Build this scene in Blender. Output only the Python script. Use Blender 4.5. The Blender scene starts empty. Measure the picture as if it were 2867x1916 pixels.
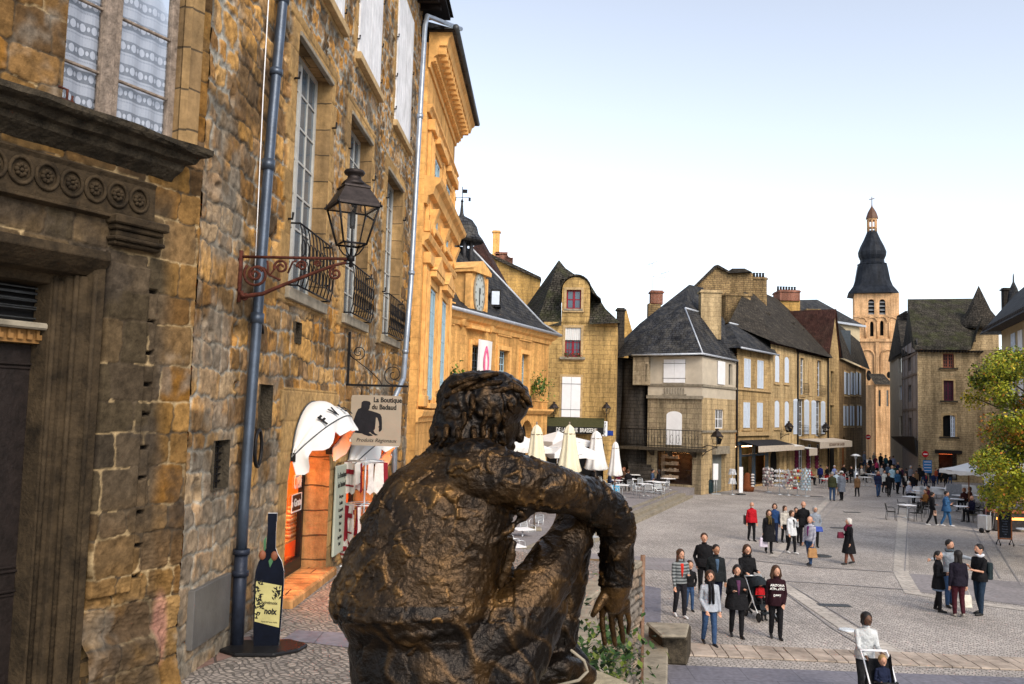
import bpy,bmesh,math,random
import numpy as np
from math import radians,sin,cos,tan,pi,sqrt,atan2
from mathutils import Vector,Matrix,noise,geometry
random.seed(7)
RNG=np.random.default_rng(7)
C=bpy.context.scene.collection
scn=bpy.context.scene
CAMZ=5.26
FPX,PITCH,ROLL=2450.0,math.atan(192/2450.0),0.028
Fv=Vector((0,cos(PITCH),sin(PITCH)))
_U0=Vector((0,-sin(PITCH),cos(PITCH)))
_R0=Vector((1,0,0))
Rv=_R0*cos(ROLL)+_U0*sin(ROLL)
Uv=-_R0*sin(ROLL)+_U0*cos(ROLL)
cam_d=bpy.data.cameras.new("camera")
cam_d.sensor_width=36.0
cam_d.lens=36.0*FPX/2867.0
cam_d.clip_start=0.1
cam_d.clip_end=2000.0
cam=bpy.data.objects.new("camera",cam_d)
C.objects.link(cam)
_m=Matrix((Rv,Uv,-Fv)).transposed().to_4x4()
_m.translation=Vector((0,0,CAMZ))
cam.matrix_world=_m
scn.camera=cam
CAM=Vector((0,0,CAMZ))
SUN_EL,SUN_AZ=radians(38.0),radians(151.0)
world=bpy.data.worlds.new("World")
scn.world=world
world.use_nodes=True
wt=world.node_tree
wt.nodes.clear()
sky=wt.nodes.new("ShaderNodeTexSky")
sky.sky_type='NISHITA'
sky.sun_disc=False
sky.sun_elevation=SUN_EL
sky.sun_rotation=SUN_AZ
sky.altitude=200
sky.air_density=1.0
sky.dust_density=1.0
sky.ozone_density=2.0
hs=wt.nodes.new("ShaderNodeHueSaturation")
hs.inputs['Saturation'].default_value=0.47
bg=wt.nodes.new("ShaderNodeBackground")
bg.inputs['Strength'].default_value=0.13
wo=wt.nodes.new("ShaderNodeOutputWorld")
wt.links.new(sky.outputs[0],hs.inputs['Color'])
wt.links.new(hs.outputs[0],bg.inputs[0])
wt.links.new(bg.outputs[0],wo.inputs[0])
sd=bpy.data.lights.new("sun",'SUN')
sd.energy=1.5
sd.angle=radians(30)
sd.color=(1.0,0.86,0.68)
sun=bpy.data.objects.new("sun",sd)
C.objects.link(sun)
_dir=Vector((sin(SUN_AZ)*cos(SUN_EL),cos(SUN_AZ)*cos(SUN_EL),sin(SUN_EL)))
sun.rotation_euler=_dir.to_track_quat('Z','Y').to_euler()
scn.view_settings.view_transform='Standard'
scn.view_settings.look='None'
scn.view_settings.exposure=1.10
scn.view_settings.gamma=1.0
scn.cycles.max_bounces=6
scn.cycles.diffuse_bounces=3
scn.cycles.use_denoising=True
def ray(px,py):
 return(Fv+Rv*((px-1433.5)/FPX)-Uv*((py-958.0)/FPX)).normalized()
def G(px,py,z=0.0):
 d=ray(px,py)
 return CAM+d*((z-CAMZ)/d.z)
def V(px,py,Y):
 d=ray(px,py)
 return CAM+d*(Y/d.y)
def pix(p):
 q=Vector(p)-CAM
 w=q.dot(Fv)
 return(1433.5+FPX*q.dot(Rv)/w,958.0-FPX*q.dot(Uv)/w)
class Wall:
 """a vertical plane: origin a (x,y), running towards b; n is the normal on the viewer's side"""
 def __init__(s,a,b):
  s.a=Vector((a[0],a[1],0));s.b=Vector((b[0],b[1],0))
  s.L=(s.b-s.a).length
  s.d=(s.b-s.a).normalized()
  n=Vector((s.d.y,-s.d.x,0))
  if n.dot(Vector((0,0,0))-s.a)<0:n=-n
  s.n=n
 def uz(s,px,py,off=0.0):
  d=ray(px,py)
  o=s.a+s.n*off
  t=(o-CAM).dot(s.n)/d.dot(s.n)
  p=CAM+d*t
  return((p-s.a).dot(s.d),p.z)
 def P(s,u,z,off=0.0):
  return s.a+s.d*u+s.n*off+Vector((0,0,z))
 def M(s):
  return Matrix((s.d,-s.n,Vector((0,0,1)))).transposed().to_4x4()
def tagp(o,label=None,cat=None,group=None,kind=None):
 if label:o['label']=label
 if cat:o['category']=cat
 if group:o['group']=group
 if kind:o['kind']=kind
 return o
def thing(name,label,cat,loc=(0,0,0),rz=0.0,group=None):
 o=bpy.data.objects.new(name,None)
 o.empty_display_size=0.2
 C.objects.link(o)
 o.location=loc
 o.rotation_euler=(0,0,rz)
 return tagp(o,label,cat,group)
def dup(root,loc=None,rz=None,label=None,name=None):
 r=root.copy();C.objects.link(r)
 if loc is not None:r.location=loc
 if rz is not None:r.rotation_euler=(0,0,rz)
 if label:r['label']=label
 for ch in list(root.children):
  c=ch.copy();C.objects.link(c);c.parent=r
  for g in list(ch.children):
   d=g.copy();C.objects.link(d);d.parent=c
 return r
class MB:
 """mesh builder; every shape is appended with the current matrix"""
 def __init__(s,mtx=None):
  s.v=[];s.f=[];s.m=mtx;s.mi=[];s.cur=0;s.sm=[];s.cuts=[]
 def add(s,vs,fs,smooth=False):
  o=len(s.v)
  if s.m is not None:vs=[s.m@Vector(p)for p in vs]
  s.v.extend([tuple(p)for p in vs])
  for f in fs:
   s.f.append(tuple(i+o for i in f));s.mi.append(s.cur);s.sm.append(smooth)
  return s
 def box(s,c,d,rz=0.0,bev=0.0,mtx=None):
  hx,hy,hz=d[0]/2,d[1]/2,d[2]/2
  vs=[Vector((x*hx,y*hy,z*hz))for z in(-1,1)for y in(-1,1)for x in(-1,1)]
  R=Matrix.Rotation(rz,3,'Z')if mtx is None else mtx
  vs=[R@p+Vector(c)for p in vs]
  return s.add(vs,[(0,2,3,1),(4,5,7,6),(0,1,5,4),(2,6,7,3),(0,4,6,2),(1,3,7,5)])
 def quad(s,a,b,c,d):
  return s.add([a,b,c,d],[(0,1,2,3)])
 def poly(s,pts):
  return s.add(pts,[tuple(range(len(pts)))])
 def prism(s,pts,vec):
  n=len(pts);vec=Vector(vec)
  a=[Vector(p)for p in pts];b=[p+vec for p in a]
  fs=[tuple(range(n))[::-1],tuple(range(n,2*n))]
  fs+=[(i,(i+1)%n,n+(i+1)%n,n+i)for i in range(n)]
  return s.add(a+b,fs)
 def tube(s,path,r,n=8,closed=False,caps=True,flat=1.0):
  path=[Vector(p)for p in path]
  k=len(path)
  rs=r if isinstance(r,(list,tuple))else[r]*k
  vs=[];up=Vector((0,0,1))
  prevx=None
  for i,p in enumerate(path):
   if closed:t=path[(i+1)%k]-path[i-1]
   else:t=path[min(i+1,k-1)]-path[max(i-1,0)]
   if t.length<1e-9:t=Vector((0,0,1))
   t.normalize()
   if prevx is None:
    ref=up if abs(t.z)<0.9 else Vector((1,0,0))
    x=t.cross(ref).normalized()
   else:
    x=(prevx-t*prevx.dot(t))
    if x.length<1e-6:x=t.orthogonal()
    x.normalize()
   prevx=x
   y=t.cross(x)
   for j in range(n):
    a=2*pi*j/n
    vs.append(p+(x*cos(a)+y*sin(a)*flat)*rs[i])
  fs=[]
  for i in range(k-1+(1 if closed else 0)):
   for j in range(n):
    a=i*n+j;b=i*n+(j+1)%n
    c=((i+1)%k)*n+(j+1)%n;d=((i+1)%k)*n+j
    fs.append((a,b,c,d))
  if caps and not closed:
   fs.append(tuple(range(n))[::-1]);fs.append(tuple(range((k-1)*n,k*n)))
  return s.add(vs,fs,True)
 def lathe(s,prof,c=(0,0,0),n=16,a0=0.0,a1=2*pi,sx=1,sy=1,smooth=True,ph=0.0,mtx=None):
  full=abs(a1-a0-2*pi)<1e-6
  m=n if full else n+1
  vs=[]
  c=Vector(c)
  for(r,z)in prof:
   for j in range(m):
    a=a0+(a1-a0)*j/n+ph
    p=Vector((r*cos(a)*sx,r*sin(a)*sy,z))
    if mtx is not None:p=mtx@p
    vs.append(p+c)
  fs=[]
  for i in range(len(prof)-1):
   for j in range(n):
    a=i*m+j;b=i*m+(j+1)%m
    fs.append((a,b,(i+1)*m+(j+1)%m,(i+1)*m+j))
  if full:
   if prof[0][0]>1e-4:fs.append(tuple(range(m))[::-1])
   if prof[-1][0]>1e-4:fs.append(tuple(range((len(prof)-1)*m,len(prof)*m)))
  return s.add(vs,fs,smooth)
 def ball(s,c,r,n=10,mtx=None):
  if not isinstance(r,(tuple,list)):r=(r,r,r)
  prof=[(sin(pi*i/n),-cos(pi*i/n))for i in range(n+1)]
  prof[0]=(0.0,-1.0);prof[-1]=(0.0,1.0)
  c=Vector(c);vs=[];m=n+4
  for(q,z)in prof:
   for j in range(m):
    a=2*pi*j/m
    p=Vector((q*cos(a)*r[0],q*sin(a)*r[1],z*r[2]))
    if mtx is not None:p=mtx@p
    vs.append(p+c)
  fs=[(i*m+j,i*m+(j+1)%m,(i+1)*m+(j+1)%m,(i+1)*m+j)for i in range(n)for j in range(m)]
  return s.add(vs,fs,True)
 def part(s):
  if not s.cuts or s.cuts[-1]!=(len(s.v),len(s.f)):s.cuts.append((len(s.v),len(s.f)))
  return s
 def build(s,name,mat,parent=None,smooth=None,inv=True,bevel=0.0,merge=False):
  if s.cuts:
   ends=s.cuts[1:]+[(len(s.v),len(s.f))];o=None
   for(v0,f0),(v1,f1)in zip(s.cuts,ends):
    if f1==f0:continue
    k=MB();k.v=s.v[v0:v1];k.f=[tuple(i-v0 for i in f)for f in s.f[f0:f1]];k.mi=s.mi[f0:f1];k.sm=s.sm[f0:f1]
    if s.__dict__.get('local'):k.local=True
    o=k.build(name,mat,parent,smooth,inv,bevel,merge)
   return o
  me=bpy.data.meshes.new(name)
  me.from_pydata(s.v,[],s.f)
  mats=mat if isinstance(mat,(list,tuple))else[mat]
  for m in mats:me.materials.append(m)
  if len(mats)>1:me.polygons.foreach_set('material_index',s.mi)
  bm=bmesh.new();bm.from_mesh(me)
  if merge:bmesh.ops.remove_doubles(bm,verts=bm.verts,dist=1e-4)
  if bevel>0:
   es=[e for e in bm.edges if len(e.link_faces)==2 and e.calc_face_angle(0)>0.6]
   bmesh.ops.bevel(bm,geom=es,offset=bevel,segments=1,affect='EDGES',clamp_overlap=True)
  bm.normal_update()
  bmesh.ops.recalc_face_normals(bm,faces=bm.faces)
  uvl=bm.loops.layers.uv.new('UVMap')
  zz=Vector((0,0,1))
  for f in bm.faces:
   n=f.normal
   if abs(n.z)>0.97:t=Vector((1,0,0));b=Vector((0,1,0))
   else:
    t=zz.cross(n).normalized();b=n.cross(t)
    if abs(n.z)<0.1:b=zz
   for l in f.loops:
    p=l.vert.co
    l[uvl].uv=(p.dot(t),p.dot(b))
  bm.to_mesh(me);bm.free()
  sm=s.sm if(smooth is None and bevel==0 and not merge)else None
  if smooth:me.polygons.foreach_set('use_smooth',[True]*len(me.polygons))
  elif sm and len(sm)==len(me.polygons):me.polygons.foreach_set('use_smooth',sm)
  o=bpy.data.objects.new(name,me)
  C.objects.link(o)
  if parent is not None:
   o.parent=parent
   if inv and not s.__dict__.get('local'):
    o.matrix_parent_inverse=world_of(parent).inverted()
  return o
def world_of(o):
 M_=Matrix.LocRotScale(o.location,o.rotation_euler,o.scale)
 if o.parent is not None:M_=world_of(o.parent)@o.matrix_parent_inverse@M_
 return M_
def LB():
 b=MB();b.local=True
 return b
def _nt(name):
 m=bpy.data.materials.new(name);m.use_nodes=True
 t=m.node_tree
 return m,t,t.nodes['Principled BSDF']
def mat(name,col,rough=0.7,metal=0.0,var=0.25,scale=6.0,bump=0.15,bscale=30.0,spec=0.22,sat2=None,dist=0.02,coord='Object',streak=0.0):
 m,t,b=_nt(name)
 L=t.links.new;N=t.nodes.new
 tc=N('ShaderNodeTexCoord')
 nz=N('ShaderNodeTexNoise');nz.inputs['Scale'].default_value=scale;nz.inputs['Detail'].default_value=6
 nz.inputs['Roughness'].default_value=0.65
 L(tc.outputs[coord],nz.inputs['Vector'])
 cr=N('ShaderNodeValToRGB')
 c=Vector(col[:3])
 d=c*(1-var);e=Vector(sat2)if sat2 else c*(1+var)
 cr.color_ramp.elements[0].position=0.32;cr.color_ramp.elements[1].position=0.68
 cr.color_ramp.elements[0].color=(*d,1);cr.color_ramp.elements[1].color=(*e,1)
 L(nz.outputs['Fac'],cr.inputs['Fac'])
 L(cr.outputs['Color'],b.inputs['Base Color'])
 b.inputs['Roughness'].default_value=rough
 b.inputs['Metallic'].default_value=metal
 b.inputs['Specular IOR Level'].default_value=spec
 if bump>0:
  n2=N('ShaderNodeTexNoise');n2 .inputs['Scale'].default_value=bscale;n2 .inputs['Detail'].default_value=5
  L(tc.outputs[coord],n2 .inputs['Vector'])
  bp=N('ShaderNodeBump');bp.inputs['Strength'].default_value=bump;bp.inputs['Distance'].default_value=dist
  L(n2 .outputs['Fac'],bp.inputs['Height']);L(bp.outputs[0],b.inputs['Normal'])
 return m
def emit(name,col,strength):
 m,t,b=_nt(name)
 b.inputs['Base Color'].default_value=(*col,1)
 b.inputs['Emission Color'].default_value=(*col,1)
 b.inputs['Emission Strength'].default_value=strength
 return m
def glass_mat(name,col=(0.03,0.035,0.04),rough=0.08):
 m,t,b=_nt(name)
 L=t.links.new;N=t.nodes.new
 tc=N('ShaderNodeTexCoord');nz=N('ShaderNodeTexNoise');nz.inputs['Scale'].default_value=1.5
 L(tc.outputs['Object'],nz.inputs['Vector'])
 bp=N('ShaderNodeBump');bp.inputs['Strength'].default_value=0.1;bp.inputs['Distance'].default_value=0.02
 L(nz.outputs['Fac'],bp.inputs['Height']);L(bp.outputs[0],b.inputs['Normal'])
 b.inputs['Base Color'].default_value=(*col,1);b.inputs['Roughness'].default_value=rough
 b.inputs['Specular IOR Level'].default_value=0.8
 return m
def clear_glass(name='clear_glass'):
 m=bpy.data.materials.new(name);m.use_nodes=True;t=m.node_tree;t.nodes.clear()
 N=t.nodes.new;L=t.links.new
 tr=N('ShaderNodeBsdfTransparent');gl=N('ShaderNodeBsdfGlossy');gl.inputs['Roughness'].default_value=0.03
 fr=N('ShaderNodeFresnel');fr.inputs['IOR'].default_value=1.45
 mx=N('ShaderNodeMixShader');o=N('ShaderNodeOutputMaterial')
 L(fr.outputs[0],mx.inputs[0]);L(tr.outputs[0],mx.inputs[1]);L(gl.outputs[0],mx.inputs[2]);L(mx.outputs[0],o.inputs[0])
 return m
def stone(name,c1,c2,mortar,bw=0.5,bh=0.28,ms=0.018,stain=(0.06,0.045,0.03),stain_amt=0.5,rough=0.9,rubble=0.0,bump=0.5,off=0.5,nscale=1.0):
 """coursed masonry from UVs in metres, with weathering blotches of fixed shape"""
 m,t,b=_nt(name)
 L=t.links.new;N=t.nodes.new
 uv=N('ShaderNodeUVMap');uv.uv_map='UVMap'
 tc=N('ShaderNodeTexCoord')
 wob=N('ShaderNodeTexNoise');wob.inputs['Scale'].default_value=2.2;wob.inputs['Detail'].default_value=3
 L(uv.outputs[0],wob.inputs['Vector'])
 vm=N('ShaderNodeVectorMath');vm.operation='MULTIPLY_ADD'
 vm.inputs[1].default_value=(0.10+rubble,)*3
 L(wob.outputs['Color'],vm.inputs[0]);L(uv.outputs[0],vm.inputs[2])
 br=N('ShaderNodeTexBrick')
 br.inputs['Scale'].default_value=1.0
 br.inputs['Brick Width'].default_value=bw;br.inputs['Row Height'].default_value=bh
 br.inputs['Mortar Size'].default_value=ms;br.inputs['Mortar Smooth'].default_value=0.4
 br.inputs['Color1'].default_value=(*c1,1);br.inputs['Color2'].default_value=(*c2,1);br.inputs['Mortar'].default_value=(*mortar,1)
 br.offset=off;br.squash=0.7;br.squash_frequency=3
 L(vm.outputs[0],br.inputs['Vector'])
 n1=N('ShaderNodeTexNoise');n1 .inputs['Scale'].default_value=0.55*nscale;n1 .inputs['Detail'].default_value=8;n1 .inputs['Roughness'].default_value=0.7
 L(tc.outputs['Object'],n1 .inputs['Vector'])
 r1=N('ShaderNodeValToRGB');r1 .color_ramp.elements[0].position=0.45;r1 .color_ramp.elements[1].position=0.70
 r1 .color_ramp.elements[1].color=(stain_amt,)*3+(1,)
 r1 .color_ramp.elements[0].color=(0,0,0,1)
 L(n1 .outputs['Fac'],r1 .inputs['Fac'])
 mx=N('ShaderNodeMixRGB');mx.inputs['Color2'].default_value=(*stain,1)
 L(r1 .outputs[0],mx.inputs['Fac']);L(br.outputs['Color'],mx.inputs['Color1'])
 n2=N('ShaderNodeTexNoise');n2 .inputs['Scale'].default_value=7;n2 .inputs['Detail'].default_value=8;n2 .inputs['Roughness'].default_value=0.7
 L(tc.outputs['Object'],n2 .inputs['Vector'])
 mr=N('ShaderNodeMapRange');mr.inputs[1].default_value=0.25;mr.inputs[2].default_value=0.75;mr.inputs[3].default_value=0.62;mr.inputs[4].default_value=1.38
 L(n2 .outputs['Fac'],mr.inputs[0])
 mu=N('ShaderNodeMixRGB');mu.blend_type='MULTIPLY';mu.inputs[0].default_value=1
 L(mx.outputs[0],mu.inputs[1]);L(mr.outputs[0],mu.inputs[2])
 mp=N('ShaderNodeMapping');mp.inputs['Scale'].default_value=(1.6,1.6,0.16);L(tc.outputs['Object'],mp.inputs[0])
 n4=N('ShaderNodeTexNoise');n4 .inputs['Scale'].default_value=1.0;n4 .inputs['Detail'].default_value=7;n4 .inputs['Roughness'].default_value=0.7;L(mp.outputs[0],n4 .inputs['Vector'])
 m4=N('ShaderNodeMapRange');m4 .inputs[1].default_value=0.35;m4 .inputs[2].default_value=0.62;m4 .inputs[3].default_value=0.52;m4 .inputs[4].default_value=1.16;L(n4 .outputs['Fac'],m4 .inputs[0])
 mu2=N('ShaderNodeMixRGB');mu2 .blend_type='MULTIPLY';mu2 .inputs[0].default_value=1;L(mu.outputs[0],mu2 .inputs[1]);L(m4 .outputs[0],mu2 .inputs[2])
 L(mu2 .outputs[0],b.inputs['Base Color'])
 b.inputs['Roughness'].default_value=rough;b.inputs['Specular IOR Level'].default_value=0.08
 ad=N('ShaderNodeMath');ad.operation='MULTIPLY_ADD';ad.inputs[1].default_value=-0.7
 L(br.outputs['Fac'],ad.inputs[0]);L(n2 .outputs['Fac'],ad.inputs[2])
 bp=N('ShaderNodeBump');bp.inputs['Strength'].default_value=bump;bp.inputs['Distance'].default_value=0.03
 L(ad.outputs[0],bp.inputs['Height']);L(bp.outputs[0],b.inputs['Normal'])
 return m
def attr_mat(name,attr='Col',rough=0.9,bump=0.5,bscale=60,metal=0.0,var=0.3,vscale=14,spec=0.08,dist=0.01):
 """colour from a per-vertex attribute holding each stone's or leaf's own colour, broken up by noise"""
 m,t,b=_nt(name);L=t.links.new;N=t.nodes.new
 at=N('ShaderNodeAttribute');at.attribute_name=attr
 tc=N('ShaderNodeTexCoord')
 n=N('ShaderNodeTexNoise');n.inputs['Scale'].default_value=vscale;n.inputs['Detail'].default_value=8;n.inputs['Roughness'].default_value=0.75
 L(tc.outputs['Object'],n.inputs['Vector'])
 mr=N('ShaderNodeMapRange');mr.inputs[1].default_value=0.3;mr.inputs[2].default_value=0.7;mr.inputs[3].default_value=1-var;mr.inputs[4].default_value=1+var
 L(n.outputs['Fac'],mr.inputs[0])
 mu=N('ShaderNodeMixRGB');mu.blend_type='MULTIPLY';mu.inputs[0].default_value=1
 L(at.outputs['Color'],mu.inputs[1]);L(mr.outputs[0],mu.inputs[2]);L(mu.outputs[0],b.inputs['Base Color'])
 b.inputs['Roughness'].default_value=rough;b.inputs['Metallic'].default_value=metal;b.inputs['Specular IOR Level'].default_value=spec
 n2=N('ShaderNodeTexNoise');n2 .inputs['Scale'].default_value=bscale;n2 .inputs['Detail'].default_value=6
 L(tc.outputs['Object'],n2 .inputs['Vector'])
 bp=N('ShaderNodeBump');bp.inputs['Strength'].default_value=bump;bp.inputs['Distance'].default_value=dist
 L(n2 .outputs['Fac'],bp.inputs['Height']);L(bp.outputs[0],b.inputs['Normal'])
 return m
M={}
M['stone_far']=stone('ochre_masonry',(0.56,0.34,0.11),(0.46,0.28,0.09),(0.25,0.17,0.09),0.55,0.3,0.012,stain_amt=0.4)
M['stone_pale']=stone('pale_masonry',(0.40,0.33,0.23),(0.35,0.28,0.19),(0.22,0.18,0.12),0.6,0.32,0.015,stain=(0.1,0.09,0.07),stain_amt=0.35)
M['stone_rough']=stone('rough_masonry',(0.36,0.25,0.12),(0.24,0.16,0.08),(0.11,0.08,0.05),0.4,0.18,0.022,stain_amt=0.35,rubble=0.15)
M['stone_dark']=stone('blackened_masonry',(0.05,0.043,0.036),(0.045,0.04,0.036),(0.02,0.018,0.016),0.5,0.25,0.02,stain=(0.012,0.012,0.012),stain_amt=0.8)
M['stone_orange']=stone('golden_ashlar',(0.72,0.40,0.135),(0.66,0.355,0.12),(0.42,0.22,0.07),0.9,0.42,0.006,stain=(0.22,0.12,0.05),stain_amt=0.45,bump=0.25)
M['stone_church']=stone('sun_tinted_church_masonry',(0.66,0.41,0.22),(0.58,0.35,0.18),(0.42,0.26,0.14),0.8,0.4,0.01,stain_amt=0.25)  # orange sun glow of the tower is put into this stone colour
M['render_grey']=mat('grey_render',(0.50,0.44,0.35),0.9,var=0.12,scale=1.5,bump=0.2,bscale=20)
M['render_beige']=mat('beige_render',(0.46,0.38,0.25),0.9,var=0.15,scale=1.2,bump=0.2,bscale=20)
M['trim']=mat('cut_stone_trim',(0.44,0.31,0.16),0.85,var=0.3,scale=5,bump=0.3)
M['trim_orange']=mat('golden_trim',(0.70,0.385,0.13),0.85,var=0.28,scale=3,bump=0.3)
M['trim_grey']=mat('grey_stone_trim',(0.25,0.22,0.17),0.85,var=0.35,scale=4,bump=0.3)
M['trim_dark']=mat('dark_weathered_and_recess_stone',(0.055,0.045,0.032),0.9,var=0.6,scale=9,bump=0.9,bscale=35,dist=0.02)
M['slate']=stone('slate_tiles',(0.050,0.052,0.058),(0.028,0.030,0.036),(0.008,0.008,0.010),0.30,0.20,0.02,stain=(0.13,0.12,0.10),stain_amt=0.55,rough=0.7,bump=1.0,nscale=3.5,rubble=0.05)
M['lauze']=stone('stone_roof_tiles',(0.10,0.085,0.068),(0.05,0.044,0.037),(0.014,0.012,0.010),0.34,0.20,0.03,nscale=2.5,stain=(0.025,0.024,0.022),stain_amt=0.7,rough=0.85,bump=0.9,rubble=0.06)
M['lauze_moss']=stone('mossy_stone_tiles',(0.085,0.075,0.06),(0.042,0.037,0.03),(0.013,0.012,0.010),0.34,0.20,0.03,stain=(0.05,0.058,0.018),stain_amt=0.7,rough=0.85,bump=0.9,rubble=0.06,nscale=1.6)
M['redtile']=stone('brown_roof_tiles',(0.10,0.045,0.035),(0.06,0.028,0.024),(0.02,0.012,0.01),0.2,0.14,0.02,stain=(0.03,0.03,0.02),stain_amt=0.5,rough=0.85,bump=0.9)
M['brick']=stone('red_chimney_brick',(0.30,0.09,0.05),(0.24,0.07,0.04),(0.3,0.25,0.2),0.22,0.075,0.012,stain_amt=0.2)
M['lead']=mat('lead_flashing',(0.42,0.45,0.5),0.45,0.3,var=0.2)
M['white']=mat('white_paint',(0.80,0.81,0.84),0.55,var=0.05,scale=3,bump=0.05)
M['white_blue']=mat('pale_blue_paint',(0.62,0.70,0.82),0.55,var=0.08,bump=0.05)
M['blue_frame']=mat('light_blue_frame',(0.30,0.45,0.55),0.5,var=0.1,bump=0.05)
M['red_frame']=mat('crimson_window_paint',(0.22,0.015,0.03),0.5,var=0.2,bump=0.05)
M['maroon']=mat('maroon_paint',(0.07,0.012,0.03),0.5,var=0.2,bump=0.05)
M['glass']=glass_mat('dark_window_glass')
M['glass_sky']=glass_mat('sky_window_glass',(0.07,0.11,0.15),0.15)  # bluish pane colour stands for reflected sky and curtains
M['black_iron']=mat('black_iron',(0.012,0.012,0.014),0.5,0.4,var=0.3,bump=0.1)
M['grey_iron']=mat('grey_iron',(0.07,0.075,0.08),0.5,0.4,var=0.3,bump=0.1)
M['rust']=mat('rusty_red_iron',(0.075,0.022,0.014),0.8,0.2,var=0.5,scale=20,bump=0.4)
M['pipe']=mat('blue_grey_zinc_pipe',(0.055,0.075,0.11),0.38,0.45,var=0.25,scale=4,bump=0.1,spec=0.6)
M['zinc']=mat('zinc',(0.30,0.34,0.40),0.4,0.6,var=0.2,bump=0.1)
M['wood_old']=mat('weathered_wood',(0.20,0.16,0.13),0.85,var=0.5,scale=12,bump=0.6,bscale=50)
M['wood_dark']=mat('dark_wood',(0.014,0.010,0.009),0.6,var=0.4,scale=10,bump=0.3)
M['dark_in']=mat('dark_interior',(0.006,0.006,0.007),0.95,var=0.2,bump=0)  # near-black sheets painting the unlit depth of openings and niches
M['alu']=mat('brushed_aluminium',(0.62,0.65,0.68),0.35,0.7,var=0.1,bump=0.05)
M['canvas']=mat('white_canvas',(0.72,0.72,0.71),0.8,var=0.05,scale=3,bump=0.15,bscale=8)
M['canvas_cream']=mat('cream_canvas',(0.74,0.68,0.50),0.8,var=0.08,scale=3,bump=0.15,bscale=8)
M['canvas_orange']=mat('glow_tinted_canvas',(0.34,0.10,0.03),0.8,var=0.2,bump=0.15,bscale=8)  # orange shop glow under the awnings, put into the cloth colour
M['black']=mat('black_paint',(0.01,0.01,0.011),0.4,var=0.2,bump=0.05)
M['shopwood']=mat('blue_shopfront_paint',(0.06,0.10,0.15),0.5,var=0.2,bump=0.05)
M['text_black']=mat('black_lettering',(0.01,0.01,0.01),0.6,var=0.1,bump=0)
M['text_white']=mat('white_lettering',(0.8,0.8,0.78),0.6,var=0.05,bump=0)
M['leafgreen']=mat('plant_green',(0.05,0.10,0.02),0.6,var=0.5,scale=5,bump=0.2)
M['clear']=clear_glass()
def vnoise(x,y,seed=0):
 xi=np.floor(x).astype(np.int64);yi=np.floor(y).astype(np.int64)
 xf=x-xi;yf=y-yi
 xf=xf*xf*(3-2*xf);yf=yf*yf*(3-2*yf)
 def h(a,b):
  n=(a*374761393+b*668265263+seed*1442695041)&0xffffffff
  n=((n^(n>>13))*1274126177)&0xffffffff
  return((n^(n>>16))&0xffff)/65535.0
 a=h(xi,yi);b=h(xi+1,yi);c=h(xi,yi+1);d=h(xi+1,yi+1)
 return(a*(1-xf)+b*xf)*(1-yf)+(c*(1-xf)+d*xf)*yf
def fbm(x,y,seed=0,o=5,g=0.55):
 s=0;a=1;t=0
 for i in range(o):
  s=s+a*vnoise(x,y,seed+i*17);t+=a;a*=g;x=x*2.03+5.1;y=y*2.03+3.7
 return s/t
def sstep(a,b,x):
 t=np.clip((x-a)/(b-a),0,1);return t*t*(3-2*t)
def layout(U,Z,seed,hmin,hmax,wmin,wmax):
 """irregular courses: returns distance to the joint, and a random id per stone"""
 r=np.random.default_rng(seed)
 z0,z1=Z.min()-1,Z.max()+1;u0,u1=U.min()-1.5,U.max()+1.5
 rows=[z0]
 while rows[-1]<z1:rows.append(rows[-1]+r.uniform(hmin,hmax))
 rows=np.array(rows);ri=np.clip(np.searchsorted(rows,Z)-1,0,len(rows)-2)
 D=np.zeros_like(U);ID=np.zeros(U.shape,np.int64)
 for k in range(len(rows)-1):
  m=ri==k
  if not m.any():continue
  cols=[u0]
  while cols[-1]<u1:cols.append(cols[-1]+r.uniform(wmin,wmax))
  cols=np.array(cols);uu=U[m];zz=Z[m]
  ci=np.clip(np.searchsorted(cols,uu)-1,0,len(cols)-2)
  du=np.minimum(uu-cols[ci],cols[ci+1]-uu);dz=np.minimum(zz-rows[k],rows[k+1]-zz)
  rr=0.05
  a=np.maximum(rr-du,0);b=np.maximum(rr-dz,0)
  D[m]=np.where((du<rr)&(dz<rr),rr-np.sqrt(a*a+b*b),np.minimum(du,dz))
  ID[m]=k*1000+ci
 return D,ID
def hid(ID,seed):
 n=(ID*2654435761+seed*97531)&0xffffffff
 n=((n^(n>>15))*2246822519)&0xffffffff
 return((n^(n>>13))&0xffff)/65535.0
PAL=np.array([(0.56,0.30,0.075),(0.48,0.28,0.085),(0.60,0.35,0.10),(0.34,0.19,0.06),(0.50,0.25,0.05),(0.44,0.28,0.11),(0.22,0.135,0.055),(0.56,0.35,0.12),(0.36,0.23,0.10),(0.55,0.31,0.08),(0.46,0.27,0.09)])
PALD=np.array([(0.10,0.075,0.045),(0.13,0.095,0.06),(0.085,0.065,0.04),(0.115,0.085,0.055),(0.16,0.11,0.06),(0.075,0.058,0.04)])
PAL=PAL*np.array([0.72,0.69,0.78])
def pal_col(ID,seed,P=PAL):
 i=(hid(ID,seed)*len(P)).astype(int)%len(P)
 return P[i]*(0.8+0.4*hid(ID,seed+3))[...,None]
def mixc(a,b,t):return a*(1-t[...,None])+np.asarray(b)*t[...,None]
def grid_lines(a,b,s0,s1,snaps):
 xs=[a]
 while xs[-1]<b:
  f=(xs[-1]-a)/(b-a);xs.append(xs[-1]+s0+(s1-s0)*f)
 xs[-1]=b;xs=np.array(xs)
 for s in snaps:
  if a<s<b:xs[np.argmin(abs(xs-s))]=s
 return np.unique(xs)
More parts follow.
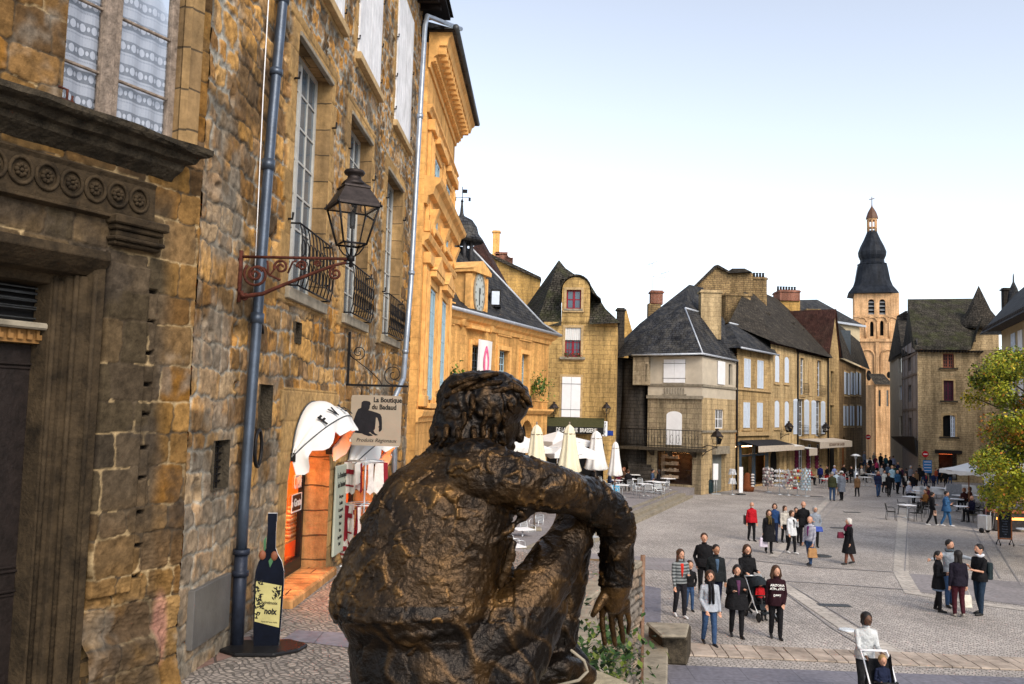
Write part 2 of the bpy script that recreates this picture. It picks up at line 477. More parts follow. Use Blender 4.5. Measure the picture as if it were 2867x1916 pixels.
def relief(name,wall,us,zs,H,COL,keep,parent,material):
 U,Z=np.meshgrid(us,zs)
 a=np.array(wall.a);d=np.array(wall.d);n=np.array(wall.n)
 P=a+U[...,None]*d+H[...,None]*n
 P[...,2]=Z
 nz,nu=U.shape
 idx=np.arange(nz*nu).reshape(nz,nu)
 Q=np.stack([idx[:-1,:-1],idx[:-1,1:],idx[1:,1:],idx[1:,:-1]],-1)[keep]
 me=bpy.data.meshes.new(name)
 used=np.zeros(nz*nu,bool);used[Q.ravel()]=True
 remap=np.cumsum(used)-1
 co=P.reshape(-1,3)[used];Q=remap[Q]
 me.vertices.add(len(co));me.vertices.foreach_set('co',co.ravel())
 me.loops.add(Q.size);me.loops.foreach_set('vertex_index',Q.ravel())
 me.polygons.add(len(Q));me.polygons.foreach_set('loop_start',np.arange(0,Q.size,4));
 me.update(calc_edges=True)
 me.polygons.foreach_set('use_smooth',np.ones(len(Q),bool))
 ca=me.color_attributes.new('Col','FLOAT_COLOR','POINT')
 cc=np.ones((nz*nu,4));cc[:,:3]=COL.reshape(-1,3)
 ca.data.foreach_set('color',cc[used].ravel())
 me.materials.append(material)
 me.validate()
 o=bpy.data.objects.new(name,me);C.objects.link(o)
 if parent:o.parent=parent;o.matrix_parent_inverse=world_of(parent).inverted()
 return o
M['relief']=attr_mat('old_masonry',rough=0.92,bump=0.6,bscale=45,var=0.42,vscale=11,dist=0.012)
def text(name,s,size,mtx,material,parent=None,ext=0.003,bold=0.0,sx=1.0,shear=0.0,align='CENTER'):
 cu=bpy.data.curves.new(name,'FONT');cu.body=s;cu.size=size;cu.extrude=ext;cu.offset=bold;cu.shear=shear
 cu.align_x=align;cu.align_y='CENTER';cu.resolution_u=3
 tmp=bpy.data.objects.new(name,cu);C.objects.link(tmp)
 dg=bpy.context.evaluated_depsgraph_get()
 me=bpy.data.meshes.new_from_object(tmp.evaluated_get(dg))
 bpy.data.objects.remove(tmp)
 me.transform(mtx@Matrix.Diagonal((sx,1,1,1)))
 me.materials.clear();me.materials.append(material)
 o=bpy.data.objects.new(name,me);C.objects.link(o)
 if parent:o.parent=parent;o.matrix_parent_inverse=world_of(parent).inverted()
 return o
def wall_text_mtx(wall,u,z,off):
 """text plane lying on a wall, readable from the viewer's side (x along the wall)"""
 m=Matrix((wall.d,Vector((0,0,1)),wall.n)).transposed().to_4x4()
 m.translation=wall.P(u,z,off)
 return m
TZ=2.5
_p=G(648,1800,TZ)
_ang=atan2(97,2450);_d=Vector((sin(_ang),cos(_ang),0))
KC=_p-_d*1.6
_a2=atan2(2800-1433,2450);_d2=Vector((sin(_a2),cos(_a2),0))
W2=Wall((_p.x,_p.y),(_p.x+_d.x,_p.y+_d.y))
W1=Wall(tuple((KC-_d2*2.5)[:2]),tuple(KC[:2]))
house1=thing('stone_townhouse','tall old rubble stone house filling the whole near side with carved portal and drainpipe','house',(KC.x,KC.y,TZ))
def frame_mask(U,Z,h,w):
 u0,u1,z0,z1=h
 inside=(U>u0-w)&(U<u1+w)&(Z>z0-w)&(Z<z1+w)
 return inside
def side_wall():
 wins=[(1.36,3.22,6.84,10.38),(4.62,6.45,6.84,10.40),(8.2,10.2,6.80,10.42)]
 ups=[(2.0,3.7,11.52,14.4),(4.85,6.85,11.54,14.6),(8.65,10.75,11.6,14.8)]
 doors=[(1.80,4.15,TZ,5.15),(5.35,7.9,TZ,5.0)]
 small=[(1.83,2.14,6.12,6.42),(0.45,0.95,4.95,5.5),(-0.95,-0.5,4.32,4.85)]
 holes=wins+ups+doors+small
 us=grid_lines(-1.6,12.3,0.017,0.034,[h[0]for h in holes]+[h[1]for h in holes])
 zs=grid_lines(2.2,15.84,0.017,0.024,[h[2]for h in holes]+[h[3]for h in holes])
 U,Z=np.meshgrid(us,zs)
 wu=U+0.09*(fbm(U*1.7,Z*1.7,3)-0.5)+0.10*(fbm(U*6,Z*6,4,3)-0.5)
 wz=Z+0.16*(fbm(U*1.3,Z*1.3,5)-0.5)+0.10*(fbm(U*6,Z*6,6,3)-0.5)
 D1,I1=layout(wu,wz,11,0.17,0.38,0.22,0.62)
 wu2=wu+0.22*(fbm(U*3.1,Z*3.1,8,3)-0.5);wz2=wz+0.26*(fbm(U*3.1,Z*3.1,9,3)-0.5)
 D2,I2=layout(wu2,wz2,12,0.14,0.36,0.16,0.46)
 rub=sstep(0.40,0.60,fbm(U*0.45,Z*0.35,21,3)+0.055*(Z-7.6))
 s1=sstep(0.0,0.020,D1-0.010*fbm(U*9,Z*9,30,3));s2=sstep(0.020,0.045,D2+0.03*(fbm(U*9,Z*9,31,3)-0.5))
 fine=fbm(U*14,Z*14,33,5);med=fbm(U*3.5,Z*3.5,34,5)
 h1=0.018*s1+0.016*(hid(I1,5)-0.5)+0.035*(med-0.5)+0.020*(fine-0.5)
 h2=0.018*s2+0.014*(hid(I2,5)-0.5)*s2+0.035*(med-0.5)+0.018*(fine-0.5)
 pit=sstep(0.70,0.76,fbm(U*2.3,Z*2.3,40,4));h1-=0.05*pit;h2-=0.03*pit
 H=h1*(1-rub)+h2*rub
 joint1=np.array((0.075,0.055,0.035));joint2=np.array((0.30,0.285,0.245))
 gm=sstep(0.42,0.6,fbm(U*0.8,Z*0.8,44,3))
 c1=mixc(mixc(np.broadcast_to(joint1,U.shape+(3,)),joint2,gm),pal_col(I1,7),s1)
 c2=mixc(np.broadcast_to(joint2,U.shape+(3,)),pal_col(I2,9),s2)
 COL=c1*(1-rub)[...,None]+c2*rub[...,None]
 st=np.maximum(sstep(0.50,0.68,fbm(U*1.1+3,Z*1.6,50,6)),sstep(0.56,0.66,fbm(U*3.2+1,Z*2.6,57,6)))*0.68
 COL=mixc(COL,(0.045,0.036,0.026),st)
 lo=sstep(4.6,2.9,Z+0.8*fbm(U*2,Z*2,51))*0.45
 COL=mixc(COL,(0.10,0.085,0.065),lo)
 gr=sstep(0.56,0.66,fbm(U*0.9+9,Z*0.7,52,5))*0.55
 COL=mixc(COL,(0.22,0.20,0.165),gr*(1-0.4*rub))
 COL=COL*(0.45+1.15*fine)[...,None]
 for i,h in enumerate(wins+ups+doors):
  w=0.26 if i<3 else(0.16 if i<6 else 0.34)
  blk=np.floor((Z-0.07*i)/0.42)
  ww=w+0.12*(blk%2)
  ins=(U>h[0]-ww)&(U<h[1]+ww)&(Z>h[2]-(0.22 if i<6 else 0))&(Z<h[3]+w)
  fz=(Z-0.07*i)/0.42;jd=np.minimum(fz-np.floor(fz),np.ceil(fz)-fz)*0.42
  edge=np.minimum(np.minimum(U-(h[0]-ww),(h[1]+ww)-U),jd)
  e=sstep(0.0,0.016,edge)
  hh=0.030+0.012*e+0.02*(med-0.5)+0.006*(fine-0.5)
  bid=(blk.astype(np.int64)*7+i*131+(U>(h[0]+h[1])/2)*3)
  cc=np.array((0.42,0.265,0.11))*(0.68+0.5*hid(bid,3))[...,None]*(0.55+0.45*e)[...,None]*(0.75+0.5*fine)[...,None]
  cc=mixc(cc,(0.06,0.05,0.04),st*0.5)
  H=np.where(ins,hh,H);COL=np.where(ins[...,None],cc,COL)
 keep=np.ones((len(zs)-1,len(us)-1),bool)
 uc=(us[1:]+us[:-1])/2;zc=(zs[1:]+zs[:-1])/2
 UC,ZC=np.meshgrid(uc,zc)
 for h in holes:
  if h in doors:
   cx=(h[0]+h[1])/2;r=(h[1]-h[0])/2;zs0=h[3]-r*0.95
   inside=(abs(UC-cx)<r)&(ZC<zs0)|(((UC-cx)/r)**2+((ZC-zs0)/(r*0.95))**2<1)&(ZC>=zs0)
   keep&=~inside
  else:
   keep&=~((UC>h[0])&(UC<h[1])&(ZC>h[2])&(ZC<h[3]))
 relief('wall',W2,us,zs,H,np.clip(COL,0.01,1),keep,house1,M['relief'])
 return wins,ups,doors,small
wins,ups,doors,small=side_wall()
def reveal(b,wall,h,dep,arch=False,off=0.045):
 u0,u1,z0,z1=h
 P=wall.P
 if not arch:
  b.quad(P(u0,z0,off),P(u0,z1,off),P(u0,z1,-dep),P(u0,z0,-dep))
  b.quad(P(u1,z0,off),P(u1,z0,-dep),P(u1,z1,-dep),P(u1,z1,off))
  b.quad(P(u0,z1,off),P(u1,z1,off),P(u1,z1,-dep),P(u0,z1,-dep))
  b.quad(P(u0,z0,off),P(u0,z0,-dep),P(u1,z0,-dep),P(u1,z0,off))
 else:
  r=(u1-u0)/2;cx=(u0+u1)/2;zz=z1-r*0.95
  pts=[(u0,z0)]+[(cx-r*cos(a),zz+r*0.95*sin(a))for a in[pi*k/20 for k in range(21)]]+[(u1,z0)]
  for(p,q)in zip(pts[:-1],pts[1:]):
   b.quad(P(p[0],p[1],off),P(q[0],q[1],off),P(q[0],q[1],-dep),P(p[0],p[1],-dep))
  return pts
M['reveal']=stone('dressed_reveal',(0.34,0.22,0.10),(0.26,0.17,0.085),(0.09,0.065,0.04),3.0,0.42,0.012,stain_amt=0.6)
M['reveal_pale']=stone('dressed_jamb',(0.50,0.27,0.11),(0.42,0.22,0.09),(0.15,0.08,0.04),3.0,0.40,0.016,stain_amt=0.35,bump=0.8)
M['frame_grey']=mat('grey_white_window_paint',(0.42,0.42,0.40),0.6,var=0.15,bump=0.2)
def wbox(b,wall,u0,u1,z0,z1,o0,o1):
 P=wall.P
 vs=[P(u0,z0,o0),P(u1,z0,o0),P(u1,z1,o0),P(u0,z1,o0),P(u0,z0,o1),P(u1,z0,o1),P(u1,z1,o1),P(u0,z1,o1)]
 return b.add(vs,[(0,1,2,3),(4,7,6,5),(0,4,5,1),(1,5,6,2),(2,6,7,3),(3,7,4,0)])
def casement(wall,h,dep,root,mf,mg,nu=4,nz=6,fw=0.05,bw=0.022,name='window',mull=True):
 """frame with glazing bars, pane behind as a sub-part"""
 u0,u1,z0,z1=h
 f=MB();o=-dep
 wbox(f,wall,u0,u0+fw,z0,z1,o+0.03,o-0.03);wbox(f,wall,u1-fw,u1,z0,z1,o+0.03,o-0.03)
 wbox(f,wall,u0+fw,u1-fw,z1-fw,z1,o+0.03,o-0.03);wbox(f,wall,u0+fw,u1-fw,z0,z0+fw,o+0.03,o-0.03)
 if mull:c=(u0+u1)/2;wbox(f,wall,c-fw*0.8,c+fw*0.8,z0+fw,z1-fw,o+0.035,o-0.03)
 for i in range(1,nu):
  if mull and i*2==nu:continue
  u=u0+(u1-u0)*i/nu;wbox(f,wall,u-bw/2,u+bw/2,z0+fw,z1-fw,o+0.02,o-0.02)
 for j in range(1,nz):
  z=z0+(z1-z0)*j/nz;wbox(f,wall,u0+fw,u1-fw,z-bw/2,z+bw/2,o+0.017,o-0.017)
 fo=f.build(name,mf,root)
 g=MB();g.quad(wall.P(u0,z0,o),wall.P(u1,z0,o),wall.P(u1,z1,o),wall.P(u0,z1,o))
 g.build('pane',mg,fo)
 return fo
def balconette(wall,u0,u1,z0,h,root,off0=0.02,off1=0.16,n=9):
 b=MB();P=wall.P
 for z in(z0,z0+h):
  b.tube([P(u0,z,off0),P(u0,z,off1),P(u1,z,off1),P(u1,z,off0)],0.014,5)
 for i in range(n+1):
  u=u0+(u1-u0)*i/n
  pts=[P(u,z0,off1)]+[P(u+0.03*sin(t*9),z0+h*t,off1+0.05*sin(pi*t))for t in(0.15,0.3,0.45,0.6,0.75,0.9)]+[P(u,z0+h,off1)]
  b.tube(pts,0.010,4)
  if i<n:
   cu=u+(u1-u0)/n/2;r=(u1-u0)/n*0.45
   for zz in(0.3,0.62):
    b.tube([P(cu+r*cos(a),z0+h*zz+1.3*r*sin(a),off1+0.03)for a in[2*pi*k/9 for k in range(9)]],0.008,4,closed=True)
 b.build('balcony_railing',M['black_iron'],root)
b=MB()
for h in wins:reveal(b.part(),W2,h,0.28)
b.build('window_reveal',M['reveal'],house1)
b=MB()
for h in small:reveal(b.part(),W2,h,0.3)
b.build('hole_reveal',M['trim_dark'],house1)  # reveals coloured dark so the small recesses look shaded
b=MB()
for h in wins:wbox(b.part(),W2,h[0],h[1]+0.02,h[3]-0.05,h[3]+0.02,0.075,0.0);wbox(b.part(),W2,h[0]-0.1,h[1]+0.1,h[2]-0.16,h[2],0.10,-0.42)
b.build('window_sill',M['trim_grey'],house1,bevel=0.008)
for i,h in enumerate(wins):
 casement(W2,(h[0],h[1],h[2],h[3]-0.0),0.22,house1,M['frame_grey'],M['glass_sky'],4,7,0.06,0.03)
 balconette(W2,h[0]+0.05,h[1]-0.03,h[2]+0.03,0.85,house1)
b=MB()
for h in wins:
 for(u,z)in((h[0]-0.12,h[3]-0.7),(h[1]+0.12,h[3]-0.7),(h[0]-0.12,h[2]+0.9),(h[1]+0.12,h[2]+0.9),(h[1]+0.12,h[2]+0.3)):
  b.part().tube([W2 .P(u,z,0),W2 .P(u,z,0.10),W2 .P(u,z+0.09,0.11)],0.018,5)
for h in ups:
 for z in(h[2]+0.25,h[2]+1.0,h[2]+1.9):
  for u in(h[0]-0.05,h[1]+0.05):b.part().tube([W2 .P(u,z,0),W2 .P(u,z,0.09),W2 .P(u,z+0.07,0.09)],0.016,5)
b.build('shutter_hook',M['black_iron'],house1)
M['plank_white']=mat('weathered_white_planks',(0.66,0.67,0.70),0.7,var=0.18,scale=2.5,bump=0.35,bscale=9)
for h in ups:
 s=MB();c=(h[0]+h[1])/2;n=4
 for k in range(2*n):
  u0=h[0]+(h[1]-h[0])*k/(2*n);u1=h[0]+(h[1]-h[0])*(k+1)/(2*n)
  g=0.009 if k!=n-1 else 0.02
  wbox(s,W2,u0+0.004,u1-g,h[2]+0.02,h[3],0.07,0.03)
 s.build('shutter',M['plank_white'],house1,bevel=0.004)
 s=MB();wbox(s,W2,h[0]-0.12,h[1]+0.12,h[2]-0.14,h[2]-0.002,0.14,-0.05)
 s.build('window_sill',M['trim'],house1,bevel=0.008)
s=MB()
for h in small:s.quad(W2 .P(h[0],h[2],-0.3),W2 .P(h[1],h[2],-0.3),W2 .P(h[1],h[3],-0.3),W2 .P(h[0],h[3],-0.3))
h=small[2]
s.build('dark_opening',M['dark_in'],house1)
s=MB()
for k in range(1,5):u=h[0]+(h[1]-h[0])*k/5;wbox(s,W2,u-0.008,u+0.008,h[2],h[3],-0.05,-0.065)
for k in range(1,7):z=h[2]+(h[3]-h[2])*k/7;wbox(s,W2,h[0],h[1],z-0.007,z+0.007,-0.047,-0.062)
s.build('window_grille',M['black_iron'],house1)
s=MB()
for k in range(30):
 u=-1.6+14.0*k/30;wbox(s,W2,u,u+0.12,15.72,15.86,0.55,-0.2)
wbox(s,W2,-1.8,12.9,15.86,15.95,0.7,-0.6)
s.build('eave',M['wood_dark'],house1)
s=MB();P=W2 .P
s.add([P(-1.8,15.96,0.78),P(12.95,15.96,0.78),P(12.95,18.6,-4.5),P(-1.8,18.6,-4.5),P(12.95,15.96,-9),P(-1.8,15.96,-9)],[(0,1,2,3),(3,2,4,5),(0,3,5),(1,4,2)])
s.build('roof',M['lauze'],house1)
s=MB()
wbox(s,W2,-1.62,12.3,0.0,15.8,-2.2,-9)
wbox(s,W2,12.22,12.32,0.0,15.8,-0.1,-3)
s.build('rear_wall',M['stone_rough'],house1)
def pipe(name,pts,r,mat_,root,rings=()):
 b=MB();b.tube(pts,r,14)
 for p,q in rings:
  b.tube([p,q],r*1.28,14)
 return b.build(name,mat_,root)
pp=[(0.22,16.3),(0.30,10.4),(0.10,8.6),(-0.02,6.9),(-0.14,5.2),(-0.20,4.1),(-0.20,3.55)]
offp=0.13
P3=lambda u,z:W2 .P(u,z,offp)
pipe('drainpipe',[P3(*q)for q in pp],0.062,M['pipe'],house1,[(P3(0.29,10.28),P3(0.30,10.42)),(P3(0.045,8.08),P3(0.06,8.2)),(P3(-0.07,6.2),P3(-0.06,6.32)),(P3(0.17,9.3),P3(0.18,9.38))])
M['pipe_dark']=mat('dark_iron_pipe',(0.022,0.028,0.045),0.45,0.3,var=0.3,bump=0.2)
pipe('pipe_boot',[P3(-0.20,3.60),P3(-0.20,2.52)],0.074,M['pipe_dark'],house1,[(P3(-0.20,3.3),P3(-0.20,3.36)),(P3(-0.20,3.54),P3(-0.20,3.6))])
b=MB();b.tube([W2 .P(0.05,2.45,0.05),W2 .P(0.05,6.0,0.04),W2 .P(0.0,9,0.04),W2 .P(0.12,16.2,0.04)],0.008,4)
b.build('cable',M['white'],house1)
q2=[(13.05,15.9),(12.90,15.2),(12.35,11.3),(12.13,8.5),(11.75,6.5),(11.2,5.75)]
pz=lambda x,y:W2 .P(*W2 .uz(x,y,0.36),0.36)
pp2=[W2 .P(13.3,15.80,0.95),pz(1196,45),pz(1190,75),pz(1166,500),pz(1150,800),pz(1129,1060),pz(1105,1112),pz(1103,1500)]
pipe('drainpipe',pp2,0.06,M['zinc'],house1,[(pz(1176,320),pz(1175.5,332)),(pz(1152,760),pz(1151.5,770)),(pz(1135,980),pz(1134.5,990))])
b=MB();wbox(b,W2,-1.36,-0.33,2.77,3.36,0.075,0.0)
b.build('access_panel',mat('grey_steel_panel',(0.16,0.155,0.15),0.5,0.5,var=0.2,scale=3,bump=0.1),house1,bevel=0.004)
def portal_wall():
 win=(W1 .uz(185,60)[0],2.17,7.8,9.7)
 doorh=(-1.2,1.47,2.2,6.56)
 holes=[win,doorh]
 us=grid_lines(-0.7,2.5,0.012,0.012,[win[0],win[1],doorh[1]])
 zs=grid_lines(2.2,9.9,0.012,0.013,[win[2],doorh[3]])
 U,Z=np.meshgrid(us,zs)
 wu=U+0.05*(fbm(U*2.2,Z*2.2,63)-0.5)+0.05*(fbm(U*9,Z*9,64,3)-0.5)
 wz=Z+0.07*(fbm(U*1.6,Z*1.6,65)-0.5)+0.05*(fbm(U*9,Z*9,66,3)-0.5)
 D1,I1=layout(wu,wz,71,0.24,0.42,0.26,0.60)
 s1=sstep(0.0,0.014,D1)
 fine=fbm(U*18,Z*18,73,5);med=fbm(U*4.5,Z*4.5,74,5)
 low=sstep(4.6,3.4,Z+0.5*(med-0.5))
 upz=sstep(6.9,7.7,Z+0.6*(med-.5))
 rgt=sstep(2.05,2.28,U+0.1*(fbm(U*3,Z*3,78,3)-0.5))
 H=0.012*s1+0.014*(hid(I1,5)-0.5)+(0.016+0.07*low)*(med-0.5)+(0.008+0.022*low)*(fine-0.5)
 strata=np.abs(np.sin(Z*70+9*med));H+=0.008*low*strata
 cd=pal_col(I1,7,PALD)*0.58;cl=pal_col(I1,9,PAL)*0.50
 lit=np.clip(np.maximum(np.maximum(upz,rgt),low*0.55),0,1)  # shade round the portal put into stone colours, lighter above and to the right
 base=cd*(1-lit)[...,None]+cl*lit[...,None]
 jc=np.where((fbm(U*3,Z*3,80,3)>0.5)[...,None],np.array((0.30,0.22,0.12)),np.array((0.06,0.045,0.03)))
 COL=mixc(jc,base,s1)
 st=sstep(0.50,0.70,fbm(U*1.9+3,Z*1.9,90,6))*0.7
 COL=mixc(COL,(0.045,0.036,0.028),st)
 gr=sstep(0.55,0.65,fbm(U*1.4+9,Z*1.1,92,5))*0.5*(lit)
 COL=mixc(COL,(0.22,0.20,0.17),gr)
 red=sstep(0.16,0.08,np.sqrt(((U-2.28)/0.75)**2+((Z-3.1)/2.6)**2))*low
 COL=mixc(COL,(0.34,0.17,0.13),red*0.75)
 COL=COL*(0.45+1.1*fine)[...,None]
 ns=(U>1.93)&(U<2.04)&(Z<6.5)&(Z>3.4)
 ph=((Z+0.1*(med-.5))/0.30)%1.0
 H=np.where(ns,np.where(ph<0.12,-0.05,0.02+0.01*ph),H)
 COL=np.where((ns&(ph<0.12))[...,None],np.array((0.015,0.012,0.01)),COL)
 pl=(U>1.475)&(U<1.92)&(Z<6.5)&(Z>3.5)
 H=np.where(pl,H*0.7+0.05,H)
 grv=(U>1.47)&(U<1.495)&(Z<6.6)&(Z>3.4)
 H=np.where(grv,-0.03,H);COL=np.where(grv[...,None],COL*0.25,COL)
 plinth=sstep(3.15,3.0,Z+0.12*(med-0.5));H+=0.11*plinth*(1-sstep(2.2,2.3,U))
 foot=sstep(2.9,2.5,Z)*sstep(2.1,2.2,U);H+=0.10*foot
 keep=np.ones((len(zs)-1,len(us)-1),bool)
 UC,ZC=np.meshgrid((us[1:]+us[:-1])/2,(zs[1:]+zs[:-1])/2)
 for h in holes:keep&=~((UC>h[0])&(UC<h[1])&(ZC>h[2])&(ZC<h[3]))
 relief('wall',W1,us,zs,H,np.clip(COL,0.008,1),keep,house1,M['relief'])
 return win,doorh
win1,door0=portal_wall()
def extr_z(b,wall,prof,z0,z1):
 """prof: list of (u, off) closed polygon, extruded up"""
 b.prism([wall.P(u,z0,o)for u,o in prof],(0,0,z1-z0))
def extr_u(b,wall,prof,u0,u1):
 """prof: list of (z, off) closed polygon, run along the wall"""
 b.prism([wall.P(u0,z,o)for z,o in prof],wall.d*(u1-u0))
M['portal']=mat('carved_portal_stone',(0.038,0.026,0.014),0.9,var=0.65,scale=5,bump=1.0,bscale=30,dist=0.012)
M['cornice1']=mat('near_black_cornice_stone',(0.034,0.027,0.018),0.95,var=0.7,scale=7,bump=1.0,bscale=22,dist=0.03)  # cornice stone mottled from near black to dark brown
co=0.34
zc=W1 .uz(300,320,co)[1]
ue=W1 .uz(598,450,co)[0]
prof=[(zc,0.0),(zc,co),(zc-0.05,co),(zc-0.075,co-0.03),(zc-0.09,co-0.09),(zc-0.15,co-0.12),(zc-0.17,co-0.19),(zc-0.23,co-0.21),(zc-0.30,co-0.29),(zc-0.33,0.0)]
b=MB()
segs=14
ring=[]
for k in range(segs+1):
 u=-0.7+(ue+0.7)*k/segs
 ring.append([W1 .P(u+random.uniform(-.01,.01),z+random.uniform(-.008,.008),max(0,o+random.uniform(-.012,.012)))for z,o in prof])
end=[W1 .P(ue-(co-o)*0.9,z,o)for z,o in prof]
ring[-1]=end
vs=[p for r in ring for p in r];n=len(prof)
fs=[(i*n+j,i*n+j+1,(i+1)*n+j+1,(i+1)*n+j)for i in range(segs)for j in range(n-1)]
fs.append(tuple(segs*n+j for j in range(n)))
b.add(vs,fs)
cor=b.build('cornice',M['cornice1'],house1)
b=MB();extr_u(b,W1,[(6.93,0),(6.93,0.05),(6.97,0.055),(7.26,0.045),(7.30,0.07),(7.33,0.0)],-0.7,1.93)
extr_u(b,W1,[(6.88,0),(6.90,0.09),(6.925,0.09),(6.935,0)],-0.7,1.45)
b.build('frieze',M['portal'],house1,bevel=0.004)
b=MB();zm=7.12
for k in range(-3,6):
 cu=0.61+0.226*k-0.0
 R=0.098
 b.tube([W1 .P(cu+R*cos(a),zm+R*1.12*sin(a),0.062)for a in[2*pi*q/24 for q in range(24)]],0.018,6,closed=True)
 for q in range(8):
  a=2*pi*q/8+0.2*k
  Rm=Matrix.Rotation(-a,3,'Y')
  c=W1 .P(cu+0.038*cos(a),zm+0.042*sin(a),0.062)
  b.ball(c,0.021,6)
 b.ball(W1 .P(cu,zm,0.07),0.018,6)
b.build('rosette_band',M['portal'],house1)
b=MB()
for z0,z1,o,e in((6.85,6.93,0.17,0.06),(6.80,6.85,0.13,0.03),(6.74,6.80,0.10,0.0),(6.70,6.74,0.15,0.04),(6.66,6.70,0.11,0.02)):
 wbox(b,W1,1.50-e,1.96+e,z0,z1,o,0.0)
b.build('capital',M['portal'],house1,bevel=0.012)
b=MB()
extr_z(b,W1,[(1.47,0.03),(1.47,-0.5),(1.36,-0.5),(1.345,-0.06),(1.37,0.0),(1.40,0.02)],2.3,6.45)
extr_z(b,W1,[(1.40,-0.02),(1.30,-0.08),(1.27,-0.13),(1.22,-0.14),(1.20,-0.22),(1.20,-0.5),(1.36,-0.5)],2.3,6.35)
extr_z(b,W1,[(1.21,-0.18),(1.12,-0.22),(1.10,-0.42),(1.2,-0.5)],2.3,6.3)
extr_u(b,W1,[(6.58,0.08),(6.50,0.10),(6.42,0.02),(6.36,-0.06),(6.34,-0.2),(6.26,-0.24),(6.24,-0.5),(6.6,-0.5)],-1.2,1.47)
b.build('door_surround',M['portal'],house1,bevel=0.006)
b=MB()
for(uu,oo)in((1.385,0.01),(1.275,-0.10),(1.15,-0.20)):
 b.tube([W1 .P(uu,2.75,oo),W1 .P(uu,6.35,oo)],0.022,8)
b.build('jamb_moulding',M['portal'],house1)
do=-0.42
ud=W1 .uz(125,1300,do)[0]
zt=W1 .uz(80,912,do+0.12)[1]
b=MB();wbox(b,W1,-1.2,ud,2.3,zt-0.16,do,do-0.06)
wbox(b,W1,-1.2,ud-0.02,2.3,2.62,do+0.03,do)
for(a0,a1,z0,z1)in((0.0,ud-0.13,3.75,zt-0.32),(0.0,ud-0.13,2.75,3.60)):
 for t in(0,0.035):
  wbox(b,W1,a0,a1-t,z1-0.02-t,z1-t,do+0.025-t*.3,do);wbox(b,W1,a1-0.02-t,a1-t,z0+t,z1-t,do+0.025-t*.3,do)
  wbox(b,W1,a0,a1-t,z0+t,z0+0.02+t,do+0.025-t*.3,do)
dr=b.build('door',M['wood_dark'],house1,bevel=0.004)
b=MB()
k=0
while 2.4+k*0.095<zt-0.2:b.ball(W1 .P(ud-0.035,2.4+k*0.095,do+0.004),0.011,5);k+=1
b.build('door_studs',M['grey_iron'],dr)
b=MB();wbox(b,W1,-1.2,ud+0.06,zt-0.03,zt+0.03,do+0.19,do)
b.build('door_shelf',M['trim_grey'],house1,bevel=0.015)
b=MB();wbox(b,W1,-1.2,ud+0.02,zt-0.15,zt-0.031,do+0.10,do)
for k in range(14):
 u=ud-0.02-k*0.085;wbox(b,W1,u-0.045,u,zt-0.12,zt-0.075,do+0.13,do+0.09);wbox(b,W1,u-0.045,u-0.025,zt-0.075,zt-0.04,do+0.13,do+0.09)
b.build('door_frieze',mat('varnished_frieze',(0.23,0.12,0.04),0.6,var=0.3,bump=0.2),house1)
b=MB();b.quad(W1 .P(-1.2,zt,do-0.03),W1 .P(1.2,zt,do-0.03),W1 .P(1.2,6.3,do-0.03),W1 .P(-1.2,6.3,do-0.03))
b.build('fanlight_pane',M['dark_in'],house1)
b=MB();g=lambda u,z:W1 .P(u,z,do+0.03)
def rect(b,u0,u1,z0,z1,r=0.008):b.tube([g(u0,z0),g(u1,z0),g(u1,z1),g(u0,z1)],r,4,closed=True)
zt2=zt+0.07;zh=6.22;ur=ud+0.04
rect(b,-1,ur,zt2,zh);rect(b,-1,ur-0.10,zt2+0.10,zh-0.05);rect(b,-1,ur-0.17,zt2+0.17,zh-0.12);rect(b,-1,ur-0.22,zt2+0.23,zh-0.19)
cz=(zt2+zh)/2;cu=ur-0.135
b.tube([g(cu-.04,cz),g(cu,cz+.05),g(cu+.04,cz),g(cu,cz-.05)],0.008,4,closed=True)
for zz,sg in((zt2+0.05,1),(zh-0.04,-1)):
 b.tube([g(ur-0.05+0.045*(1-t)*cos(t*9),zz+sg*0.045*(1-t)*sin(t*9))for t in[k/14 for k in range(14)]],0.008,4)
b.build('fanlight_grille',M['grey_iron'],house1)
b=MB();reveal(b,W1,win1,0.14,off=0.02)
for t in range(5):pass
extr_z(b,W1,[(win1[1]+0.0,0.02),(win1[1]+0.05,0.07),(win1[1]+0.19,0.075),(win1[1]+0.2,0.0),(win1[1],0.0)],7.8,9.9)
b.build('window_reveal',M['reveal'],house1)
u0,u1=win1[0],win1[1]+0.01;o=-0.10
b=MB();um=W1 .uz(310,150,o)[0]
wbox(b,W1,u0,u0+0.05,7.78,9.8,o+0.03,o-0.03);wbox(b,W1,u1-0.08,u1,7.78,9.8,o+0.03,o-0.03)
wbox(b,W1,um-0.11,um+0.02,7.78,9.8,o+0.04,o-0.03);wbox(b,W1,um+0.025,um+0.09,7.78,9.8,o+0.02,o-0.03)
for z in(8.23,8.83,9.43):
 wbox(b,W1,u0+.05,u1-.08,z-0.013,z+0.013,o+0.015,o-0.015)
wf=b.build('window',M['wood_old'],house1,bevel=0.006)
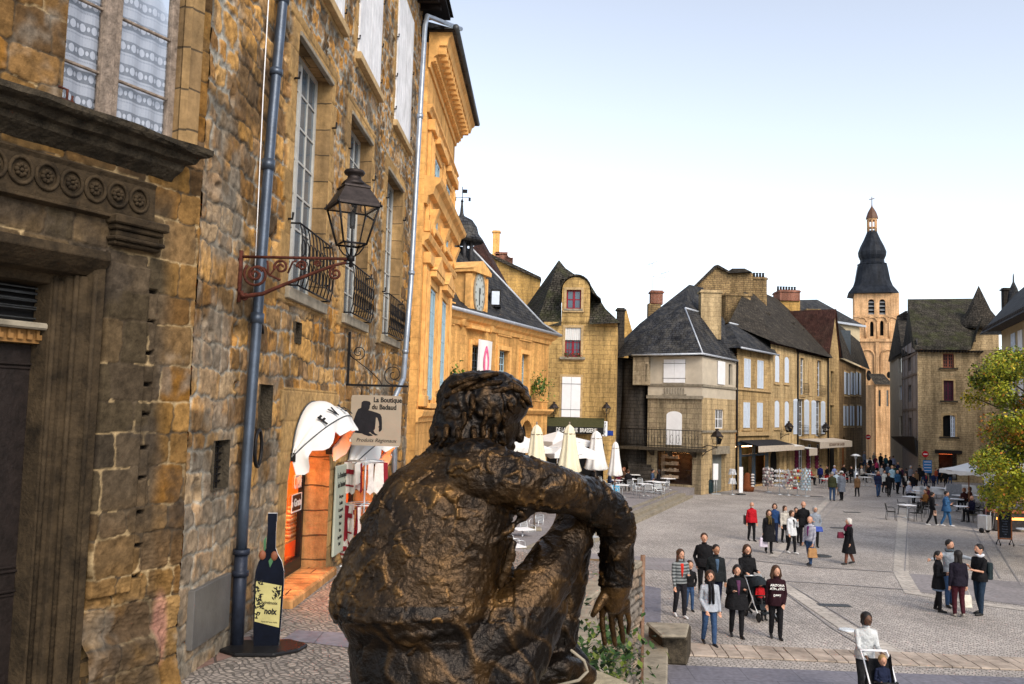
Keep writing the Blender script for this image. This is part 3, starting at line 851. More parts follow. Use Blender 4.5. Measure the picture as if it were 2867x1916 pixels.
def lace_mat():
 m,t,bs=_nt('lace_curtain');N=t.nodes.new;L=t.links.new
 uv=N('ShaderNodeUVMap');uv.uv_map='UVMap'
 sp=N('ShaderNodeSeparateXYZ');L(uv.outputs[0],sp.inputs[0])
 def mt(op,a,b_=None,c=None):
  n=N('ShaderNodeMath');n.operation=op
  for i,q in enumerate((a,b_,c)):
   if q is None:continue
   if isinstance(q,(int,float)):n.inputs[i].default_value=q
   else:L(q,n.inputs[i])
  return n.outputs[0]
 row=mt('FRACT',mt('MULTIPLY',sp.outputs[1],1/0.225))
 cx=mt('SUBTRACT',mt('FRACT',mt('MULTIPLY',sp.outputs[0],1/0.105)),0.5)
 cz=mt('SUBTRACT',row,0.27)
 d1=mt('ADD',mt('POWER',mt('MULTIPLY',cx,1/0.27),2.0),mt('POWER',mt('MULTIPLY',cz,1/0.17),2.0))
 motif=mt('LESS_THAN',d1,1.0)
 cx2=mt('SUBTRACT',mt('FRACT',mt('ADD',mt('MULTIPLY',sp.outputs[0],1/0.105),0.5)),0.5)
 d2=mt('ADD',mt('POWER',mt('MULTIPLY',cx2,1/0.13),2.0),mt('POWER',mt('MULTIPLY',cz,1/0.10),2.0))
 motif=mt('MAXIMUM',motif,mt('LESS_THAN',d2,1.0))
 band=mt('GREATER_THAN',row,0.52)
 dots=mt('MULTIPLY',mt('GREATER_THAN',mt('FRACT',mt('MULTIPLY',sp.outputs[0],1/0.014)),0.45),mt('MULTIPLY',mt('GREATER_THAN',row,0.86),mt('LESS_THAN',row,0.92)))
 v=mt('MAXIMUM',motif,mt('MULTIPLY',band,mt('SUBTRACT',0.72,mt('MULTIPLY',dots,0.5))))
 nz=N('ShaderNodeTexNoise');nz.inputs['Scale'].default_value=60;L(uv.outputs[0],nz.inputs['Vector'])
 v=mt('MULTIPLY_ADD',nz.outputs[0],0.25,mt('MULTIPLY',v,0.8))
 r=N('ShaderNodeValToRGB');r.color_ramp.elements[0].color=(0.035,0.04,0.052,1);r.color_ramp.elements[1].color=(0.34,0.37,0.44,1)
 L(v,r.inputs[0]);L(r.outputs[0],bs.inputs['Base Color']);bs.inputs['Roughness'].default_value=0.35
 return m
b=MB();nn=40
for k in range(nn):
 a0=u0+(u1-u0)*k/nn;a1=u0+(u1-u0)*(k+1)/nn
 f=lambda a:o-0.05+0.012*sin(a*30)
 b.quad(W1 .P(a0,7.7,f(a0)),W1 .P(a1,7.7,f(a1)),W1 .P(a1,9.9,f(a1)),W1 .P(a0,9.9,f(a0)))
cur=b.build('curtain',lace_mat(),house1,merge=True)
uvl=cur.data.uv_layers['UVMap']
for lp in cur.data.loops:
 p=cur.data.vertices[lp.vertex_index].co
 uvl.data[lp.index].uv=((p-W1 .a).dot(W1 .d),p.z)
b=MB();b.quad(W1 .P(u0,7.8,o-0.005),W1 .P(u1,7.8,o-0.005),W1 .P(u1,9.9,o-0.005),W1 .P(u0,9.9,o-0.005))
b.build('pane',M['clear'],wf)
b=MB();c0=W1 .uz(170,235)
b.tube([W1 .P(c0[0],zc+0.0,0.1),W1 .P(c0[0],zc+.18,0.1),W1 .P(c0[0]-.05,zc+0.2,0.05)],0.012,5);wbox(b,W1,c0[0]-0.06,c0[0]+0.06,zc+0.06,zc+0.09,0.12,0.09)
b.tube([W1 .P(c0[0]+0.05,zc+.06,0.1),W1 .P(c0[0]+.05,zc+.14,0.1)],0.01,5)
b.build('shutter_hook',M['rust'],house1)
s=MB();wbox(s,W1,-1.4,2.45,0.0,16.4,-0.62,-4)
wbox(s,W1,1.47,2.49,0.0,7.75,-0.09,-0.62);wbox(s,W1,2.38,2.49,7.75,9.8,-0.09,-0.62);wbox(s,W1,-1.4,2.49,9.8,16.4,-0.02,-0.62)
s.build('rear_wall',M['stone_rough'],house1)
M['lit_orange']=mat('orange_shop_interior',(0.75,0.20,0.015),0.6,var=0.1,scale=2,bump=0)
def shop(h,label,goods):
 u0,u1,z0,z1=h
 b=MB();pts=reveal(b,W2,h,0.42,arch=True)
 b.build('door_reveal',M['reveal_pale'],house1)
 b=MB();P=W2 .P;o=-0.42;zz=z1-0.1
 b.quad(P(u0-.3,z0,-1.5),P(u1+.3,z0,-1.5),P(u1+.3,zz+.3,-1.5),P(u0-.3,zz+.3,-1.5))
 b.quad(P(u0-.3,z0,-.45),P(u0-.3,z0,-1.5),P(u0-.3,zz+.3,-1.5),P(u0-.3,zz+.3,-.45))
 b.quad(P(u1+.3,z0,-.45),P(u1+.3,zz+.3,-.45),P(u1+.3,zz+.3,-1.5),P(u1+.3,z0,-1.5))
 b.quad(P(u0-.3,z0+.02,-.45),P(u1+.3,z0+.02,-.45),P(u1+.3,z0+.02,-1.5),P(u0-.3,z0+.02,-1.5))
 b.quad(P(u0-.3,zz+.3,-.45),P(u0-.3,zz+.3,-1.5),P(u1+.3,zz+.3,-1.5),P(u1+.3,zz+.3,-.45))
 b.build('shop_room',M['lit_orange'],house1)
 b=MB();b.box(P((u0+u1)/2,zz+.1,-.9),(0.5,1.2,0.05),rz=-_ang)
 b.build('shop_lamp',emit('warm_shop_lamp',(1.0,0.50,0.16),22),house1)
 f=MB()
 wbox(f,W2,u1-0.10,u1-0.0,z0,z1-1.0,-0.36,-0.44)
 wbox(f,W2,u0,u1-0.1,z0+0.02,z0+0.32,-0.34,-0.44)
 wbox(f,W2,u0,u0+0.05,z0+0.3,z1-1,-0.36,-0.44)
 r=(u1-u0)/2
 f.tube([P(p[0],p[1]-0.04,-0.40)for p in pts[1:-1]],0.05,6)
 fr=f.build('shop_door',M['black'],house1)
 g=MB();g.poly([P(a,c,-0.40)for a,c in pts])
 g.build('pane',M['clear'],fr)
 return fr
sd1=shop(doors[0],'',0);sd2=shop(doors[1],'',0)
b=MB()
for h in doors:
 wbox(b.part(),W2,h[0]-0.05,h[1]+0.15,TZ-0.1,TZ+0.13,0.20,-0.4)
b.build('door_step',M['reveal_pale'],house1,bevel=0.03)
text('window_lettering','CTEUR',0.30,wall_text_mtx(W2,3.86,4.02,-0.385),M['text_white'],sd1,bold=0.006,sx=0.50)
text('window_lettering','n Gratuite',0.17,wall_text_mtx(W2,3.86,3.70,-0.375),M['text_white'],sd1,bold=0.004)
b=MB()
for(a0,a1,c0,c1)in((3.5,4.06,3.56,3.575),(3.5,4.06,3.83,3.845),(4.045,4.06,3.575,3.83),(3.5,3.515,3.575,3.83)):wbox(b,W2,a0,a1,c0,c1,-0.37,-0.38)
b.build('sign_frame',M['text_white'],sd1)
b=MB();wbox(b,W2,3.52,4.04,3.58,3.825,-0.388,-0.393)
b.build('sign_board',mat('dark_brown_board',(0.08,0.025,0.01),0.6),sd1)
b=MB();wbox(b.part(),W2,3.4,4.4,3.07,3.10,-0.46,-0.66);wbox(b.part(),W2,3.4,4.4,2.72,2.75,-0.46,-0.66)
b.build('display_shelf',mat('pale_wood_shelf',(0.5,0.33,0.16),0.6),house1)
jar_m=mat('amber_jar',(0.45,0.16,0.05),0.3,var=0.5,scale=8);jar_c=mat('jar_label',(0.75,0.66,0.5),0.6)
for i in range(4):
 for j in range(4 if i else 3):
  b=MB();c=W2 .P(3.92+0.115*i,3.10+0.125*j,-0.54)
  b.lathe([(0.0,0),(0.05,0),(0.055,0.02),(0.055,0.09),(0.045,0.11),(0.0,0.11)],c,10)
  b.cur=1;b.lathe([(0.057,0.035),(0.057,0.075)],c,10);b.lathe([(0.0,0.13),(0.05,0.13),(0.05,0.108)],c,10)
  j_=b.build('jam_jar',[jar_m,jar_c])
  tagp(j_,'amber jam jar in the stacked pyramid behind the orange lit shop door','jar','jars stacked in the lit shop window')
W3=Wall(tuple(W2 .P(12.35,0,0.22)[:2]),tuple(W2 .P(19.0,0,0.22)[:2]))
L3=6.9
house2=thing('ashlar_mansion','golden ashlar mansion with heavy moulded cornice beyond the rubble house','house',tuple(W3 .P(0,0)[:2])+(0.0,))
b=MB();wbox(b,W3,0,L3,0,15.0,0.0,-9);b.build('wall',M['stone_orange'],house2)
def corn(b,wall,z,prof,ua,ub,ret=True):
 """moulded cornice mitred round the far corner; prof (dz, off)"""
 vs=[];n=len(prof)
 for dz,o in prof:vs.append(wall.P(ua,z+dz,o))
 for dz,o in prof:vs.append(wall.P(ub+o,z+dz,o))
 for dz,o in prof:vs.append(wall.P(ub+o,z+dz,-6))
 fs=[(i*n+j,i*n+j+1,(i+1)*n+j+1,(i+1)*n+j)for i in range(2)for j in range(n-1)]
 fs.append(tuple(range(n)))
 b.add(vs,fs)
b=MB()
corn(b,W3,15.05,[(-0.75,0),(-0.75,.05),(-0.60,.07),(-0.6,.13),(-0.45,.15),(-0.40,.24),(-0.15,.28),(-0.15,.48),(0.05,.53),(0.12,.60),(0.24,.62),(0.24,0)],-0.05,L3)
corn(b,W3,13.2,[(-0.1,0),(-0.1,.07),(0,.1),(0.06,.16),(0.12,.16),(0.12,0)],0,L3)
b.build('cornice',M['trim_orange'],house2)
b=MB();k=0
while k*0.42<L3+0.1:
 wbox(b,W3,k*0.42,k*0.42+0.17,14.67,14.91,0.46,0.24);k+=1
k=0
while k*0.16<L3:
 wbox(b,W3,k*0.16,k*0.16+0.09,14.48,14.59,0.2,0.08);k+=1
b.build('modillion_band',M['trim_orange'],house2,bevel=0.01)
b=MB()
b.add([W3 .P(-0.2,15.29,0.70),W3 .P(L3+0.70,15.29,0.70),W3 .P(L3+0.70,15.29,-9),W3 .P(-0.2,15.29,-9),W3 .P(-0.2,16.4,-3.5),W3 .P(L3-2.5,16.4,-3.5)],[(0,1,5,4),(1,2,5),(2,3,4,5),(0,4,3)])
b.add([W3 .P(-0.2,15.26,0.70),W3 .P(L3+0.70,15.26,0.70),W3 .P(L3+0.70,15.26,-9),W3 .P(-0.2,15.26,-9)],[(0,1,2,3)])
b.build('roof',M['slate'],house2)
b=MB();b.tube([W3 .P(-0.2,15.34,0.72),W3 .P(L3+0.73,15.34,0.72),W3 .P(L3+0.73,15.34,-8)],0.085,10)
b.build('gutter',M['grey_iron'],house2)
b=MB()
for z in(5.05,9.7):
 corn(b.part(),W3,z,[(-0.16,0),(-0.16,.05),(-0.05,.07),(0,.16),(0.12,.2),(0.16,.2),(0.18,0)],0,L3)
b.build('string_course',M['trim_orange'],house2)
b=MB()
for u in(0.35,2.9,5.9):
 for z0,z1 in((5.3,9.4),(9.95,13.0)):
  b.part()
  wbox(b,W3,u,u+0.75,z0,z1,0.10,0)
  wbox(b,W3,u-0.06,u+0.81,z0,z0+0.3,0.16,0);wbox(b,W3,u-0.07,u+0.82,z1-0.30,z1,0.2,0)
  for q in range(4):wbox(b,W3,u+0.08+0.17*q,u+0.16+0.17*q,z0+0.45,z1-0.45,0.125,0.1)
b.build('pilaster',M['trim_orange'],house2,bevel=0.012)
def moulded_window(wall,u0,u1,z0,z1,root,tm,fm,gm,ped=False,nu=4,nz=5):
 f=MB()
 wbox(f,wall,u0-0.22,u0-0.04,z0-0.1,z1+0.02,0.10,0);wbox(f,wall,u1+0.04,u1+0.22,z0-0.1,z1+0.02,0.10,0)
 wbox(f,wall,u0-0.22,u1+0.22,z1+0.02,z1+0.25,0.12,0);wbox(f,wall,u0-0.35,u1+0.35,z1+0.25,z1+0.42,0.28,0)
 wbox(f,wall,u0-0.3,u1+0.3,z0-0.24,z0-0.1,0.22,0)
 if ped:
  f.prism([wall.P(u0-0.4,z1+0.43,0.0),wall.P(u1+0.4,z1+0.43,0.0),wall.P((u0+u1)/2,z1+0.95,0.0)],wall.n*0.3)
 w=f.build('window_surround',tm,root,bevel=0.01)
 wf=casement(wall,(u0,u1,z0,z1),-0.035,root,fm,gm,nu,nz,0.07,0.035)
for u in(1.35,4.1):
 moulded_window(W3,u,u+1.2,5.5,8.6,house2,M['trim_orange'],M['blue_frame'],M['glass'],True)
 moulded_window(W3,u,u+1.2,10.3,12.3,house2,M['trim_orange'],M['blue_frame'],M['glass'])
b=MB()
corn(b,W3,3.4,[(-0.9,0.0),(-0.9,0.12),(0,0.12),(0.1,0.0)],0,L3)
corn(b,W3,2.3,[(0,0.0),(0,0.2),(0.7,0.2),(0.75,0.0)],0,L3)
b.build('plinth',M['trim_orange'],house2)
def local_on(wall,u,z,off=0.0):
 m=wall.M();m.translation=wall.P(u,z,off)
 return m
def spiral(c,r,turns,a0,n=26,ax=(0,1),shrink=0.25):
 out=[]
 for k in range(n):
  t=k/(n-1);a=a0+turns*2*pi*t;rr=r*(1-(1-shrink)*t)
  out.append((c[0]+rr*cos(a),c[1]+rr*sin(a)))
 return out
ub,zt_=W2 .uz(668,702);_,zb_=W2 .uz(672,850)
lroot=thing('wall_lantern','black glazed street lantern on a rusty scrolled iron bracket by the drainpipe','street lamp',tuple(W2 .P(ub,zb_)))
Yb=W2 .P(ub,7).y
tip=V(985,733,Yb)
Lb=(tip-W2 .P(ub,6.9)).dot(W2 .n)
ex=W2 .n.copy();base=W2 .P(ub,0)
def B(o,z):return base+ex*o+Vector((0,0,z))
z1=zt_-0.07
b=MB()
b.tube([B(0.03,zb_),B(0.03,zt_)],0.028,6)
b.tube([B(0.02,z1),B(Lb+0.03,z1)],0.017,8)
b.tube([B(0.05,zb_+0.12),B(0.08,zb_+0.06),B(0.16,zb_+0.08),B(0.3,zb_+0.10),B(0.5,z1-0.33),B(0.8,z1-0.2),B(Lb-0.2,z1-0.08),B(Lb-0.05,z1-0.04)],[.03,.03,.026,.024,.022,.02,.018,.016],7)
def sc(c,r,turns,a0,rad=0.014,shrink=0.2,flip=1):
 b.tube([B(p[0],p[1])for p in spiral(c,r*1.0,turns*flip,a0,30,shrink=shrink)],rad,6)
sc((0.22,z1-0.20),0.15,1.7,2.4,0.017);sc((0.20,z1-0.20),0.09,1.5,0.4,.014)
sc((0.50,z1-0.11),0.085,1.6,3.6,flip=-1);sc((0.74,z1-0.09),0.06,1.6,3.4,flip=-1);sc((0.92,z1-0.065),0.04,1.5,3.4,0.011,flip=-1)
sc((Lb-0.17,z1-0.17),0.075,1.6,1.6,0.015)
sc((0.10,zb_+0.07),0.05,1.3,3.0,0.012)
b.tube([B(0.3,z1-0.12),B(0.38,z1-0.20),B(0.45,z1-0.10)],0.013,5);b.tube([B(0.34,z1-0.04),B(0.36,z1-0.2),B(0.5,z1-0.26)],0.013,5)
b.tube([B(0.58,z1-0.18),B(0.63,z1-0.05),B(0.68,z1-0.03)],0.012,5)
b.build('bracket',M['rust'],lroot)
lc=B(Lb,z1);lc.y+=0.0
hh=2450/Yb
def lant(root,c,s=1.0,glass=True):
 """four sided tapered street lantern standing on c"""
 T=Matrix.Translation(c)@Matrix.Rotation(radians(28),4,'Z')@Matrix.Scale(s,4)
 b=MB(T)
 b.lathe([(0.0,-0.10),(0.025,-0.09),(0.02,-0.03),(0.045,-0.02),(0.045,0.03),(0.02,0.04),(0.018,0.12)],(0,0,0),10)
 for k in range(4):
  a=pi/4+k*pi/2;dx,dy=cos(a),sin(a)
  b.tube([(0.02*dx,0.02*dy,0.02),(0.10*dx,0.10*dy,0.06),(0.15*dx,0.15*dy,0.12),(0.17*dx,0.17*dy,0.17)],0.009,5)
  b.tube([(0.19*dx,0.19*dy,0.16),(0.335*dx,0.335*dy,0.60)],0.013,5)
  b.tube([(0.19*dx,0.19*dy,0.17),(-0.19*dy,0.19*dx,0.17)],0.013,5)
  b.tube([(0.335*dx,0.335*dy,0.60),(-0.335*dy,0.335*dx,0.60)],0.017,5)
  b.ball((0.36*dx,0.36*dy,0.61),0.018,5)
  b.tube([(0.35*dx,0.35*dy,0.60),(0.35*dx,0.35*dy,0.66)],0.007,5)
 fo=b.build('lantern_frame',M['black_iron'],root)
 b=MB(T)
 q=pi/4
 b.lathe([(0.36,0.60),(0.355,0.63),(0.21,0.82),(0.225,0.825),(0.22,0.845),(0.14,0.89)],(0,0,0),4,ph=q,smooth=False)
 b.lathe([(0.15,0.87),(0.12,0.91),(0.085,0.94),(0.075,0.985),(0.11,0.995),(0.125,1.02),(0.11,1.045),(0.05,1.055),(0.0,1.06)],(0,0,0),16)
 b.build('lamp_hood',M['lamp_hood'],root)
 b=MB(T)
 b.tube([(0,0,0.12),(0,0,0.58)],0.012,6)
 b.lathe([(0.03,0.36),(0.035,0.40),(0.035,0.52),(0.02,0.56)],(0,0,0),8)
 b.build('burner',M['grey_iron'],root)
 if glass:
  b=MB(T);b.lathe([(0.188,0.17),(0.33,0.595)],(0,0,0),4,ph=q,smooth=False)
  g=b.build('lamp_glass',M['clear'],root)
M['lamp_hood']=mat('worn_bronze_hood',(0.035,0.028,0.027),0.5,0.5,var=0.4,scale=8,bump=0.2)
lant(lroot,lc,0.98)
b=MB();b.tube([W2 .P(0.33,6.5,0.02),W2 .P(0.42,6.12,0.05)],0.016,6)
b.build('iron_hook',M['black_iron'],house1)
us_,z_hi=W2 .uz(972,930);z_lo=W2 .uz(972,1078)[1]
Ys=W2 .P(us_,6).y
sroot=thing('hanging_sign','square grey shop sign with a seated dark figure hanging from an iron bracket','shop sign',tuple(W2 .P(us_,z_lo)))
Ls=(V(1145,1083,Ys)-W2 .P(us_,6)).dot(W2 .n)
base_s=W2 .P(us_,0)
def S(o,z):return base_s+ex*o+Vector((0,0,z))
b=MB()
def sbar(o0,o1,z0,z1,t=0.02):
 c=(S(o0,z0)+S(o1,z1))/2
 b.box(c,(abs(o1-o0)+1e-3,t,abs(z1-z0)+1e-3),rz=-_ang)
sbar(0.03,0.07,z_lo-0.02,z_hi);sbar(-0.0,Ls,z_lo-0.02,z_lo+0.015);sbar(0,0.05,z_hi-0.06,z_hi-0.03)
b.tube([S(0.07+0.55*t+0.20*sin(t*3),z_hi-0.42-0.50*sin(t*pi*0.5))for t in[k/12 for k in range(13)]],0.008,5)
b.tube([S(p[0],p[1])for p in spiral((0.22,z_hi-0.36),0.15,1.7,3.1,30,shrink=0.15)],0.009,5)
b.tube([S(p[0],p[1])for p in spiral((0.86,z_lo+0.20),0.19,-1.6,-1.2,34,shrink=0.15)],0.009,5)
b.build('bracket',M['black_iron'],sroot)
sa,sb2=0.05,0.98
pc=V(1053,1178,Ys-0.0);W_s=0.93*Ys*142/2450/0.93;H_s=Ys*140/2450
so=(pc-base_s).dot(ex);sz=pc.z
fwd=Vector((-ex.y,ex.x,0))
def sp(x,z,d=0.0):return S(so+x,sz+z)-fwd*d
b=MB();hw=W_s/2;hh2=H_s/2;cr_=0.06
outl=[(-hw+cr_,-hh2),(hw-cr_,-hh2),(hw-.01,-hh2+.01),(hw,-hh2+cr_),(hw,hh2-cr_),(hw-.01,hh2-.01),(hw-cr_,hh2),(-hw+cr_,hh2),(-hw+.01,hh2-.01),(-hw,hh2-cr_),(-hw,-hh2+cr_),(-hw+.01,-hh2+.01)]
b.prism([sp(x,z,0.01)for x,z in outl],fwd*0.02)
b.build('sign_board',mat('taupe_sign_board',(0.33,0.28,0.22),0.6,var=0.08,scale=2,bump=0.03),sroot)
b=MB()
for x in(-0.27,0.27):b.part().tube([S(so+x,z_lo),S(so+x,sz+hh2-0.005)],0.009,5)
b.build('sign_hanger',M['black_iron'],sroot)
mt_=Matrix((ex,Vector((0,0,1)),-fwd)).transposed().to_4x4()
def smt(x,z):m=mt_.copy();m.translation=sp(x,z,0.012);return m
kx=W_s/0.93
text('lettering','La Boutique',0.125*kx,smt(0.205*kx,0.375*kx),M['text_black'],sroot,bold=0.0035,sx=0.86)
text('lettering','du Badaud',0.125*kx,smt(0.145*kx,0.245*kx),M['text_black'],sroot,bold=0.0035,sx=0.86)
text('lettering','Produits Régionaux',0.095*kx,smt(0.02*kx,-0.36*kx),M['text_black'],sroot,bold=0.0,sx=0.98,shear=0.3)
px_=[(505,440),(470,470),(462,580),(400,610),(368,680),(340,770),(310,860),(288,930),(300,960),(312,1050),(370,1088),(500,1095),(550,1120),(640,1145),(725,1135),(700,1110),(640,1080),(665,1060),(700,1095),(780,1130),(830,1118),(760,1080),(735,1030),(760,1000),(768,900),(772,765),(800,770),(835,860),(845,930),(820,965),(845,965),(838,1040),(850,1052),(880,1040),(905,1000),(900,880),(890,760),(860,700),(790,670),(680,640),(612,625),(635,590),(640,530),(655,500),(640,455),(570,436)]
sc_=W_s/1030.0
b=MB();b.prism([sp((x-770)*sc_,-(z-830)*sc_,0.0115)for x,z in px_],-fwd*0.002)
b.build('painted_figure',mat('figure_black',(0.012,0.012,0.016),0.5,var=0.3),sroot)
def awning(uc,w,z0,h,label,letters,tilt=58,skew=0.0):
 c0=W2 .P(uc,z0,0.06)
 root=thing('hooped_awning',label,'awning',tuple(c0),group='hooped awnings over the shop doors')
 def pt(s,t,k=1.0):
  a=radians(tilt)*t
  return c0+W2 .d*(-w*cos(s)*k)+(Vector((0,0,1))*cos(a)+W2 .n*sin(a))*(h*sin(s)*k)
 ns,nt=26,8
 b=MB();vs=[];fs=[]
 for i in range(ns+1):
  for j in range(nt+1):
   s=pi*i/ns;puff=1.0+0.035*sin(pi*((j*2/nt)%1.0))
   vs.append(pt(s,j/nt,puff))
 for i in range(ns):
  for j in range(nt):
   fs.append((i*(nt+1)+j,i*(nt+1)+j+1,(i+1)*(nt+1)+j+1,(i+1)*(nt+1)+j))
 b.add(vs,fs,True);b.build('canopy',M['canvas'],root)
 b=MB();b.add([c0+(Vector(v)-c0)*0.965 for v in vs],fs,True);b.build('underside',M['canvas_orange'],root)  # inner sheet coloured orange for the shop glow on the underside
 b=MB()
 for t in(0,0.35,0.68,1.0):b.tube([pt(pi*i/20,t,1.012)for i in range(21)],0.010,6)
 b.build('hoop',M['grey_iron'],root)
 b=MB();b.box(pt(0,0),(0.1,0.06,0.12),rz=-_ang);b.box(pt(pi,0),(0.1,0.06,0.12),rz=-_ang);b.build('pivot',M['black'],root)
 b=MB();vs=[];fs=[];n=40
 for i in range(n+1):
  s=pi*i/n;p=pt(s,1.0,1.01)
  dp=0.24+0.06*sin(i*0.9)
  if i%10==5:dp+=0.04
  lean=W2 .n*0.10*(0.5+0.5*sin(i*0.8))
  k=abs(cos(s))**4
  for q in range(4):
   f=q/3
   vs.append(p+(Vector((0,0,-1))*dp+lean*1.5+W2 .d*0.05*sin(i*1.1))*f*(0.75+0.25*k))
 for i in range(n):
  for q in range(3):fs.append((i*4+q,i*4+q+1,(i+1)*4+q+1,(i+1)*4+q))
 b.add(vs,fs,True);b.add([Vector(v)-W2 .n*0.012 for v in vs],fs,True)
 b.build('valance',M['canvas'],root)
 for k,ch in enumerate(letters):
  s=radians((48,66,84,108)[k]);tt=0.80
  T_=(pt(s+.03,tt)-pt(s-.03,tt)).normalized();U_=(pt(s,tt-.04)-pt(s,tt+.04)).normalized()
  N_=T_.cross(U_).normalized();U_=N_.cross(T_)
  m=Matrix((T_,U_,N_)).transposed().to_4x4();m.translation=pt(s,tt,1.045)+N_*0.02
  text('lettering',ch,0.23,m,M['text_black'],root,bold=0.008,sx=0.9)
 return root
aw1=awning(2.95,1.05,4.53,0.78,'white hooped awning with glow-tinted orange lining over the nearer orange lit door','FVEC',42)
aw2=awning(6.6,1.2,4.1,0.82,'white hooped awning over the door beneath the hanging shop sign','PROD',42)
bp_=G(745,1818,TZ)
scl=1.0
broot=thing('bottle_advert','man-high flat wine bottle cut-out with yellow label standing on a black foot','advert',(bp_.x,bp_.y,TZ),radians(12))
HB=bp_.y*360/2450
b=LB()
half=[(0.0,0.0),(0.178,0.0),(0.190,0.12),(0.205,0.40),(0.212,0.75),(0.205,0.90),(0.165,1.02),(0.105,1.10),(0.068,1.18),(0.062,1.35),(0.062,1.50),(0.068,1.50),(0.068,1.60),(0.0,1.60)]
kz=HB/1.60;half=[(x*kz*0.82,z*kz)for x,z in half]
out=[(x,z)for x,z in half]+[(-x,z)for x,z in half[::-1]if x>0]
b.prism([(x,-0.02,z+0.03)for x,z in out],(0,0.05,0))
b.cur=1
b.prism([(x*1.0,-0.024,z+0.03)for x,z in out],(0,0.003,0))
M['bottle_face']=mat('dark_bottle_print',(0.006,0.007,0.012),0.22,var=0.6,scale=2.5,bump=0.02,sat2=(0.005,0.008,0.018),spec=0.15)
b.build('bottle_board',[M['white'],M['bottle_face']],broot,inv=False)
b=LB();b.prism([(x*kz,-0.028,z*kz)for x,z in((-0.150,0.34),(0.140,0.26),(0.148,0.76),(-0.155,0.82))],(0,0.003,0))
b.build('label',mat('yellow_label',(0.42,0.38,0.16),0.6,var=0.2,scale=4),broot,inv=False)
def btx(s,size,x,z,m_=None,bold=0.0,rot=0.0,sx=1):
 m=Matrix.Translation((x,-0.031,z))@Matrix.Rotation(rot,4,'Y')@Matrix(((1,0,0,0),(0,0,-1,0),(0,1,0,0),(0,0,0,1)))
 o=text('lettering',s,size,m,m_ or M['text_black'],None,bold=bold,sx=sx,ext=0.001);o.parent=broot
 return o
btx('Quintinoix',0.050*kz,0.0,0.56*kz,bold=0.001,rot=0.1);btx('noix',0.10*kz,0.03*kz,0.455*kz,bold=0.004,rot=0.1,sx=0.8)
btx('Apéritif aux noix',0.028*kz,0.02,0.33*kz,rot=0.1)
b=LB();rr=random.Random(3)
for(cx,cz,wx,wz,n)in((-0.13,0.66,0.05,0.17,34),(0.11,0.68,0.06,0.08,22),(-0.10,0.46,0.05,0.08,14)):
 for k in range(n):
  x=(cx+rr.uniform(-wx,wx))*kz;z=(cz+rr.uniform(-wz,wz))*kz;a=rr.uniform(0,pi)
  l=0.028*kz;w_=0.009*kz
  b.prism([(x+l*cos(a),-0.029,z+l*sin(a)),(x-w_*sin(a),-0.029,z+w_*cos(a)),(x-l*cos(a),-0.029,z-l*sin(a)),(x+w_*sin(a),-0.029,z-w_*cos(a))],(0,-0.0015,0))
b.build('vine_print',M['text_black'],broot,inv=False)
b=LB()
for x,z in((-0.095,1.13),(0.045,1.12)):b.ball((x*kz,-0.03,z*kz),(0.042*kz,0.02,0.058*kz),8)
b.build('walnut_print',mat('walnut_brown',(0.20,0.07,0.035),0.5),broot,inv=False)
b=LB();b.prism([(0.0,-0.033,0.98*kz),(0.03,-0.033,1.05*kz),(0.02,-0.033,1.12*kz),(-0.02,-0.033,1.06*kz)],(0,0.004,0));b.prism([(-0.075,-0.02,1.15*kz),(-0.055,-0.02,1.15*kz),(-0.055,-0.02,1.36*kz),(-0.085,-0.02,1.3*kz)],(0,0.004,0))
b.build('leaf_print',mat('leaf_print_green',(0.05,0.13,0.06),0.5),broot,inv=False)
b=LB();b.prism([(-0.50,-0.10,0.0),(-0.32,-0.30,0),(0.10,-0.36,0),(0.36,-0.20,0),(0.46,0.02,0),(0.25,0.26,0),(-0.3,0.26,0)],(0,0,0.045))
b.build('foot',M['black'],broot,bevel=0.015,inv=False)
u_,z_=W2 .uz(932,1500)
mroot=thing('menu_board','tall pale green board of hand lettering fixed between the two shop doors','board',tuple(W2 .P(4.55,2.75)))
b=MB();wbox(b,W2,4.42,5.2,2.75,4.25,0.10,0.06)
b.build('board_panel',mat('pale_green_board',(0.36,0.40,0.34),0.6,var=0.1,scale=2),mroot,bevel=0.01)
text('lettering','La Boutique',0.13,wall_text_mtx(W2,4.81,4.08,0.102),M['text_black'],mroot,bold=0.001)
text('lettering','du Badaud',0.13,wall_text_mtx(W2,4.81,3.92,0.102),M['text_black'],mroot,bold=0.001)
for k,s in enumerate(('Foie gras','Confits','Cassoulet','Truffes','Noix','Vins','Apéritifs','Miel')):
 text('lettering',s,0.085,wall_text_mtx(W2,4.81,3.72-0.115*k,0.102),M['text_black'],mroot)
M['towel_red']=mat('dark_red_towel',(0.20,0.01,0.02),0.8,var=0.3,scale=8);M['towel_white']=mat('white_towel',(0.62,0.58,0.56),0.85,var=0.15,scale=10)
tr=thing('display_rack','wire rack hung with red and white kitchen towels by the second shop door','rack',tuple(W2 .P(5.3,TZ,0.4)))
b=MB()
def T(u,o,z):return W2 .P(5.3+u,z,0.40+o)
b.tube([T(0,0,TZ),T(0,0,4.35)],0.02,6)
for z in(4.3,3.55):
 b.tube([T(-0.36,0,z),T(0.36,0,z)],0.012,5);b.tube([T(0,-.3,z),T(0,.32,z)],0.012,5)
 b.tube([T(0.34*cos(a),0.32*sin(a),z)for a in[2*pi*k/16 for k in range(16)]],0.008,4,closed=True)
b.tube([T(-0.4,-0.3,TZ+.02),T(0.4,0.3,TZ+.02)],0.02,5);b.tube([T(-0.4,0.3,TZ+.02),T(0.4,-0.3,TZ+.02)],0.02,5)
b.build('stand',M['alu'],tr)
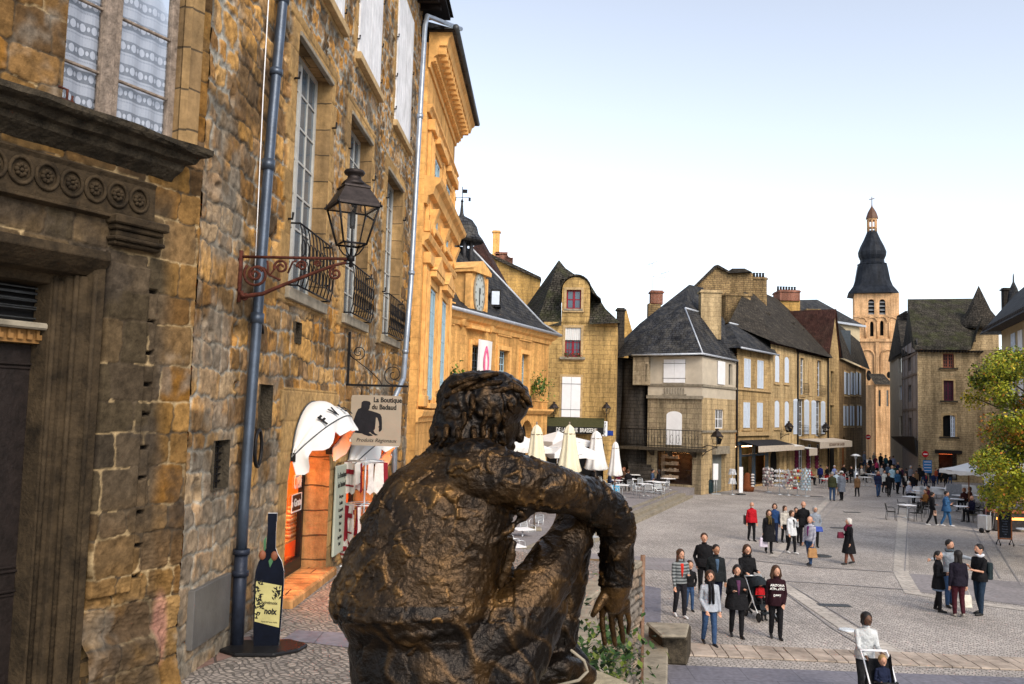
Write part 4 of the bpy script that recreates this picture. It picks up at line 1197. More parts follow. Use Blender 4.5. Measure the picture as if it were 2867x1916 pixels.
for lvl,(zt0,ln)in enumerate(((4.28,0.55),(3.53,0.62),(2.95,0.35))):
 for k in range(12):
  a=2*pi*k/12
  if lvl==2 and k%2:continue
  b=MB();c=T(0.34*cos(a),0.32*sin(a),zt0)
  mm=Matrix.Rotation(a+random.uniform(-.3,.3),3,'Z');w_=0.10
  vs=[];
  for j in range(6):
   for i in range(5):
    p=mm@Vector((0.012*sin(i*2+j),(i/4-0.5)*2*w_*(0.7+0.3*j/5),0))
    vs.append(c+p+Vector((0,0,-ln*j/5+(0.03*abs(i-2)if j==5 else 0))))
  fs=[(j*5+i,j*5+i+1,(j+1)*5+i+1,(j+1)*5+i)for j in range(5)for i in range(4)]
  b.add(vs,fs,True)
  col='towel_red' if(k+lvl)%3==0 else 'towel_white'
  o_=b.build('kitchen_towel',M[col])
  if col=='towel_white':
   s=MB();s.add([c+mm@Vector((0.02,-0.07,-0.12)),c+mm@Vector((0.02,0.07,-0.12)),c+mm@Vector((0.02,0.07,-0.2)),c+mm@Vector((0.02,-0.07,-0.2))],[(0,1,2,3)])
   s.add([c+mm@Vector((0.02,-0.08,-ln*.7)),c+mm@Vector((0.02,0.08,-ln*.7)),c+mm@Vector((0.02,0.08,-ln*.7-.03)),c+mm@Vector((0.02,-0.08,-ln*.7-.03))],[(0,1,2,3)])
   s.build('towel_print',M['towel_red'],o_)
  lv=('top','middle','bottom')[lvl]
  if col=='towel_white':tagp(o_,'white kitchen towel with dark red print hanging in the %s tier of the rack'%lv,'towel','white towels on the %s tier of the rack'%lv)
  else:tagp(o_,'dark red kitchen towel hanging in the %s tier of the rack'%lv,'towel','red towels on the %s tier of the rack'%lv)
b=MB();b.tube([W2 .P(0.30+0.12*cos(a),4.72+0.22*sin(a),0.10)for a in[2*pi*k/20 for k in range(20)]],0.022,6,closed=True)
b.build('iron_ring',M['black_iron'],house1)
b=MB()
corn(b,W3,11.2,[(-0.55,0),(-0.55,.08),(-0.35,.12),(-0.3,.25),(-0.1,.30),(0.0,.42),(0.12,.46),(0.2,0)],0,L3)
b.build('cornice',M['trim_orange'],house2)
b=MB()
for u in(0.5,3.0,6.0):
 b.part();b.prism([W3 .P(u,10.6,0.1),W3 .P(u,10.6,0.36),W3 .P(u,9.9,0.12)],W3 .d*0.4);b.tube([W3 .P(u+.2+.12*cos(a),10.1+.2*sin(a),.2)for a in[2*pi*k/10 for k in range(10)]],.04,5,closed=True)
b.build('console',M['trim_orange'],house2)
def ground_mat(name,c1,c2,mortar,bw,bh,ms,stains=True,rot=0.0,dist=0.08,rough=0.8,bump=0.5,blotch=0.3):
 m,t,b=_nt(name);L=t.links.new;N=t.nodes.new
 tc=N('ShaderNodeTexCoord')
 mp=N('ShaderNodeMapping');mp.inputs['Rotation'].default_value=(0,0,rot);L(tc.outputs['Object'],mp.inputs[0])
 wob=N('ShaderNodeTexNoise');wob.inputs['Scale'].default_value=3;L(mp.outputs[0],wob.inputs['Vector'])
 vm=N('ShaderNodeVectorMath');vm.operation='MULTIPLY_ADD';vm.inputs[1].default_value=(dist,)*3
 L(wob.outputs['Color'],vm.inputs[0]);L(mp.outputs[0],vm.inputs[2])
 br=N('ShaderNodeTexBrick');br.inputs['Scale'].default_value=1
 br.inputs['Brick Width'].default_value=bw;br.inputs['Row Height'].default_value=bh;br.inputs['Mortar Size'].default_value=ms;br.inputs['Mortar Smooth'].default_value=0.5
 br.inputs['Color1'].default_value=(*c1,1);br.inputs['Color2'].default_value=(*c2,1);br.inputs['Mortar'].default_value=(*mortar,1)
 L(vm.outputs[0],br.inputs['Vector'])
 n1=N('ShaderNodeTexNoise');n1 .inputs['Scale'].default_value=0.35;n1 .inputs['Detail'].default_value=9;n1 .inputs['Roughness'].default_value=0.65
 L(tc.outputs['Object'],n1 .inputs['Vector'])
 mr=N('ShaderNodeMapRange');mr.inputs[1].default_value=0.3;mr.inputs[2].default_value=0.7;mr.inputs[3].default_value=1-blotch;mr.inputs[4].default_value=1+blotch
 L(n1 .outputs['Fac'],mr.inputs[0])
 n3=N('ShaderNodeTexNoise');n3 .inputs['Scale'].default_value=9;n3 .inputs['Detail'].default_value=6;L(tc.outputs['Object'],n3 .inputs['Vector'])
 mr3=N('ShaderNodeMapRange');mr3 .inputs[1].default_value=0.3;mr3 .inputs[2].default_value=0.7;mr3 .inputs[3].default_value=0.75;mr3 .inputs[4].default_value=1.25
 L(n3 .outputs['Fac'],mr3 .inputs[0])
 a=N('ShaderNodeMixRGB');a.blend_type='MULTIPLY';a.inputs[0].default_value=1;L(br.outputs['Color'],a.inputs[1]);L(mr.outputs[0],a.inputs[2])
 c=N('ShaderNodeMixRGB');c.blend_type='MULTIPLY';c.inputs[0].default_value=1;L(a.outputs[0],c.inputs[1]);L(mr3 .outputs[0],c.inputs[2])
 L(c.outputs[0],b.inputs['Base Color']);b.inputs['Roughness'].default_value=rough;b.inputs['Specular IOR Level'].default_value=0.35
 ad=N('ShaderNodeMath');ad.operation='MULTIPLY_ADD';ad.inputs[1].default_value=-1.0;L(br.outputs['Fac'],ad.inputs[0]);L(n3 .outputs['Fac'],ad.inputs[2])
 bp=N('ShaderNodeBump');bp.inputs['Strength'].default_value=bump;bp.inputs['Distance'].default_value=0.02
 L(ad.outputs[0],bp.inputs['Height']);L(bp.outputs[0],b.inputs['Normal'])
 return m
M['cobble']=ground_mat('plaza_setts',(0.48,0.435,0.40),(0.34,0.31,0.29),(0.18,0.165,0.15),0.125,0.105,0.016,rot=0.5,dist=0.16)
M['cobble2']=ground_mat('pinkish_setts',(0.34,0.27,0.23),(0.24,0.19,0.17),(0.11,0.095,0.09),0.17,0.13,0.018,rot=0.1)
M['band']=ground_mat('smooth_stone_band',(0.46,0.42,0.375),(0.40,0.365,0.325),(0.24,0.215,0.19),0.7,0.35,0.015,dist=0.0,bump=0.2)
M['greypave']=ground_mat('grey_paving',(0.25,0.23,0.235),(0.21,0.195,0.20),(0.14,0.13,0.13),1.2,0.8,0.012,dist=0.0,bump=0.2,blotch=0.15)
M['asphalt']=ground_mat('slate_grey_slabs',(0.17,0.165,0.195),(0.15,0.145,0.175),(0.09,0.088,0.105),1.1,3.0,0.012,dist=0.0,bump=0.15,blotch=0.12,rough=0.6)
M['lane']=ground_mat('lane_setts',(0.34,0.29,0.25),(0.22,0.19,0.17),(0.13,0.115,0.10),0.085,0.07,0.012,rot=0.9,bump=0.9,dist=0.30)
M['channel']=mat('dark_drain_channel',(0.24,0.225,0.225),0.7,var=0.3)
def sheet(name,pts,z,m,kind='structure',th=0.0):
 b=MB();b.poly([(p[0],p[1],z)for p in pts]);o=b.build(name,m)
 o['kind']=kind
 return o
sheet('ground',[(-200,-120),(300,-120),(300,420),(-200,420)],-0.004,M['cobble'])
g=lambda x,y,z=0.0:tuple(G(x,y,z)[:2])
sheet('paving_band',[g(1450,1538),g(1980,1570),g(2010,1604),g(1450,1580)],0.004,M['greypave'])
sheet('paving_band',[g(2530,1605),g(2990,1640),g(3010,1715),g(2562,1656)],0.004,M['greypave'])
sheet('paving_patch',[g(1760,1632),g(1850,1648),g(1850,1742),g(1760,1742)],0.004,M['asphalt'])
sheet('lower_paving',[g(1760,1858),g(3050,1905),g(3300,2600),g(1700,2600)],0.004,M['asphalt'])
def strip(name,pts,w,z,m):
 """band of width w along a polyline of ground points"""
 P_=[Vector((p[0],p[1],0))for p in pts];b=MB()
 L_=[];R_=[]
 for i,p in enumerate(P_):
  t=(P_[min(i+1,len(P_)-1)]-P_[max(i-1,0)]).normalized();n=Vector((-t.y,t.x,0))*w/2
  L_.append(p+n);R_.append(p-n)
 for i in range(len(P_)-1):
  b.quad(*(Vector((q.x,q.y,z))for q in(L_[i],L_[i+1],R_[i+1],R_[i])))
 o=b.build(name,m);o['kind']='structure';return o
strip('edge_band',[g(2530,1400),g(2522,1603),g(2556,1662),g(2700,1685),g(2990,1722)],0.5,0.008,M['band'])
strip('drain_channel',[g(2030,1562),g(2300,1590),g(2515,1603)],0.12,0.012,M['channel'])
strip('drain_channel',[g(2160,1626),g(2300,1634),g(2540,1652)],0.10,0.012,M['channel'])
for(x0,y0,x1,y1)in((2400,1330,2180,1560),(2420,1330,2205,1562),(2545,1400,2533,1600),(2160,1630,2330,1760),(2195,1628,2420,1765),(2330,1760,2480,1850),(2680,1400,2800,1620),(2720,1420,2860,1640),(2050,1565,1990,1640)):
 strip('paving_joint',[g(x0,y0),g(x1,y1)],0.05,0.012,M['channel'])
strip('edge_band',[g(2385,1330),g(2165,1560)],0.35,0.008,M['band'])
strip('edge_band',[g(2175,1628),g(2380,1765),g(2600,1870)],0.45,0.008,M['band'])
def cover(px,py,r,label,m,sx=1.0):
 c=G(px,py,0);b=MB();b.lathe([(0.0,0.0),(r,0.0),(r,0.018),(r-0.03,0.022),(0.0,0.022)],(c.x,c.y,0),24)
 for k in range(-3,4):b.box((c.x,c.y+k*r*0.22,0.026),(1.5*r*sqrt(max(0.05,1-(k*.22)**2)),0.02,0.008))
 o=b.build('manhole_cover',m);tagp(o,label,'manhole cover')
cover(2300,1557,0.38,'round iron manhole cover just behind the man with the tan bag',M['grey_iron'])
cover(2372,1765,0.22,'bright worn round manhole cover beside the woman with the pushchair',M['alu'])
for(x,y,lb)in((2385,1435,'narrow dark drain grate on the open paving before the seated cafe guests'),(2352,1479,'narrow dark drain grate behind the woman in the long black coat'),(2285,1391,'narrow dark drain grate near the person in the tan jacket'),(2335,1696,'small dark drain grate on the setts above the bright manhole cover')):
 c=G(x,y);b=MB();b.box((c.x,c.y,0.010),(0.9,0.32,0.016));
 for k in range(8):b.box((c.x-0.38+0.11*k,c.y,0.021),(0.04,0.26,0.006))
 o=b.build('drain_grate',M['grey_iron']);tagp(o,lb,'drain')
a=G(1862,1835);c=G(3000,1885);b=MB()
dv=(c-a).normalized();nv=Vector((-dv.y,dv.x,0));n=24;cut_=[0]+[k+random.uniform(-.32,.32)for k in range(1,n)]+[n]
for k in range(n):
 p0=a+dv*((c-a).length*cut_[k]/n+0.008);p1=a+dv*((c-a).length*cut_[k+1]/n-0.008)
 for j,(o0,o1,h)in enumerate(((0.0,0.5,0.035),(0.5,1.1,0.018))):
  b.prism([p0+nv*o0,p1+nv*o0,p1+nv*(o1-.01),p0+nv*(o1-.01)],(0,0,h+random.uniform(-.004,.004)))
kb=b.build('kerb',M['band_w']if 'band_w' in M else mat('worn_kerb_stone',(0.36,0.30,0.25),0.85,var=0.45,scale=1.6,bump=0.5),bevel=0.012);kb['kind']='structure'
cA=Vector((2.47,16.5));cN=Vector((0.96,12.6));cam0=Vector((0.55,3.0))
farL=W2 .P(17,0)
lane_pts=[(-12,-6),(0.5,-6),(0.55,3.0),(0.96,12.4),(2.35,16.3),(0.6,17.2),(-1.9,19.5),(-4,19)]
b=MB();b.poly([(x,y,TZ)for x,y in lane_pts]);o=b.build('lane',M['lane']);o['kind']='structure'
b=MB()
for k in range(12):
 o_=0.42*k;z=TZ-0.19*(k+1)
 b.prism([(0.5+o_*.3,17.2+o_*0.9,0),(0.5+o_*.3,17.2+o_*0.9+0.43,0),(-2.2,19.5+o_*0.9+.43,0),(-2.2,19.5+o_*0.9-.4,0)],(0,0,z))
o=b.build('steps',M['band']);o['kind']='structure'
g2=lambda x,y:tuple(G(x,y,TZ)[:2])
b=MB();b.poly([(*g2(250,1990),TZ+.004),(*g2(660,1835),TZ+.004),(*g2(800,1762),TZ+.004),(*g2(660,1790),TZ+.004),(*g2(400,1900),TZ+.004)]);
o=b.build('gutter_paving',ground_mat('red_brick_gutter',(0.26,0.15,0.12),(0.20,0.13,0.11),(0.08,0.06,0.05),0.5,0.22,0.02,rot=1.2));o['kind']='structure'
b=MB();b.poly([(*g2(790,1792),TZ+.006),(*g2(1100,1830),TZ+.006),(*g2(1100,1780),TZ+.006),(*g2(830,1766),TZ+.006)]);o=b.build('paving_patch',M['asphalt']);o['kind']='structure'
WR=Wall((0.55,3.0),(0.96,12.6));WR2=Wall((0.96,12.6),(2.47,16.5))
def retaining(wall,seed,L_,zt,name='wall',par=None):
 us=grid_lines(0,L_,0.03,0.03,[]);zs=grid_lines(-0.1,zt,0.025,0.025,[])
 U,Z=np.meshgrid(us,zs)
 D,I=layout(U+0.08*(fbm(U*3,Z*3,seed)-.5),Z+0.08*(fbm(U*3,Z*3,seed+1)-.5),seed,0.10,0.22,0.2,0.5)
 s=sstep(0,0.03,D);f=fbm(U*12,Z*12,seed+4,5)
 H=0.05*s+0.05*(hid(I,3)-.5)+0.03*f
 PG=np.array([(0.17,0.15,0.13),(0.22,0.19,0.16),(0.12,0.11,0.10),(0.26,0.20,0.15)])
 COL=mixc(np.broadcast_to(np.array((0.04,0.035,0.03)),U.shape+(3,)),pal_col(I,5,PG),s)*(0.6+0.8*f)[...,None]
 moss=sstep(0.55,0.7,fbm(U,Z*1.5,seed+9,4));COL=mixc(COL,(0.06,0.07,0.03),moss*0.5)
 return relief(name,wall,us,zs,H,COL,np.ones((len(zs)-1,len(us)-1),bool),par,M['relief'])
rw=thing('retaining_wall','grey rubble retaining wall holding up the lane beside the seated bronze','wall',(0.96,12.6,0))
retaining(WR,301,WR.L,TZ,par=rw);retaining(WR2,331,WR2 .L,TZ,par=rw)
b=MB()
for wl in(WR,WR2):
 wbox(b.part(),wl,0,wl.L+(.08 if wl is WR2 else 0),TZ-0.05,TZ+0.05,0.06,-0.30)
b.build('coping',M['trim_grey'],rw,bevel=0.02)
b=MB();b.tube([WR2 .P(WR2 .L+0.06,-0.0,0.06),WR2 .P(WR2 .L+0.06,TZ+0.15,0.06)],0.045,8)
b.build('corner_pipe',mat('rust_brown_pipe',(0.20,0.12,0.08),0.7,0.2,var=0.4,scale=12),rw)
b=MB()
for(u,z)in((2.8,1.1),(2.8,0.45),(3.1,-0.1),(2.2,1.9)):wbox(b,WR2,u,u+0.3,z,z+0.09,0.14,0)
b.build('wall_cramp',M['black_iron'],rw)
b=MB()
b.box((1.2,17.3,TZ/2),(2.3,1.6,TZ-0.4));b.build('wall_return',M['stone_rough'],rw)
c0=G(1800,1745);c1=G(1868,1765)
lw=thing('low_wall','low stepped grey stone wall at the foot of the steps by the slabs','wall',(c0 .x,c0 .y,0))
def wprism(pxs,z,h,name,m):
 b=MB();b.prism([(*G(x,y,z)[:2],z-h)for x,y in pxs],(0,0,h));return b.build(name,m,lw,bevel=0.03)
wprism([(1790,1746),(1872,1752),(1868,1916),(1880,2300),(1760,2300)],0.35,0.40,'wall_body',M['trim_grey'])
wprism([(1815,1746),(1935,1750),(1925,1780),(1855,1776)],0.62,0.62,'wall_block',M['trim_dark'])
wprism([(1808,1742),(1930,1745),(1922,1779),(1850,1778)],0.70,0.07,'wall_cap',M['trim_grey'])
def foliage(name,pts,n,size,mats,label,cat,seed=1,spread=0.12,kind=None,parent=None):
 rr=random.Random(seed);b=MB()
 for k in range(n):
  p=Vector(pts[rr.randrange(len(pts))])+Vector((rr.gauss(0,spread),rr.gauss(0,spread),rr.gauss(0,spread)))
  b.cur=rr.randrange(len(mats));s=size*rr.uniform(0.6,1.4)
  R=Matrix.Rotation(rr.uniform(0,6.3),3,'Z')@Matrix.Rotation(rr.uniform(-1.3,1.3),3,'X')
  vs=[p+R@Vector(q)*s for q in((0,-0.6,0),(0.38,-0.05,0.08),(0.0,0.6,0),(-0.38,-0.05,0.08))]
  b.add(vs,[(0,1,2,3)])
 o=b.build(name,mats,parent)
 if label:tagp(o,label,cat)
 if kind:o['kind']=kind
 return o
def remesh_bake(o,voxel,smooth=4,sfac=0.5):
 m=o.modifiers.new('r','REMESH');m.mode='VOXEL';m.voxel_size=voxel;m.use_smooth_shade=True
 if smooth:
  s=o.modifiers.new('s','SMOOTH');s.iterations=smooth;s.factor=sfac
 dg=bpy.context.evaluated_depsgraph_get()
 me=bpy.data.meshes.new_from_object(o.evaluated_get(dg))
 o.modifiers.clear();mt=[x for x in o.data.materials]
 o.data=me;me.materials.clear()
 for x in mt:me.materials.append(x)
 me.polygons.foreach_set('use_smooth',[True]*len(me.polygons))
 return o
def cone_chain(b,pts,n=14,sub=5):
 """pts: (Vector, radius or (rx, ry)) ; a row of overlapping balls and tubes with tapering radii"""
 P_=[Vector(p)for p,r in pts];R_=[r for p,r in pts]
 path=[];rad=[]
 for i in range(len(P_)-1):
  for k in range(sub):
   t=k/sub
   path.append(P_[i].lerp(P_[i+1],t));rad.append(R_[i]*(1-t)+R_[i+1]*t)
 path.append(P_[-1]);rad.append(R_[-1])
 b.tube(path,rad,n)
 for p,r in zip(P_,R_):b.ball(p,r,9)
PXM=1/2450.0
def Sp(x,y,Y):return V(x,y,Y)
def chain_px(b,pts,sub=5):
 cone_chain(b,[(Sp(x,y,Y),r*Y*PXM)for x,y,Y,r in pts],16,sub)
def loft(b,rings,n=24):
 """rings: (centre, right half axis vector, depth half axis vector)"""
 vs=[]
 for c,ax,ay in rings:
  for j in range(n):
   a=2*pi*j/n;q=0.88
   ca=abs(cos(a))**q*(1 if cos(a)>=0 else-1);sa=abs(sin(a))**q*(1 if sin(a)>=0 else-1)
   vs.append(Vector(c)+ax*ca+ay*sa)
 k=len(rings)
 fs=[(i*n+j,i*n+(j+1)%n,(i+1)*n+(j+1)%n,(i+1)*n+j)for i in range(k-1)for j in range(n)]
 fs+=[tuple(range(n))[::-1],tuple(range((k-1)*n,k*n))]
 b.add(vs,fs,True)
stat=thing('bronze_statue','dark bronze seated man seen from behind, arm draped over one knee','statue',tuple(V(1200,1916,2.5)))
b=MB()
rr_=Vector((1,0,0))
rings=[]
for(y,c,hw,Y,dp)in((1230,1290,62,2.62,.07),(1262,1300,105,2.60,.10),(1290,1298,150,2.59,.12),(1330,1278,184,2.57,.14),(1390,1254,200,2.55,.15),(1470,1222,206,2.53,.155),(1560,1190,210,2.51,.16),(1640,1168,222,2.50,.165),(1700,1160,226,2.49,.17),(1745,1170,214,2.50,.165),(1780,1185,200,2.50,.16),(1850,1200,208,2.50,.18),(1930,1210,215,2.5,.19),(2000,1215,205,2.5,.17)):
 rings.append((Sp(c,y,Y),(Rv*hw*Y*PXM),Vector((0,dp,0))))
loft(b,rings,32)
chain_px(b,[(1330,1330,2.50,100),(1440,1345,2.46,78),(1530,1362,2.50,66),(1620,1388,2.58,56),(1705,1432,2.68,60)])
chain_px(b,[(1705,1432,2.68,60),(1728,1480,2.70,52),(1732,1560,2.71,47),(1728,1625,2.72,41),(1722,1655,2.72,34)])
b_torso=b
chain_px(b,[(1370,1335,2.78,80),(1370,1480,2.86,52),(1385,1600,2.90,48),(1440,1670,2.92,40),(1500,1700,2.95,32)])
chain_px(b,[(1290,1850,2.46,115),(1420,1745,2.48,94),(1530,1615,2.56,74),(1590,1520,2.66,62),(1612,1466,2.72,56)])
chain_px(b,[(1610,1462,2.72,56),(1606,1560,2.74,46),(1592,1660,2.76,44),(1570,1735,2.76,44)])
chain_px(b,[(1420,1900,2.44,90),(1480,1800,2.5,70),(1530,1700,2.6,55)])
chain_px(b,[(1330,1850,2.8,95),(1500,1680,2.92,66),(1590,1530,3.0,50),(1585,1650,3.02,42),(1560,1800,3.0,42),(1620,1860,2.98,30)])
for k in range(12):
 a=2*pi*k/12
 chain_px(b,[(1560+48*cos(a),1748+10*sin(a),2.76+0.05*sin(a),17),(1556+50*cos(a),1800,2.76+0.055*sin(a),15),(1545+46*cos(a),1835,2.76+.05*sin(a),15)],3)
chain_px(b,[(1560,1740,2.76,40),(1545,1840,2.74,46),(1505,1885,2.68,40)])
body_low=b
chain_px(b,[(1500,1895,2.66,36),(1570,1872,2.68,40),(1620,1876,2.72,30),(1650,1885,2.74,19)])
chain_px(b,[(1480,1915,2.64,22),(1560,1918,2.66,20),(1650,1902,2.72,12)])
for k,(x,y)in enumerate(((1655,1893),(1650,1878),(1640,1868))):chain_px(b,[(x-15,y,2.74+.02*k,12),(x+4,y+4,2.75+.02*k,10)],3)
chain_px(b,[(1300,1290,2.60,85),(1315,1220,2.62,82)])
def hb(x,y,Y,rx,rz,ry=None):b.ball(Sp(x,y,Y),(rx*Y*PXM,(ry or rx)*Y*PXM,rz*Y*PXM),14)
hb(1338,1142,2.64,118,100,100);hb(1300,1165,2.64,88,88,92);hb(1395,1125,2.65,88,76,84);hb(1398,1195,2.65,52,72,66)
hb(1285,1215,2.62,76,62,85);hb(1446,1158,2.65,24,20,44);hb(1430,1205,2.65,24,34,36)
chain_px(b,[(1446,1176,2.65,9),(1458,1216,2.65,11),(1456,1230,2.65,12)],3)
chain_px(b,[(1420,1248,2.65,16),(1437,1250,2.65,8)],2);chain_px(b,[(1420,1258,2.65,14),(1434,1260,2.65,7)],2);chain_px(b,[(1400,1262,2.65,32),(1424,1276,2.65,14)],2)
hand=[(1722,1650,2.72,34)]
chain_px(b,[(1722,1650,2.72,33),(1718,1685,2.725,34)])
for(x0,y0,pts,r)in((1690,1690,[(1686,1722),(1687,1765),(1694,1803)],9),(1712,1690,[(1711,1724),(1716,1768),(1722,1806)],9.3),(1733,1690,[(1735,1722),(1741,1764),(1745,1797)],9),(1750,1688,[(1757,1715),(1762,1745),(1758,1772)],8)):
 k=random.uniform(0.0,.02)
 chain_px(b,[(1722+(x0-1722)*.6,1665,2.72,15),(x0,y0,2.725,15)]+[(x,y,2.73+k*(i+1),r*(1-0.10*i))for i,(x,y)in enumerate(pts)],4)
chain_px(b,[(1700,1660,2.71,18),(1682,1686,2.69,14),(1668,1708,2.68,10.5),(1660,1722,2.68,8.5)],4)
chain_px(b,[(1724,1638,2.72,43),(1723,1648,2.72,42)],2)
for pts in([(1430,1475),(1500,1420),(1580,1395),(1640,1385)],[(1455,1440),(1520,1395),(1590,1355),(1620,1342)],[(1600,1395),(1650,1370),(1690,1375),(1700,1400)],[(1690,1470),(1730,1430),(1765,1425)]):
 chain_px(b,[(x,y,2.43+max(0,(x-1450))*0.0009,8)for x,y in pts],4)
for pts in([(1345,1540),(1390,1510),(1440,1470)],[(1400,1640),(1420,1590),(1440,1520)]):
 chain_px(b,[(x,y,2.42,9)for x,y in pts],4)
hem=[(945+24*k,1722+18*sin(k*0.2)+(14 if k%2 else 0)+(30*sin(pi*k/19)if k<20 else 0))for k in range(19)]
chain_px(b,[(x,y,2.51-0.175*sqrt(max(0,1-((x-1165)/232.0)**2)),11)for x,y in hem],3)
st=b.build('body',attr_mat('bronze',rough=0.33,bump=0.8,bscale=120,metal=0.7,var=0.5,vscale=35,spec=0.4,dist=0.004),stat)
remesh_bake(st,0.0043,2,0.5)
def sculpt(o):
 me=o.data;n=len(me.vertices)
 co=np.empty(n*3);me.vertices.foreach_get('co',co);co=co.reshape(-1,3)
 no=np.empty(n*3);me.vertex_normals.foreach_get('vector',no);no=no.reshape(-1,3)
 disp=np.zeros(n);colv=np.zeros((n,4));colv[:,3]=1
 nz=noise.noise;vor=noise.voronoi
 def shards(p,f,st=1.0):
  q=p*f;d,pts=vor(q)
  c=pts[0]
  t=Vector((nz(c*3.7),nz(c*3.7+Vector((9,1,4))),nz(c*3.7+Vector((5,8,2)))))*2.4
  return(q-c).dot(t)*st,d[1]-d[0],nz(c*2.3+Vector((1,1,1)))
 for i in range(n):
  p=Vector(co[i]);px_,py_=pix(p)
  head=py_<1262 and 1180<px_<1500
  hair=head and not(px_>1415 and py_>1140)
  face=head and not hair
  hand_=py_>1645 and px_>1650 and py_<1815
  shirt=(py_<1745 and px_<1440 and not head)or(py_<1640 and px_>1655)or(py_<1420 and not head)
  q=p*11.0;w=Vector((nz(q),nz(q+Vector((7,3,1))),nz(q+Vector((2,9,5)))))*0.030
  q2=p*40;pw=p+w+Vector((nz(q2),nz(q2+Vector((3,3,1))),nz(q2+Vector((8,0,5)))))*0.008
  g=0.0
  if hair:
   qq=Vector((pw.x*34,pw.y*34,pw.z*16+pw.x*8))
   r1=1-abs(nz(qq))*2.2
   h,e,rn=shards(Vector((pw.x,pw.y,pw.z*.5)),26)
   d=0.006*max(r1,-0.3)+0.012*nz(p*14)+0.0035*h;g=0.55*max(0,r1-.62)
  elif face or hand_:
   d=0.0012*nz(p*40);g=0.08+(0.12+0.4*max(0,nz(p*26))if hand_ else 0)
  elif shirt:
   h,e,rn=shards(pw,15);h2,e2,rn2=shards(pw+Vector((.3,.1,.2)),30)
   fr=max(0,min(1,.5+3.5*nz(p*23+Vector((2,2,9)))));lip=max(0,1-e*6.5)*(rn>0.0)*fr;lip2=max(0,1-e2*5)*(rn2>0.1)*fr
   gate=0.5+0.8*max(0,nz(p*6+Vector((11,2,0)))+0.3)
   d=0.0085*max(-1,min(1,h))*gate+0.0035*max(-1,min(1,h2))+0.006*lip*gate+0.0022*lip2+0.011*nz(p*7.5)
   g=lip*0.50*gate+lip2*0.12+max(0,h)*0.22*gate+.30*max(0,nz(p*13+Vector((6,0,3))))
  else:
   qq=Vector((pw.x*10+pw.z*6,pw.y*10,pw.z*6));r1=1-abs(nz(qq))*3.4
   h,e,rn=shards(pw,17)
   d=0.005*max(r1,-0.2)+0.008*nz(p*8)+0.0028*max(-1,min(1,h));g=0.35*max(0,r1-.45)+max(0,h)*.10
  disp[i]=d+0.0012*nz(p*90)
  if px_<1640 and py_<1700 and not head:g+=0.16*max(0,0.35+nz(p*3.2))+0.10*max(0,nz(p*12))  # broad sheen on back and upper arm painted into the bronze
  g=min(1,max(0,g*(0.6+0.9*max(0,nz(p*5+Vector((3,3,3)))+0.35))))
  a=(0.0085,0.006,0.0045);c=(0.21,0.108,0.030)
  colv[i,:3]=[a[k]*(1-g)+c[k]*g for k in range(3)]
 co+=no*disp[:,None]
 me.vertices.foreach_set('co',co.ravel())
 ca=me.color_attributes.new('Col','FLOAT_COLOR','POINT');ca.data.foreach_set('color',colv.ravel())
 me.update()
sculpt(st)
b=MB()
for(x0,y0,x1,y1,r,Y)in((1222,1200,1206,1240,9,2.56),(1250,1195,1236,1250,10,2.53),(1283,1205,1276,1248,11,2.52),(1325,1200,1322,1250,11,2.52),(1352,1190,1346,1243,10,2.53),(1385,1195,1380,1240,10,2.54),(1322,1110,1318,1170,9,2.53),(1360,1150,1350,1200,8,2.53),(1300,1160,1292,1210,8,2.525),(1440,1085,1482,1120,15,2.63),(1455,1100,1484,1132,13,2.60),(1420,1075,1465,1100,16,2.6),(1400,1060,1460,1085,14,2.62),(1445,1115,1470,1142,11,2.6),(1415,1120,1430,1150,12,2.57),(1405,1150,1412,1190,10,2.565)):
 r*=0.78;chain_px(b,[(x0,y0,Y+.006,r*1.1),((x0+x1)/2+5,(y0+y1)/2,Y-0.006,r),(x1-2,y1-4,Y-0.002,r*0.7),(x1+3,y1+3,Y+.004,r*0.35)],4)
for(x0,y0,x1,y1)in((1250,1110,1370,1050),(1262,1080,1390,1047),(1300,1095,1400,1070),(1330,1120,1430,1085),(1245,1140,1320,1100)):
 chain_px(b,[(x0,y0,2.56,8),((x0+x1)/2,(y0+y1)/2-4,2.55,10),(x1,y1,2.57,8)],3)
bz2=mat('bronze_hair',(0.009,0.0065,0.005),0.32,0.75,var=0.5,scale=25,bump=0.7,bscale=60,sat2=(0.06,0.032,0.012))
b.build('hair',bz2,stat)
b=MB();chain_px(b,[(1600,1822,2.63,4),(1635,1850,2.64,4),(1645,1880,2.66,4),(1620,1905,2.62,4),(1540,1925,2.6,4)],4)
b.build('sandal_strap',M['trim_grey'],stat)
pl=thing('plinth','pale worn stone block under the seated bronze figure','plinth',(0.1,2.6,TZ))
b=MB();zt_p=V(1600,1940,2.7).z
pts=[V(1020,1990,2.3),V(1420,1990,2.2),V(1720,1925,2.6),V(1790,1925,2.8),V(1650,1915,3.0),V(1080,1905,2.9)]
b.prism([(p.x,p.y,TZ)for p in pts],(0,0,zt_p-TZ))
b.build('block',mat('pale_plinth_stone',(0.34,0.29,0.20),0.9,var=0.3,scale=10,bump=0.5),pl,bevel=0.02)
iv=foliage('creeper',[V(1660+9*k,1800+5*k,3.6+.1*(k%3))for k in range(12)]+[V(1650+10*k,1850,3.5)for k in range(8)],520,0.028,[mat('creeper_green',(0.03,0.07,0.015),0.6,var=0.4),mat('creeper_dark',(0.012,0.028,0.008),0.6),mat('creeper_yellow',(0.10,0.13,0.02),0.6)],'green creeper with small leaves growing by the bronze foot on the retaining wall','plant',5,0.07)
foliage('weed',[G(100+14*k,1900-3*k,TZ+.06)for k in range(4)],90,0.05,[mat('weed_green',(0.03,0.07,0.02),0.6)],'small green weed at the foot of the carved portal','plant',8,0.05)
